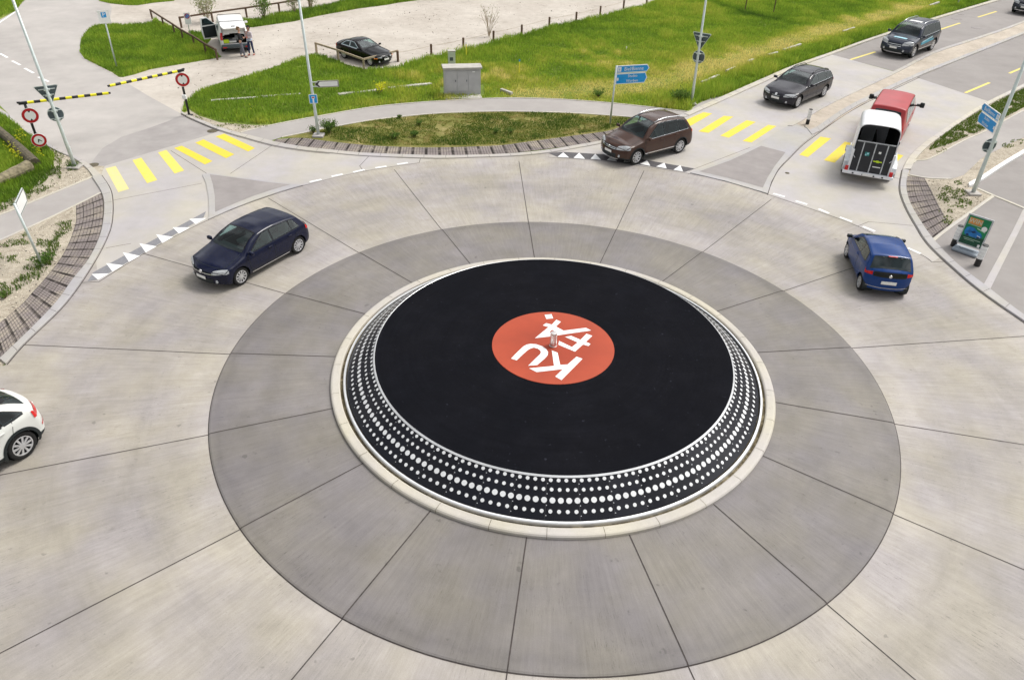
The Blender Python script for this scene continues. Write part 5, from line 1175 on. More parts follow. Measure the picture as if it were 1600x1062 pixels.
def back_sign(post, b, lean, cpx_v, kind, w, U, side=1, name='sign_plate'):
    """sign seen from behind, fixed to the far side of the post"""
    z = height_at(b[0], b[1], cpx_v); c = Vector((lean[0] * z, lean[1] * z, z)); nn = U.cross(UP).normalized()   # nn points away from viewer if U is to the left
    toward = Vector((CAM[0] - b[0], CAM[1] - b[1], 0)).normalized(); n = nn if nn.dot(toward) < 0 else -nn
    O = c + n * .13; mb = MB()
    P = [(-w / 2, w * .43), (w / 2, w * .43), (0, -w * .43)] if kind == 'tri' else circ(w / 2)
    if kind == 'tri':
        P = [(-w / 2, w * .40), (-w * .46, w * .44), (w * .46, w * .44), (w / 2, w * .40), (w * .04, -w * .42), (-w * .04, -w * .42)]
    mb.plate(P, O, U, UP, .012, 0)
    k = .93
    ins = [(a * k, q * k) for a, q in P]; mb.plate(ins, O - n * .008, U, UP, .006, 1)
    plate = mb.build(name, ['steel', 'steel_dark'], post)
    rb = MB()
    for q in ((.28, 0.02) if kind == 'tri' else (.28, -.28)):
        ww = w * (.5 + q) * .9 if kind == 'tri' else w * .84
        rb.box(tuple(O - n * .03 + UP * (q * w)), (ww, .035, .03), 0, Matrix(((U.x, -U.y, 0), (U.y, U.x, 0), (0, 0, 1))))
        rb.box(tuple(c + UP * (q * w) + n * .03), (.22, .16, .05), 0, Matrix(((U.x, -U.y, 0), (U.y, U.x, 0), (0, 0, 1))))
    rb.build('sign_bracket', 'steel', post); return plate
def m3(U): return Matrix(((U.x, -U.y, 0), (U.y, U.x, 0), (0, 0, 1)))
# left post with the backs of a triangle and a round sign
o, b, ln = lamp_post((118, 262), (20, 0), 'lamp post left of the crosswalk carrying backs of a triangle and a round sign')
U, _ = frame_dir((57, 143), (92, 139), 2.9)
back_sign(o, b, ln, 150, 'tri', .86, U); back_sign(o, b, ln, 180, 'round', .60, U)
# second post with white arrow board and dead-end sign
o, b, ln = lamp_post((498, 213), (467, 0), 'lamp post with white arrow board and blue dead-end sign at the kerb of the verge')
toC = Vector((CAM[0] - b[0], CAM[1] - b[1], 0)).normalized()
z = height_at(b[0], b[1], 132); U, _ = frame_dir((489, 133), (536, 131), z); n = U.cross(UP); n = n if n.dot(toC) > 0 else -n
c0 = Vector((ln[0] * z, ln[1] * z, z)) + n * .02
mb = MB(); w_, h_ = 1.16, .30
P = [(.14, 0), (.28, h_ / 2), (w_ + .06, h_ / 2), (w_ + .08, h_ / 2 - .03), (w_ + .08, -h_ / 2 + .03), (w_ + .06, -h_ / 2), (.28, -h_ / 2)]
mb.plate(P, c0, U, UP, .02, 1)
mb.plate([(.175, 0), (.295, h_ / 2 - .025), (w_ + .04, h_ / 2 - .025), (w_ + .055, h_ / 2 - .04), (w_ + .055, -h_ / 2 + .04), (w_ + .04, -h_ / 2 + .025), (.295, -h_ / 2 + .025)], c0 + n * .012, U, UP, .003, 2)
mb.plate([(.30, 0), (.385, h_ / 2 - .04), (w_ + .03, h_ / 2 - .04), (w_ + .03, -h_ / 2 + .04), (.385, -h_ / 2 + .04)], c0 + n * .016, U, UP, .003, 0)
mb.build('arrow_board', ['sign_white', 'kerb_cream', 'sign_black'], o)
MB().box(tuple(c0 + U * .12 + UP * .10), (.36, .04, .035), 0, m3(U)).box(tuple(c0 + U * .12 - UP * .10), (.36, .04, .035), 0, m3(U)).build('sign_bracket', 'steel', o)
z = height_at(b[0], b[1], 153.5); c0 = Vector((ln[0] * z, ln[1] * z, z)) + n * .12; mb = MB()
mb.plate(rrect(-.19, -.21, .19, .21, .04), c0, U, UP, .02, 1).plate(rrect(-.165, -.185, .165, .185, .03), c0 + n * .012, U, UP, .003, 0)
mb.plate([(-.035, -.18), (.035, -.18), (.035, .06), (-.035, .06)], c0 + n * .015, U, UP, .003, 1).plate([(-.075, .02), (.075, .02), (.075, .115), (-.075, .115)], c0 + n * .0165, U, UP, .003, 1).plate([(-.06, .045), (.06, .045), (.06, .09), (-.06, .09)], c0 + n * .019, U, UP, .003, 2)
mb.build('dead_end_sign', ['sign_blue', 'sign_white', 'sign_red'], o)
# third post, across the road
o, b, ln = lamp_post((1080, 163), (1103, 0), 'lamp post in the meadow corner behind the brown SUV, with two small sign backs')
U, _ = frame_dir((1078, 53), (1102, 57), 3.6)
back_sign(o, b, ln, 66, 'tri', 1.0, U); back_sign(o, b, ln, 90, 'round', .68, U)
# fourth post at the right
o, b, ln = lamp_post((1519.5, 303), (1600, 100), 'lamp post at the right edge carrying blue direction boards and a round sign back', r=.085)
back_sign(o, b, ln, 229, 'round', .60, frame_dir((1540, 229), (1564, 229), 1.9)[0])
def direction_boards(o, O, U, n, scale=1., flip=1):
    """two blue arrow boards, one above the other; U points to the arrow tip"""
    for (zz, h, L, rows) in ((.47, .36, 1.78, [('Biel/Bienne', .25, 0)]), (0., .52, 1.72, [('Studen', .20, .12), ('Worben', .20, -.12)])):
        s = scale; mb = MB(); c0 = O + UP * (zz * s)
        def out(e): return [(.03 + e, -h / 2 + e), (L - .10 - e * .3, -h / 2 + e), (L + .04 - e * 1.6, 0), (L - .10 - e * .3, h / 2 - e), (.03 + e, h / 2 - e)]
        mb.plate([(a * s, q * s) for a, q in out(0)], c0, U, UP, .03, 1); mb.plate([(a * s, q * s) for a, q in out(.035)], c0 + n * .017, U, UP, .003, 0)
        TU = U * flip
        for t, sz, dy in rows: add_text(mb, t, sz * s, c0 + U * (L * .54 * s), TU, UP, .022 * 1, 1, sx=.95, cy=dy * s)
        k0 = .08 if len(rows) == 1 else .07
        mb.plate([(a * s, q * s) for a, q in ([(k0, -.11), (k0 + .19, -.11), (k0 + .19, .11), (k0, .11)] if len(rows) == 1 else [(k0, -.08), (k0 + .10, -.08), (k0 + .10, .06), (k0, .06)])], c0 + n * .019, U, UP, .003, 1)
        if len(rows) == 1: add_text(mb, '6', .17 * s, c0 + U * ((k0 + .095) * s), TU, UP, .025, 0)
        mb.build('direction_board', ['sign_blue', 'sign_white'], o)
z = height_at(b[0], b[1], 211)
A_ = G(1553, 207, z); T_ = G(1528.5, 188, z); U = Vector((T_[0] - A_[0], T_[1] - A_[1], 0)); Lb = U.length; U.normalize(); toC = Vector((CAM[0] - b[0], CAM[1] - b[1], 0)).normalized()
n = U.cross(UP); n = n if n.dot(toC) > 0 else -n; fl = 1 if U.cross(UP).dot(n) > 0 else -1
direction_boards(o, Vector((A_[0] - b[0], A_[1] - b[1], z + .16)), U, n, .90, flip=fl); print('LB', Lb)
# fifth post: foot only, far kerb
lamp_post((1495, 10.5), (1499, 0), 'lamp post whose foot alone shows at the top edge beside the far kerb')
def sign_post(name, base, top_v, top_u, label, r=.042, mat='steel', cat='road sign', group=None):
    b = G(*base); h = height_at(b[0], b[1], top_v); t = G(top_u, top_v, h); lean = (t[:2] - b[:2]) / h
    o = thing(name, label, cat, (b[0], b[1], 0), group=group); MB().tube([(0, 0, 0), (lean[0] * h, lean[1] * h, h)], r, 12).build('post', mat, o, smooth=True)
    toC = Vector((CAM[0] - b[0], CAM[1] - b[1], 0)).normalized(); return o, b, h, lean, toC
# direction signs on their own post
o, b, h, ln, toC = sign_post('direction_sign', (953, 194), 103, 963.5, 'blue direction signs with white arrow tips on a slim pole in the verge', r=.045)
z = h - .78; U, _ = frame_dir((962, 123), (1010, 120), z); n = U.cross(UP); n = n if n.dot(toC) > 0 else -n
direction_boards(o, Vector((ln[0] * z, ln[1] * z, z + .14)) + n * .02, U, n, .98)
# parking sign
o, b, h, ln, toC = sign_post('parking_sign', (183, 107), 18, 160, 'white parking sign with small blue P square on a pole in the grass island')
U, L = frame_dir((155, 20), (173, 18.5), h); n = U.cross(UP); n = n if n.dot(toC) > 0 else -n
c0 = Vector((ln[0] * h, ln[1] * h, h - .26)) + n * .04; mb = MB()
mb.plate(rrect(-.30, -.36, .30, .32, .03), c0, U, UP, .02, 1).plate([(-.13, -.06), (.13, -.06), (.13, .22), (-.13, .22)], c0 + n * .012, U, UP, .003, 0); add_text(mb, 'P', .30, c0, U, UP, .016 * (1 if U.cross(UP).dot(n) > 0 else -1), 1, cy=.08)
MB_ = mb.build('sign_plate', ['sign_blue', 'sign_white'], o)
MB().plate(rrect(-.26, -.33, .26, .30, .03), c0 - n * .03 - U * .0, U, UP, .03, 0).build('sign_frame', 'steel_dark', o)
# no parking sign by the van
o, b, h, ln, toC = sign_post('no_parking_sign', (298, 61), 20, 291, 'small white no parking sign with red and blue disc beside the van', r=.03)
U = Vector((toC.y * -1, toC.x, 0)); U = U if U.x > 0 else -U; n = toC
c0 = Vector((ln[0] * h, ln[1] * h, h - .33)) + n * .03; mb = MB()
mb.plate(rrect(-.19, -.36, .19, .33, .03), c0, U, UP, .02, 1).plate(circ(.16, 24, 0, .12), c0 + n * .012, U, UP, .003, 2).plate(circ(.115, 24, 0, .12), c0 + n * .015, U, UP, .003, 0)
mb.plate([(-.12, .23), (-.09, .25), (.12, .01), (.09, -.01)], c0 + n * .018, U, UP, .003, 2); mb.build('sign_plate', ['sign_blue', 'sign_white', 'sign_red'], o)
# white arrow sign lower left, seen obliquely
o, b, h, ln, toC = sign_post('arrow_sign', (67, 416), 318, 22, 'small pale arrow sign on a leaning pole beside the left cycle path', r=.042)
zt = h; U = Vector((.62, .78, 0)).normalized(); tp = G(38, 288, h - .05); U = Vector((tp[0] - b[0] - ln[0] * h, tp[1] - b[1] - ln[1] * h, 0)); Lb = max(1.05, min(1.3, U.length)); U.normalize(); n = U.cross(UP); n = n if n.dot(toC) > 0 else -n
c0 = Vector((ln[0] * h, ln[1] * h, h - .22)) + n * .03; mb = MB()
mb.plate([(0, -.25), (Lb - .12, -.25), (Lb, 0), (Lb - .12, .25), (0, .25)], c0, U, UP, .03, 1).plate([(.02, -.22), (Lb - .13, -.22), (Lb - .025, 0), (Lb - .13, .22), (.02, .22)], c0 + n * .017, U, UP, .003, 2).plate([(.03, -.19), (Lb - .18, -.19), (Lb - .12, -.05), (Lb - .12, .19), (.03, .19)], c0 + n * .02, U, UP, .003, 0)
mb.build('arrow_board', ['sign_white', 'steel', 'sign_black'], o)
# weight limit sign, lower left
o, b, h, ln, toC = sign_post('round_sign', (66, 240), 208, 57, 'round red-rimmed sign with a black slanted mark on a low post by the flowers', r=.03, mat='post_black')
n = toC; U = Vector((-n.y, n.x, 0)); U = U if U.x > 0 else -U; c0 = Vector((ln[0] * h, ln[1] * h, h - .31)) + n * .04
mb = MB().plate(circ(.30), c0, U, UP, .02, 1).plate(circ(.285), c0 + n * .012, U, UP, .003, 2).plate(circ(.195), c0 + n * .015, U, UP, .003, 1)
mb.plate([(-.06, -.09), (-.03, .05), (-.0, .06), (.11, -.05), (.09, -.07), (.01, .0), (-.03, -.09)], c0 + n * .018, U, UP, .003, 0); mb.build('sign_plate', ['sign_black', 'sign_white', 'sign_red'], o)
# ------------------------------------------------------------------ barriers
def barrier(base, top_v, top_u, arm_end, label, armn, sign_v, box=False):
    b = G(*base); h = height_at(b[0], b[1], top_v); e = G(*arm_end, h); d = Vector((e[0] - b[0], e[1] - b[1], 0)); L = d.length; d.normalize()
    o = thing('swing_barrier', label, 'barrier', (b[0], b[1], 0), group='striped swing barriers across the side road')
    MB().tube([(0, 0, 0), (0, 0, h + .04)], .055, 14).build('post', 'post_black', o, smooth=True)
    MB().box((0, 0, .03), (.30, .30, .05), bev=.01).build('base_plate', 'post_black', o)
    MB().box(tuple(-d * .06 + UP * h), (.34, .12, .12), 0, m3(d), bev=.02).box(tuple(-d * .22 + UP * (h + .04)), (.12, .07, .07), 0, m3(d)).build('hinge', 'post_black', o)
    mb = MB(); k = armn
    for i in range(k):
        t0 = .12 + (L - .16) * i / k; t1 = .12 + (L - .16) * (i + 1) / k; mb.tube([d * t0 + UP * h, d * t1 + UP * h], .062, 12, m=(0 if i % 2 == 0 else 1), caps=False)
    mb.tube([d * (L - .04) + UP * h, d * (L + .05) + UP * h], .045, 12, m=1)
    mb.build('arm', ['barrier_yellow', 'post_black'], o, smooth=True)
    toC = Vector((CAM[0] - b[0], CAM[1] - b[1], 0)).normalized(); z = height_at(b[0], b[1], sign_v); U = Vector((-toC.y, toC.x, 0)); U = U if U.x > 0 else -U
    su = (0.05 if not box else .06); c0 = UP * z + toC * .10 + U * su
    s = MB().plate(circ(.335), c0, U, UP, .02, 1).plate(circ(.32), c0 + toC * .012, U, UP, .003, 2).plate(circ(.215), c0 + toC * .015, U, UP, .003, 1)
    for q in (1, -1): s.plate([(-.06, .215 * q), (.06, .215 * q), (0, .13 * q)], c0 + toC * .018, U, UP, .003, 0)
    s.build('round_sign', ['sign_black', 'sign_white', 'sign_red'], o)
    if box: MB().box((.0, -.09, h * .44), (.20, .12, .20), bev=.02).build('lock_box', 'sign_white', o)
    return o
barrier((296, 181), 111, 277, (170, 134.5), 'yellow and black swing barrier whose black post carries a white lock box', 13, 124, True)
barrier((62, 228), 161, 41, (171, 145.5), 'yellow and black swing barrier reaching from the left, below the other one', 13, 180)
# ------------------------------------------------------------------ bollards
def bollard(base, label, h=.80, r=.095, bands=3):
    b = G(*base); o = thing('bollard', label, 'bollard', (b[0], b[1], 0), group='black and white traffic bollards')
    mb = MB(); s = [0, .30 * h, .305 * h, .95 * h, .955 * h, h]
    mb.lathe([(r * .95, 0), (r * .95, .36 * h)], 18, m=0)
    mb.build('base', 'post_black', o, smooth=True)
    mb = MB().lathe([(r, .36 * h), (r, .97 * h)], 18, m=0)
    mb.build('sleeve', 'sign_white', o, smooth=True)
    for k in range(bands): z = h * (.36 + .61 * (k + 1) / (bands + 1)); MB().lathe([(r + .003, z - .008), (r + .003, z + .008)], 18).build('band', 'sign_faded_letter', o)
    MB().lathe([(r, .97 * h), (r * .92, h), (r * .4, h + .01), (.001, h + .01)], 18).build('cap', 'post_black', o)
    return o
bollard((1261, 195), 'black and white bollard on the sandy median beyond the right crosswalk', h=.82)
bollard((1489, 384), 'black and white bollard just left of the green advertising board', h=.84, r=.11)
bollard((1526, 415), 'black and white bollard in front of the right corner of the advertising board', h=.84, r=.11)
# ------------------------------------------------------------------ advertising board
A = G(1494, 389); B_ = G(1523, 399); d = Vector((B_[0] - A[0], B_[1] - A[1], 0)); d.normalize(); nn = Vector((d.y, -d.x, 0))
nn = nn if nn.dot(Vector((CAM[0] - A[0], CAM[1] - A[1], 0))) > 0 else -nn
mid = (A + B_) / 2; o = thing('advertising_board', 'green poster stand with blue car picture on a grey foot between two bollards', 'sign', (mid[0], mid[1], 0))
tilt = Vector((-nn.x * .10, -nn.y * .10, 1)).normalized(); w_ = .86; h_ = 1.16; O = Vector((0, 0, .22)) - nn * .1
plain('foot_grey', (.26, .30, .34), .5, var=.08)
MB().box(tuple(nn * .02 + UP * .07), (w_ + .02, .52, .12), 0, m3(d), bev=.05).box(tuple(nn * .05 + UP * .15), (w_ * .6, .05, .03), 0, m3(d)).build('foot', 'foot_grey', o)
fr_ = MB().plate(rrect(-w_ / 2, 0, w_ / 2, h_, .02), O, d, tilt, .05, 0); fr_.build('frame', 'galvanised', o)
plain('poster_green', (.006, .20, .075), .35, var=.25, vs=3); plain('poster_orange', (.62, .26, .07), .4, var=.1); plain('poster_pale', (.45, .62, .50), .4, var=.1); plain('poster_blue', (.01, .16, .45), .35, var=.4, vs=8); plain('poster_darkgreen', (.005, .07, .035), .4, var=.4, vs=9); plain('poster_navy', (.005, .03, .10), .3)
pn = d.cross(tilt).normalized(); pn = pn if pn.dot(nn) > 0 else -pn
sgn = 1 if d.cross(tilt).dot(nn) > 0 else -1
pm = MB(); e = .05
pm.plate([(-w_ / 2 + e, e), (w_ / 2 - e, e), (w_ / 2 - e, h_ - e), (-w_ / 2 + e, h_ - e)], O + pn * .027, d, tilt, .003, 0)
pm.plate([(-w_ / 2 + e, e), (w_ / 2 - e, e), (w_ / 2 - e, .42), (-w_ / 2 + e, .34)], O + pn * .030, d, tilt, .002, 4)
pm.plate([(-.33, h_ - .34), (.12, h_ - .34), (.12, h_ - .11), (-.33, h_ - .11)], O + pn * .030, d, tilt, .002, 1)
add_text(pm, 'WIN', .22, O, d, tilt, .034 * sgn, 2, sx=1.0, cx=-.105, cy=h_ - .225)
pm.plate([(-.34, h_ - .375), (.14, h_ - .375), (.14, h_ - .36), (-.34, h_ - .36)], O + pn * .030, d, tilt, .002, 2)
pm.plate(circ(.095, 24, .25, h_ - .40), O + pn * .030, d, tilt, .002, 5)
car_ = [(-.30, .40), (-.34, .52), (-.30, .66), (-.20, .72), (-.05, .70), (.06, .62), (.20, .58), (.28, .50), (.27, .42), (.18, .37), (-.05, .37)]
pm.plate(car_, O + pn * .033, d, tilt, .002, 3); pm.plate([(-.02, .60), (.05, .56), (-.04, .50), (-.14, .55)], O + pn * .036, d, tilt, .002, 6)
pm.plate(circ(.05, 16, -.20, .40), O + pn * .036, d, tilt, .002, 6); pm.plate(circ(.045, 16, .16, .40), O + pn * .036, d, tilt, .002, 6); pm.plate([(.12, .47), (.24, .45), (.23, .43), (.12, .45)], O + pn * .036, d, tilt, .002, 5)
for i, (x0, x1, y) in enumerate(((-.28, .30, .27), (-.25, .1, .22), (-.34, .05, .14), (-.34, -.02, .11))): pm.plate([(x0, y), (x1, y), (x1, y + .014), (x0, y + .014)], O + pn * .033, d, tilt, .002, 2 if i < 2 else 4)
pm.plate([(.26, .06), (.34, .06), (.34, .17), (.26, .17)], O + pn * .033, d, tilt, .002, 5)
pm.plate([(.02, .74), (.32, .66), (.32, .63), (.02, .71)], O + pn * .033, d, tilt, .002, 2)
pm.build('poster', ['poster_green', 'poster_orange', 'poster_pale', 'poster_blue', 'poster_darkgreen', 'sign_white', 'poster_navy'], o)
# ------------------------------------------------------------------ utility cabinet
A = G(695, 150.5); B_ = G(751, 149); d = Vector((B_[0] - A[0], B_[1] - A[1], 0)); W_ = d.length; d.normalize(); bk = Vector((-d.y, d.x, 0)); mid = (A + B_) / 2
hC = height_at(B_[0], B_[1], 107); o = thing('utility_cabinet', 'wide grey concrete utility cabinet with three doors in the meadow', 'cabinet', (mid[0], mid[1], 0))
dp = .62; MB().box(tuple(bk * dp / 2 + UP * (hC / 2)), (W_, dp, hC), 0, m3(d)).build('housing', 'cabinet_grey', o)
MB().box(tuple(bk * (dp / 2 - .02) + UP * (hC + .04)), (W_ + .16, dp + .2, .09), 0, m3(d), bev=.015).build('roof', 'cabinet_roof', o)
for k in range(3):
    c0 = d * ((k - 1) * (W_ - .16) / 3) - bk * .012 + UP * (hC * .55); db = MB().box(tuple(c0), ((W_ - .16) / 3 - .02, .022, hC * .74), 0, m3(d), bev=.004).build('door', 'cabinet_grey', o)
    if k < 2: MB().box(tuple(c0 + d * (.22) - bk * .02 + UP * .02), (.03, .03, .10), 0, m3(d)).build('handle', 'steel_dark', db)
c0 = d * ((W_ - .16) / 3) - bk * .026 + UP * (hC * .88); MB().box(tuple(c0), (.14, .004, .05), 0, m3(d)).build('sticker', 'sign_white', o)
mb = MB().box(tuple(-bk * .32 + UP * .03), (W_, .62, .06), 0, m3(d), bev=.01); mb.build('slab', 'cabinet_roof', o)
A2 = G(706, 108); o = thing('meter_box', 'small grey metal meter box standing behind the wide cabinet', 'cabinet', (A2[0], A2[1], 0))
MB().box((0, 0, .55), (.42, .30, 1.0), 0, m3(d), bev=.02).build('housing', 'steel', o); MB().box(tuple(UP * 1.07), (.48, .36, .05), 0, m3(d), bev=.01).build('roof', 'cabinet_roof', o); MB().box((0, -.155, .62), (.2, .01, .2), 0, m3(d)).build('window', 'steel_dark', o)
# ------------------------------------------------------------------ fences
def fence(name, label, posts, post_h, rails, mat, rr=.045, w=.10, cat='fence', rail_mat=None, sag=0., top_v=None, group=None):
    P = [G(*p) for p in posts]; b = P[0]; o = thing(name, label, cat, (b[0], b[1], 0), group=group)
    Lc = [Vector((p[0] - b[0], p[1] - b[1], 0)) for p in P]
    for i, p in enumerate(Lc):
        t = (Lc[min(i + 1, len(Lc) - 1)] - Lc[max(i - 1, 0)]).normalized(); hh = post_h * random.uniform(.97, 1.04)
        MB().box((p.x, p.y, hh / 2), (w, w, hh), 0, m3(t), bev=.01).build('post', mat, o)
    for h in rails:
        for a, q in zip(Lc[:-1], Lc[1:]):
            pts = [a.lerp(q, t) + UP * (h - sag * 4 * t * (1 - t)) for t in np.linspace(0, 1, 5 if sag else 2)]
            if sag: MB().tube(pts, rr, 6).build('rail', rail_mat or mat, o)
            else:
                t = (q - a).normalized(); MB().box(tuple((a + q) / 2 + UP * h), ((q - a).length + .04, rr * 1.6, rr * 2.4), 0, m3(t), bev=.006).build('rail', rail_mat or mat, o)
    return o
fence('wooden_fence', 'low brown rail fence sloping down the back of the grass island beside the van', [(238, 30), (256, 42), (273, 53), (286, 62), (304, 72), (322, 84), (340, 94)], .66, [.61], 'wood_brown')
fence('wooden_fence', 'low brown rail fence in front of the parked black saloon', [(495, 84), (529, 95), (569, 110), (622, 96)], .68, [.63], 'wood_pale', w=.11)
fence('post_and_wire_fence', 'row of short dark posts with thin wire along the meadow edge of the gravel yard', [(622, 97), (674, 86), (724, 76), (771, 64), (815, 54), (858, 42), (900, 34), (937.5, 24), (974, 14), (1010, 7), (1046, -3)], .66, [.56], 'wood_brown', rr=.008, w=.11, rail_mat='wood_pale', sag=.03)
fence('wooden_fence', 'brown rail fence through the bushes behind the white van', [(284, 44), (333, 36), (386, 28), (437, 20), (484, 12), (532, 3), (580, -6), (632, -14)], .72, [.67], 'wood_brown', w=.11)
fence('pipe_railing', 'thin dark steel railing over a ditch in the upper meadow', [(1164, 16), (1208, 22)], 1.1, [1.06], 'wood_brown', rr=.03, w=.075)
fence('pipe_railing', 'thin dark steel railing panel running off the top edge behind the ditch', [(1182, 2), (1148, -6)], 1.1, [1.06], 'wood_brown', rr=.03, w=.075)
for i, (p, tv, mt, lb) in enumerate((((728.5, 89), 66, 'marker_yellow', 'yellow marker stake with pale tip near the meadow fence left of centre'), ((811, 118), 93, 'marker_yellow', 'yellow marker stake with blue tip standing alone in the open meadow'), ((978.5, 79), 73, 'sign_white', 'tiny white stake in the open meadow left of the lamp post'))):
    b = G(*p); h = height_at(b[0], b[1], tv); o = thing('marker_stake', lb, 'marker stake', (b[0], b[1], 0), group='marker stakes in the meadow')
    MB().tube([(0, 0, 0), (0, 0, h * .86)], .035, 8).build('stake', mt, o); MB().tube([(0, 0, h * .86), (0, 0, h)], .036, 8).build('tip', 'sign_blue' if i == 1 else 'sign_white', o)
# stone beams lying in the grass
def beam(name, a, b, w, h, mat, label, cat='beam', group=None, z=0.):
    A, B = G(*a), G(*b); d = Vector((B[0] - A[0], B[1] - A[1], 0)); L = d.length; d.normalize(); m = (A + B) / 2; h *= .62
    n = max(3, int(L / .5)); mb = MB(); V = []
    for i in range(n + 1):
        t = i / n - .5; wob = random.uniform(-.01, .01)
        for (y, zz) in ((-w / 2, 0), (-w / 2, h * .9), (-w * .4, h), (w * .4, h), (w / 2, h * .9), (w / 2, 0)): V.append((L * t, y + wob, zz + random.uniform(-.006, .006)))
    mb.add(V, [(i * 6 + j, i * 6 + j + 1, (i + 1) * 6 + j + 1, (i + 1) * 6 + j) for i in range(n) for j in range(5)] + [tuple(range(6))[::-1], tuple(n * 6 + j for j in range(6))])
    o = mb.build(name, mat); o.location = (m[0], m[1], z); o.rotation_euler = (0, 0, math.atan2(d.y, d.x)); return tag(o, label, cat, group)
beam('timber_beam', (330, 158), (404, 153), .20, .10, 'cabinet_roof', 'pale weathered beam in the grass nearest the swing barrier', group='weathered beams lying in the grass')
beam('timber_beam', (408, 152), (470, 148), .20, .11, 'cabinet_roof', 'pale weathered beam in the grass ending left of the lamp post', group='weathered beams lying in the grass')
beam('timber_beam', (529, 149), (602, 141), .26, .15, 'cabinet_roof', 'pale weathered beam just right of the white arrow board', group='weathered beams lying in the grass')
beam('timber_beam', (606, 140), (674, 133), .28, .19, 'cabinet_roof', 'long pale weathered beam between the yellow flowers and the cabinet', group='weathered beams lying in the grass')
for i, (a, b) in enumerate((((1096, 132), (1122, 121)), ((1135, 114), (1148, 108)), ((1168, 99), (1176, 96)), ((1200, 89), (1214, 85)), ((1224, 81), (1250, 72)), ((1317, 52), (1334, 46)), ((1452, 11), (1466, 6)), ((783, 143), (800, 149)))):
    beam('edge_stone', a, b, .16, .27, 'cabinet_roof', ['long edge stone in the tall grass nearest the lamp post with triangle sign back', 'short edge stone in the roadside grass second from that lamp post', 'tiny edge stone half buried midway along the roadside grass', 'short edge stone in the roadside grass left of the longest far one', 'edge stone in the grass above the grey estate car', 'edge stone in the grass left of the slate blue SUV', 'edge stone by the foot of the far lamp post', 'pale stone beside the bare patch at the cycle path edge'][i], 'edge stone', 'pale edge stones in the roadside grass')
# logs at the left
def log(a, b, r0, r1, mat, label, z=0.):
    A, B = G(*a), G(*b); mb = MB(); n = 9; pts = []; rs = []
    for i in range(n): t = i / (n - 1); p = A + (B - A) * t; pts.append((p[0] - A[0], p[1] - A[1], r0 * .8 + random.uniform(-.02, .02))); rs.append((r0 + (r1 - r0) * t) * random.uniform(.94, 1.06))
    mb.tube(pts, rs, 14); o = mb.build('fallen_log', mat, smooth=False); o.location = (A[0], A[1], z); return tag(o, label, 'log', 'fallen logs in the grass')
log((57, 262), (-14, 196), .24, .16, 'log_bark', 'long dark brown log lying in flowering grass at the left edge')
log((48, 268), (-12, 296), .27, .17, 'log_old', 'short mossy split log lying across the end of the long dark one')
# ------------------------------------------------------------------ grass, shrubs and flowers
def inpoly(P, X, Y):
    P = np.array(P)[:, :2]; c = np.zeros(len(X), bool); j = len(P) - 1
    for i in range(len(P)):
        xi, yi = P[i]; xj, yj = P[j]
        k = ((yi > Y) != (yj > Y)) & (X < (xj - xi) * (Y - yi) / (yj - yi + 1e-12) + xi); c ^= k; j = i
    return c
_tab = rng.random((256, 256))
def vnoise(x, y, s):
    x = x / s + 1000.37; y = y / s + 1000.71; xi = np.floor(x).astype(int); yi = np.floor(y).astype(int); fx = x - xi; fy = y - yi
    fx = fx * fx * (3 - 2 * fx); fy = fy * fy * (3 - 2 * fy)
    g = lambda a, b: _tab[(a % 256), (b % 256)]
    return (g(xi, yi) * (1 - fx) + g(xi + 1, yi) * fx) * (1 - fy) + (g(xi, yi + 1) * (1 - fx) + g(xi + 1, yi + 1) * fx) * fy
def pts_in(P, dens, holes=()):
    A = np.array(P)[:, :2]; x0, y0 = A.min(0); x1, y1 = A.max(0); n = int((x1 - x0) * (y1 - y0) * dens)
    X = rng.uniform(x0, x1, n); Y = rng.uniform(y0, y1, n); k = inpoly(A, X, Y)
    for h in holes: k &= ~inpoly(h, X, Y)
    return X[k], Y[k]
def blades(X, Y, H, Wd_, T, z0=0.0, lean=.35):
    """one bent blade (two faces) at every point; T tint 0..1"""
    n = len(X); a = rng.uniform(0, 2 * PI, n); la = rng.uniform(0, 2 * PI, n); l = H * lean * rng.uniform(.2, 1.3, n)
    dx, dy = np.cos(a) * Wd_ / 2, np.sin(a) * Wd_ / 2; lx, ly = np.cos(la) * l, np.sin(la) * l
    V = np.empty((n, 5, 3))
    V[:, 0] = np.c_[X - dx, Y - dy, np.full(n, z0)]; V[:, 1] = np.c_[X + dx, Y + dy, np.full(n, z0)]
    V[:, 2] = np.c_[X + dx * .8 + lx * .35, Y + dy * .8 + ly * .35, z0 + H * .6]; V[:, 3] = np.c_[X - dx * .8 + lx * .35, Y - dy * .8 + ly * .35, z0 + H * .6]
    V[:, 4] = np.c_[X + lx, Y + ly, z0 + H]
    return V, T
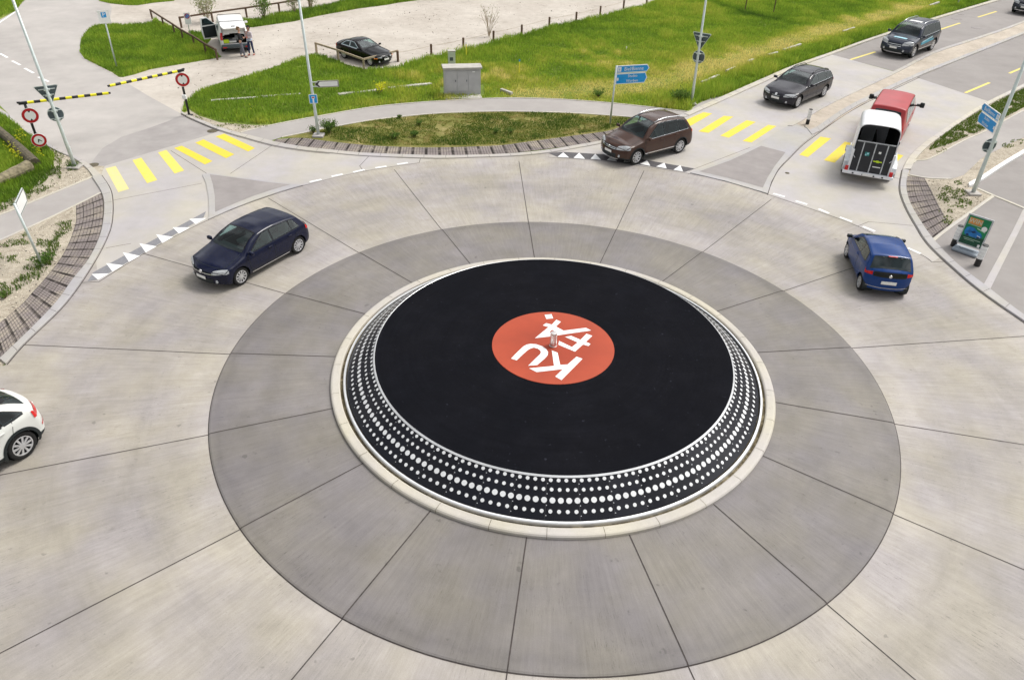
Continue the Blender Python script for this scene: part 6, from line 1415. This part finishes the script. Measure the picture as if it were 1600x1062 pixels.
def blade_object(name, parts, mat, label, cat, kind='stuff', parent=None):
    V = np.concatenate([p[0] for p in parts]); T = np.concatenate([p[1] for p in parts]); n = len(V)
    me = bpy.data.meshes.new(name); me.vertices.add(n * 5); me.vertices.foreach_set('co', V.reshape(-1))
    base = (np.arange(n) * 5)[:, None]
    loops = np.concatenate([base + np.array([0, 1, 2, 3]), base + np.array([3, 2, 4])], 1).reshape(-1)
    me.loops.add(len(loops)); me.loops.foreach_set('vertex_index', loops.astype(np.int32))
    st = np.stack([np.arange(n) * 7, np.arange(n) * 7 + 4], 1).reshape(-1); me.polygons.add(n * 2)
    me.polygons.foreach_set('loop_start', st.astype(np.int32)); me.update(calc_edges=True)
    ca = me.color_attributes.new('tint', 'FLOAT_COLOR', 'POINT'); r2 = rng.random(n); c = np.ones((n, 5, 4)); c[:, :, 0] = np.clip(T, 0, 1)[:, None]; c[:, :, 1] = r2[:, None]; c[:, :, 2] = 0
    ca.data.foreach_set('color', c.reshape(-1)); me.materials.append(MAT[mat]); me.validate()
    o = bpy.data.objects.new(name, me); COL.objects.link(o)
    if parent: o.parent = parent
    else: tag(o, label, cat, kind=kind)
    return o
def polydist(X, Y, L):
    L = np.array(L)[:, :2]; d = np.full(len(X), 1e9)
    for a, b in zip(L[:-1], L[1:]):
        ab = b - a; t = np.clip(((X - a[0]) * ab[0] + (Y - a[1]) * ab[1]) / (ab @ ab), 0, 1); d = np.minimum(d, np.hypot(X - a[0] - t * ab[0], Y - a[1] - t * ab[1]))
    return d
meadow = GP([(285, 177), (288, 160), (308, 145), (346, 131), (400, 116), (440, 102), (470, 91), (495, 87), (520, 93), (545, 104), (570, 110), (622, 107), (650, 97), (700, 85), (745, 75), (790, 61), (820, 55), (860, 43), (900, 35), (940, 27), (975, 17), (1010, 10), (1040, -8), (1060, -40), (1640, -40), (1562, -2), (1450, 31), (1358, 61), (1297, 83), (1241, 102.5), (1184, 127), (1122, 153), (1092, 161), (1083, 167), (1074, 174), (960, 161), (860, 154), (780, 153), (680, 158), (590, 165.5), (500, 180.5), (425, 194), (400, 194), (345, 189), (312, 180), (297, 171)])
holes = [[(p[0], p[1]) for p in GP([(688, 150), (757, 150), (757, 133), (688, 136)])]]
dryL = GP([(830, 148), (930, 142), (1000, 138), (1050, 125), (1110, 103), (1180, 80), (1250, 62), (1330, 38), (1400, 20), (1450, 3)])
dryL2 = GP([(700, 130), (840, 118), (930, 95), (980, 90)]); roadL = GP([(1085, 165), (1122, 152), (1184, 126), (1241, 102), (1297, 82), (1358, 60), (1450, 30), (1562, -3)])
pathL = GP([(425, 194), (500, 180), (590, 165), (680, 158), (780, 153), (860, 154), (960, 161), (1074, 174)])
yardL = GP([(495, 87), (622, 107), (700, 85), (790, 61), (900, 35), (1010, 10)]); ditchL = GP([(1110, 5), (1150, 18), (1200, 30), (1215, 32)])
def meadow_fields(X, Y):
    big = vnoise(X, Y, 5.0); mid = vnoise(X + 50, Y, 1.3); sm = vnoise(X, Y + 31, .45)
    dry = np.exp(-(polydist(X, Y, dryL) / 1.5) ** 2) * (.65 + .55 * mid); dry2 = np.exp(-(polydist(X, Y, dryL2) / 2.6) ** 2) * (.15 + .5 * mid * sm * 2)
    nearroad = np.exp(-(polydist(X, Y, roadL) / 1.5) ** 2); nearpath = np.exp(-(polydist(X, Y, pathL) / .7) ** 2); neary = np.exp(-(polydist(X, Y, yardL) / 1.0) ** 2); dit = np.exp(-(polydist(X, Y, ditchL) / .8) ** 2)
    d = np.clip(dry * (1 - .95 * nearroad) + dry2 * .75 * (1 - nearroad), 0, 1)
    tint = .10 + .26 * big + .30 * mid + .14 * sm + .60 * d + .10 * nearpath - .10 * nearroad - .08 * neary - .3 * dit
    h = (.08 + .24 * mid * (.4 + big) + .14 * sm * sm) * (1 - .62 * d) + .16 * nearroad * (.5 + mid) + .10 * neary - .06 * nearpath
    return np.clip(tint + rng.normal(0, .07, len(X)), 0, 1), np.clip(h, .04, .6)
parts = []
X, Y = pts_in(meadow, 330, holes); T, Hh = meadow_fields(X, Y)
parts.append(blades(X, Y, Hh * rng.uniform(.6, 1.25, len(X)), rng.uniform(.018, .042, len(X)), T))
def simple(poly, dens, h0, h1, tm, ts, z0=0.005, w=(.018, .04), cl=.9):
    X, Y = pts_in(GP(poly), dens); m = vnoise(X, Y, 1.2); s = vnoise(X + 9, Y, .4)
    H = h0 + (h1 - h0) * (m * .6 + s * .4); parts.append(blades(X, Y, H * rng.uniform(.6, 1.25, len(X)), rng.uniform(*w, len(X)), np.clip(tm + ts * (m - .5) + .5 * ts * (s - .5) + rng.normal(0, .06, len(X)), 0, 1), z0))
P_isl = [(150, 41), (165, 39), (195, 40), (238, 36), (242, 30), (262, 40), (300, 58), (320, 70), (336, 82), (346, 90), (300, 98), (270, 103), (235, 109), (210, 117), (193, 121), (186, 121), (176, 114), (160, 106), (132, 92), (125, 82), (127, 64), (138, 48)]
van_side = [(286, 58), (300, 50), (322, 52), (330, 62), (322, 72), (304, 66)]
strip_ = [(378, 44), (372, 34), (396, 33), (440, 23), (500, 12), (545, 2), (580, -8), (700, -20), (660, 0), (622, 5), (600, 9), (560, 14), (500, 25), (460, 34), (425, 39), (398, 43)]
topL = [(152, -4), (155, 2), (172, 6), (200, 9), (215, 9), (240, 5), (272, 2), (276, -5), (260, -14), (170, -14)]
cornL = [(-40, -20), (42, -20), (40, 0), (24, 18), (8, 24), (-6, 30), (-60, 50)]
for nm, pl in (('meadow', P_isl), ('meadow', strip_), ('meadow', topL), ('meadow', van_side)): sheet(nm, pl, .0078, 'soil_green')
simple(P_isl, 380, .10, .30, .36, .35); simple(strip_, 420, .15, .42, .28, .3); simple(topL, 300, .1, .25, .4, .4); simple(cornL, 300, .1, .3, .35, .3); simple(van_side, 400, .1, .3, .3, .3)
leftG = [(-60, 150), (-30, 156), (0, 178), (20, 190), (42, 210), (58, 218), (74, 230), (86, 244), (84, 262), (74, 282), (52, 298), (36, 307), (10, 318), (0, 324), (-50, 345)]
simple(leftG, 420, .10, .34, .26, .4)
blade_object('meadow_grass', parts, 'grass_blade', 'bright green spring grass of the meadow with dry straw patches', 'grass')
parts = []
verge = [(498, 206), (524, 199), (590, 188), (680, 179), (780, 175.5), (890, 178), (985, 185), (975, 194), (948, 203), (900, 210.5), (825, 220.5), (775, 226), (712, 228), (600, 227.5), (553, 223.5), (505, 214)]
X, Y = pts_in(GP(verge), 480); m = vnoise(X, Y, .9); s = vnoise(X, Y, .3); k = (m * .6 + s * .4) > .24; X, Y, m, s = X[k], Y[k], m[k], s[k]
parts.append(blades(X, Y, (.03 + .07 * m) * rng.uniform(.6, 1.4, len(X)), rng.uniform(.02, .04, len(X)), np.clip(.15 + .75 * (1 - m) * s * 1.4 + rng.normal(0, .1, len(X)), 0, 1), .006, .6))
def patchy(poly, dens, thr, sc, h=.08, tm=.25, z0=.006):
    X, Y = pts_in(GP(poly), dens); m = vnoise(X, Y + 77, sc) * .6 + vnoise(X + 13, Y, sc * .35) * .4; k = m > thr; X, Y, m = X[k], Y[k], m[k]
    parts.append(blades(X, Y, h * rng.uniform(.5, 1.5, len(X)), rng.uniform(.018, .035, len(X)), np.clip(tm + rng.normal(0, .12, len(X)), 0, 1), z0, .6))
patchy([(0, 384), (80, 345), (114, 330), (112, 360), (98, 388), (80, 415), (50, 450), (20, 480), (0, 495)], 420, .60, .55)
patchy([(0, 452), (20, 440), (50, 425), (62, 412), (78, 380), (92, 368), (94, 384), (84, 405), (72, 425), (40, 448), (0, 470)], 420, .40, .5, .12, .2)
patchy([(0, 322), (36, 307), (60, 290), (84, 255), (96, 262), (96, 285), (60, 305), (0, 332)], 420, .50, .5, .10, .25)
patchy([(104, 252), (118, 252), (122, 268), (106, 270)], 500, .45, .3, .08, .25)
for (cx, cy, a, b_) in ((1478, 298, 13, 7), (1498, 302, 12, 7), (1497, 286, 7, 4), (1484, 331, 5, 4), (1466, 352 - 20, 3, 2), (1489, 317, 16, 9), (1472, 309, 10, 6), (1505, 318, 14, 8), (1480, 345, 9, 7), (1575, 228, 10, 4), (1590, 206 + 16, 12, 4)):
    patchy([(cx + a * math.cos(t), cy + b_ * math.sin(t)) for t in np.linspace(0, 2 * PI, 12)[:-1]], 500, .46 if a > 9 else .35, .3, .06, .3)
patchy([(1455, 228), (1472, 213), (1500, 193), (1533, 173), (1560, 158), (1600, 139), (1680, 110), (1680, 128), (1600, 168), (1560, 190), (1537, 203), (1510, 214), (1478, 228), (1462, 232), (1450, 236)], 700, .30, .5, .09, .28)
patchy([(1462, 300 - 65), (1475, 228), (1480, 236), (1464, 243)], 400, .5, .3, .05, .4)
patchy([(300, 180), (345, 193), (400, 197), (425, 197), (400, 202), (360, 205), (320, 196)], 300, .52, .4, .07, .4)
patchy([(45, 205), (60, 215), (76, 228), (100, 241), (96, 262), (84, 250), (70, 232), (50, 218)], 320, .52, .4, .07, .4)
blade_object('verge_grass', parts, 'verge_blade', 'thin patchy olive grass on the sandy verges around the roundabout', 'grass')
# moss and weeds in the pavers and gravel edges: pebbles
def pebbles(name, polys, dens, r0, r1, mat, label):
    mb = MB(); oc = [(1, 0, 0), (-1, 0, 0), (0, 1, 0), (0, -1, 0), (0, 0, 1), (0, 0, -1)]; of = [(0, 2, 4), (2, 1, 4), (1, 3, 4), (3, 0, 4), (2, 0, 5), (1, 2, 5), (3, 1, 5), (0, 3, 5)]
    for pl in polys:
        X, Y = pts_in(GP(pl), dens)
        for x, y in zip(X, Y):
            r = random.uniform(r0, r1) * random.choice((.6, .8, 1, 1.3)); a = random.uniform(0, PI); c, s = math.cos(a), math.sin(a); e = random.uniform(.6, 1)
            mb.add([(x + (p[0] * c - p[1] * e * s) * r, y + (p[0] * s + p[1] * e * c) * r, .01 + p[2] * r * .6 + r * .2) for p in oc], of)
    o = mb.build(name, mat); tag(o, label, 'pebbles', kind='stuff'); return o
plain('pebble_pale', (.62, .56, .45), .9, var=.35, vs=60); plain('pebble_dark', (.10, .085, .07), .9, var=.4, vs=60)
pl_ = [[(0, 384), (118, 322), (118, 349), (107, 382), (90, 410), (52, 456), (0, 508)], [(60, 312), (144, 277), (136, 262), (118, 247), (100, 240), (84, 262), (74, 284)], [(1450, 281), (1506, 276), (1512, 291), (1550, 306), (1487, 352), (1460, 322)], [(300, 182), (345, 192), (400, 197), (376, 206), (350, 202)]]
pebbles('pebbles', pl_, 26, .018, .045, 'pebble_pale', 'pale pebbles scattered over the sandy verges')
pebbles('debris', pl_ + [[(1255, 197), (1272, 200), (1300, 182), (1290, 176), (1262, 186)]], 9, .015, .035, 'pebble_dark', 'dark crumbs of soil and bark on the sandy verges')
yard_ = [(300, 170), (345, 133), (470, 93), (495, 88), (545, 104), (622, 107), (700, 86), (790, 62), (900, 36), (1000, 12), (700, -2), (560, 16), (400, 46), (350, 92), (235, 112), (240, 150)]
pebbles('gravel_stones', [yard_], 2.5, .010, .028, 'pebble_dark', 'loose small stones on the gravel yard')
pebbles('gravel_debris', [yard_], .5, .02, .05, 'pebble_dark', 'dark crumbs scattered on the gravel yard')
# flowers
def flowers(poly, n, h0, h1):
    X, Y = pts_in(GP(poly), n); mb = MB()
    for x, y in zip(X, Y):
        h = random.uniform(h0, h1)
        for _ in range(3):
            dx, dy, dz = random.gauss(0, .03), random.gauss(0, .03), random.gauss(0, .03); r = random.uniform(.022, .04); a = random.uniform(0, PI)
            mb.add([(x + dx + r * math.cos(a + k * PI / 2), y + dy + r * math.sin(a + k * PI / 2), h + dz + random.uniform(-.01, .01)) for k in range(4)], [(0, 1, 2, 3)])
    return mb
mb = MB()
for pl, n in (([(22, 222), (38, 212), (46, 222), (40, 236), (30, 230)], 14), ([(5, 236), (20, 230), (40, 250), (38, 264), (20, 250)], 16), ([(52, 238), (66, 240), (74, 254), (62, 254)], 12), ([(390, 172), (402, 172), (402, 180), (392, 180)][:4], 5)):
    f = flowers(pl, n * 2.6, .26, .44); mb.add(f.V, f.F)
o = mb.build('wildflowers', 'flower_yellow'); tag(o, 'yellow wildflowers growing between the logs at the left', 'flowers', kind='stuff')
def leafmesh(name, centres, spread, size, n, mat, parent, tint=.5):
    C = np.array(centres); k = rng.integers(0, len(C), n); P = C[k] + rng.normal(0, 1, (n, 3)) * np.array(spread)
    P[:, 2] = np.maximum(P[:, 2], .02); X = P[:, 0]; Y = P[:, 1]; V, T = blades(X, Y, size * rng.uniform(.6, 1.4, n), size * .6 * rng.uniform(.6, 1.3, n), np.clip(tint + rng.normal(0, .2, n), 0, 1), 0, .9)
    V[:, :, 2] += P[:, 2][:, None]
    return blade_object(name, [(V, T)], mat, None, None, parent=parent)
def shrub(px, label, h, w, nst, nleaf, leaf='leaf_green', lsize=.07, bare=False, group='shrubs round the gravel yard', spread=.10, cat='shrub', name='shrub', tint=.45, stem_mat='wood_brown', vert=1.):
    b = G(*px); o = thing(name, label, cat, (b[0], b[1], 0), group=group); mb = MB(); tips = []
    for i in range(nst):
        a = 2 * PI * i / nst + random.uniform(-.3, .3); l = w * random.uniform(.35, 1); hh = h * random.uniform(.65, 1.05)
        p = [(0, 0, 0), (math.cos(a) * l * .35, math.sin(a) * l * .35, hh * .5), (math.cos(a) * l, math.sin(a) * l, hh)]
        mb.tube(p, [.022, .014, .005], 5); tips += [p[1], p[2], tuple((np.array(p[1]) + np.array(p[2])) / 2)]
        for _ in range(3 if bare else 1):
            q = np.array(p[1]) + (np.array(p[2]) - np.array(p[1])) * random.uniform(0, .8); e = q + np.array([random.gauss(0, .16), random.gauss(0, .16), random.uniform(.15, .4)]) * (h / 1.5)
            mb.tube([tuple(q), tuple(e)], [.009, .003], 4); tips.append(tuple(e))
    mb.build('stems', stem_mat, o)
    leafmesh('leaves', tips, (spread * w * 2, spread * w * 2, spread * h * 1.2), lsize, nleaf, leaf, o, tint); return o
shrub((324, 36), 'pale wispy shrub behind the open door of the white van', 1.7, .85, 16, 700, 'leaf_pale', .09, True, tint=.45, stem_mat='wood_pale')
shrub((413, 30), 'leaning leafy green shrub by the fence right of the two people', 1.6, .75, 8, 700, 'leaf_green', .10, tint=.55)
shrub((461, 22), 'pale shrub against the fence just left of the tall lamp post', 1.5, .7, 10, 600, 'leaf_pale', .09, True, tint=.4, stem_mat='wood_pale')
shrub((487, 14), 'pale shrub against the fence just right of the tall lamp post', 1.3, .6, 9, 500, 'leaf_pale', .08, True, tint=.35, stem_mat='wood_pale')
shrub((300, 5), 'small green shrub at the top edge left of the white van', 1.2, .5, 7, 260, 'leaf_green', .09, tint=.4) if False else None
shrub((764, 58), 'bare pale sapling with thin branches by the wire fence', 1.9, .75, 14, 90, 'leaf_pale', .06, True, tint=.4, stem_mat='wood_pale', group=None, cat='sapling', name='sapling')
shrub((596, 146), 'flowering yellow plant beside the pale beam in the meadow', .55, .32, 9, 260, 'flower_yellow', .06, group=None, cat='plant', name='flowering_plant', stem_mat='wood_pale')
shrub((515, 208), 'dark green bush right beside the footing of the second lamp post', .50, .42, 12, 900, 'leaf_green', .06, group='low green bushes in the verge', tint=.35)
shrub((490, 208), 'small dark bush left of the footing of the second lamp post', .28, .22, 8, 260, 'leaf_green', .05, group='low green bushes in the verge', tint=.25)
shrub((617, 217), 'round dark green tuft in the verge, left one of a pair', .24, .26, 10, 420, 'leaf_green', .05, group='low green bushes in the verge', tint=.4)
shrub((648, 214), 'round dark green tuft in the verge, right one of a pair', .24, .26, 10, 420, 'leaf_green', .05, group='low green bushes in the verge', tint=.4)
shrub((655, 196), 'small grey green tuft in the verge just below the cycle path', .22, .22, 8, 260, 'leaf_green', .05, group='low green bushes in the verge', tint=.55)
shrub((624, 185), 'tiny dark tuft on the lower edge of the cycle path', .14, .14, 6, 120, 'leaf_green', .05, group='low green bushes in the verge', tint=.3)
shrub((798, 208), 'small tuft in the verge near the pavers right of the middle', .2, .2, 7, 200, 'leaf_green', .05, group='low green bushes in the verge', tint=.45)
shrub((775, 209), 'small green tuft beside the dark soil in the verge middle', .2, .2, 7, 200, 'leaf_green', .05, group='low green bushes in the verge', tint=.45)
shrub((1062, 160), 'dense dark green bush in the meadow corner left of the lamp post foot', .55, .55, 14, 1100, 'leaf_green', .08, group='low green bushes in the verge', tint=.55)
shrub((935, 152), 'low dark green clump on the meadow side of the cycle path', .32, .4, 10, 420, 'leaf_green', .06, group='low green bushes in the verge', tint=.5)
shrub((116, 262), 'ring of small weeds round the foot of the left lamp post', .16, .35, 10, 200, 'leaf_green', .05, group='low green bushes in the verge', tint=.3)
shrub((70, 412), 'green weeds round the foot of the pale arrow sign', .25, .40, 12, 500, 'leaf_green', .06, group='low green bushes in the verge', tint=.4)
shrub((8, 466), 'small green weed in the gravel left of the pavers', .2, .2, 7, 200, 'leaf_green', .05, group='low green bushes in the verge', tint=.5)
# ------------------------------------------------------------------ people
plain('skin_tone', (.50, .28, .20), .5, var=.05); plain('hair_dark', (.02, .013, .010), .5, var=.2); plain('hair_brown', (.20, .11, .045), .5, var=.2)
plain('cloth_black', (.014, .014, .018), .8, var=.2); plain('cloth_grey', (.13, .13, .16), .85, var=.15, vs=12); plain('cloth_jeans', (.012, .022, .075), .85, var=.2, vs=14); plain('cloth_pale', (.58, .52, .56), .8, var=.22, vs=16); plain('cloth_lightblue', (.42, .50, .62), .8, var=.1); plain('shoe_red', (.35, .04, .04), .6)
def skin_obj(name, chains, mat, parent, sub=2):
    """chains: lists of (x,y,z,r) ; a chain may start with the key of an existing point"""
    V = []; E = []; Rr = []; key = {}
    for ch in chains:
        prev = None
        for p in ch:
            if isinstance(p, str): prev = key[p]; continue
            k = None
            if isinstance(p[-1], str): k = p[-1]; p = p[:-1]
            V.append(p[:3]); Rr.append(p[3] if len(p) == 4 else (p[3], p[4])); i = len(V) - 1
            if k: key[k] = i
            if prev is not None: E.append((prev, i))
            prev = i
    me = bpy.data.meshes.new(name); me.from_pydata(V, E, []); me.materials.append(MAT[mat]); o = bpy.data.objects.new(name, me); COL.objects.link(o); o.parent = parent
    m = o.modifiers.new('skin', 'SKIN'); m.use_smooth_shade = True
    if not me.skin_vertices:
        bm = bmesh.new(); bm.from_mesh(me); bm.verts.layers.skin.verify(); bm.to_mesh(me); bm.free()
    for i, r in enumerate(Rr): me.skin_vertices[0].data[i].radius = r if isinstance(r, tuple) else (r, r); me.skin_vertices[0].data[i].use_root = (i == 0)
    s = o.modifiers.new('sub', 'SUBSURF'); s.levels = sub; s.render_levels = sub
    return o
def person(px, label, yaw, top, trouser, shoe, hair, hairlen=0., stride=.10, H=1.76, arm='folded', hem=None):
    b = G(*px); k = H / 1.76; o = thing('person', label, 'person', (b[0], b[1], .006), yaw, group=None, scale=k)
    arms = {'folded': {-1: [(-.185, 0, 1.42), (-.26, .03, 1.15), (-.02, .19, 1.17), (.07, .20, 1.19)], 1: [(.185, 0, 1.42), (.26, .03, 1.13), (.02, .24, 1.12), (-.07, .25, 1.14)]},
            'chin': {-1: [(-.175, 0, 1.40), (-.24, .05, 1.13), (-.0, .20, 1.12), (.09, .21, 1.13)], 1: [(.175, 0, 1.40), (.21, .10, 1.12), (.07, .20, 1.33), (.04, .17, 1.42)]}}[arm]
    L = {s: [(s * .09, 0, .92), (s * .11 + (.02 if s > 0 else 0), s * stride * .4 + .02, .50), (s * .12, s * stride, .09), (s * .13, s * stride + .02, .05), (s * .14, s * stride + .16, .035)] for s in (-1, 1)}
    # body: one continuous skin with head, arms, fingers and legs
    ch = [[(0, 0, .96, .125, .10, 'pel'), (0, 0, 1.12, .115, .085, 'wai'), (0, .0, 1.32, .145, .095, 'che'), (0, 0, 1.45, .062, 'nek'), (0, .012, 1.54, .050), (0, .02, 1.605, .070, .082, 'jaw'), (0, .005, 1.68, .078, .092, 'cra'), (0, 0, 1.735, .058, .068)], ['jaw', (0, .105, 1.625, .013)], ['cra', (.083, .0, 1.655, .014)], ['cra', (-.083, .0, 1.655, .014)]]
    for s in (-1, 1):
        A = arms[s]; ch.append(['che', (*A[0], .052), (*A[1], .040), (*A[2], .026, 'w%d' % s), (*A[3], .026, .016, 'p%d' % s)])
        d = np.array(A[3]) - np.array(A[2]); d = d / np.linalg.norm(d); q = np.cross(d, (0, 1, 0)); q = q / (np.linalg.norm(q) + 1e-9)
        for f in range(4):
            off = q * (f - 1.5) * .019; base = np.array(A[3]) + d * .02 + off; l = (.030, .036, .034, .026)[f]
            ch.append(['p%d' % s, (*base, .009), (*(base + d * l), .0085), (*(base + d * l * 1.7 + np.array([0, -.012, 0])), .008)])
        th = np.array(A[2]) + d * .03 + q * .035; ch.append(['w%d' % s, (*th, .010), (*(th + d * .03 + q * .01), .009)])
        Lg = L[s]; ch.append(['pel', (*Lg[0], .085), (*Lg[1], .055), (*Lg[2], .038), (*Lg[4][:2], .04, .032)])
    skin_obj('body', ch, 'skin_tone', o)
    tc = [[(0, 0, .90 if hem is None else hem, .165, .13, 'a'), (0, 0, 1.14, .135, .10), (0, .0, 1.32, .165, .115, 'c'), (0, 0, 1.44, .085, .08)]]
    for s in (-1, 1):
        A = arms[s]; w = np.array(A[1]) + (np.array(A[2]) - np.array(A[1])) * .9; tc.append(['c', (*A[0], .068), (*A[1], .055), (*w, .038)])
    skin_obj('jacket', tc, top, o)
    pc = [[(0, 0, 1.07, .135, .10, 'a'), (0, 0, .93, .145, .115, 'b')]]
    for s in (-1, 1): Lg = L[s]; pc.append(['b', (*Lg[0], .10), (*Lg[1], .070), (Lg[2][0], Lg[2][1], .11, .055)])
    skin_obj('trousers', pc, trouser, o)
    for s in (-1, 1):
        Lg = L[s]; skin_obj('shoe', [[(Lg[2][0], Lg[2][1] - .03, .05, .045), (Lg[3][0], Lg[3][1] + .05, .045, .048, .042), (Lg[4][0], Lg[4][1] + .02, .035, .042, .03)]], shoe, o)
        MB().lathe([(.001, .012), (.010, .008), (.012, 0), (.010, -.008), (.001, -.012)], 8).build('eye', 'hair_dark', o).location = (s * .030, .095, 1.665)
    MB().box((0, .098, 1.595), (.045, .01, .012), bev=.004).build('mouth', 'shoe_red', o)
    hc = [[(0, -.025, 1.69, .088, .095, 'h'), (0, -.01, 1.745, .068, .075)], ['h', (0, -.06, 1.62, .068, .05)]]
    if hairlen: hc[-1] += [(0, -.08, 1.62 - hairlen, .055, .035)]
    skin_obj('hair', hc, hair, o); return o
person((380, 90), 'person in black jacket and grey trousers standing with folded arms behind the van', R(-75), 'cloth_black', 'cloth_grey', 'cloth_black', 'hair_brown', stride=.12)
p2 = person((394, 86.5), 'person with long dark hair, pale top and dark blue jeans beside the open van', R(165), 'cloth_pale', 'cloth_jeans', 'shoe_red', 'hair_dark', .16, .08, 1.70, 'chin')
MB().box((0, .02, .96), (.31, .26, .16), bev=.06).build('shirt_hem', 'cloth_lightblue', p2)
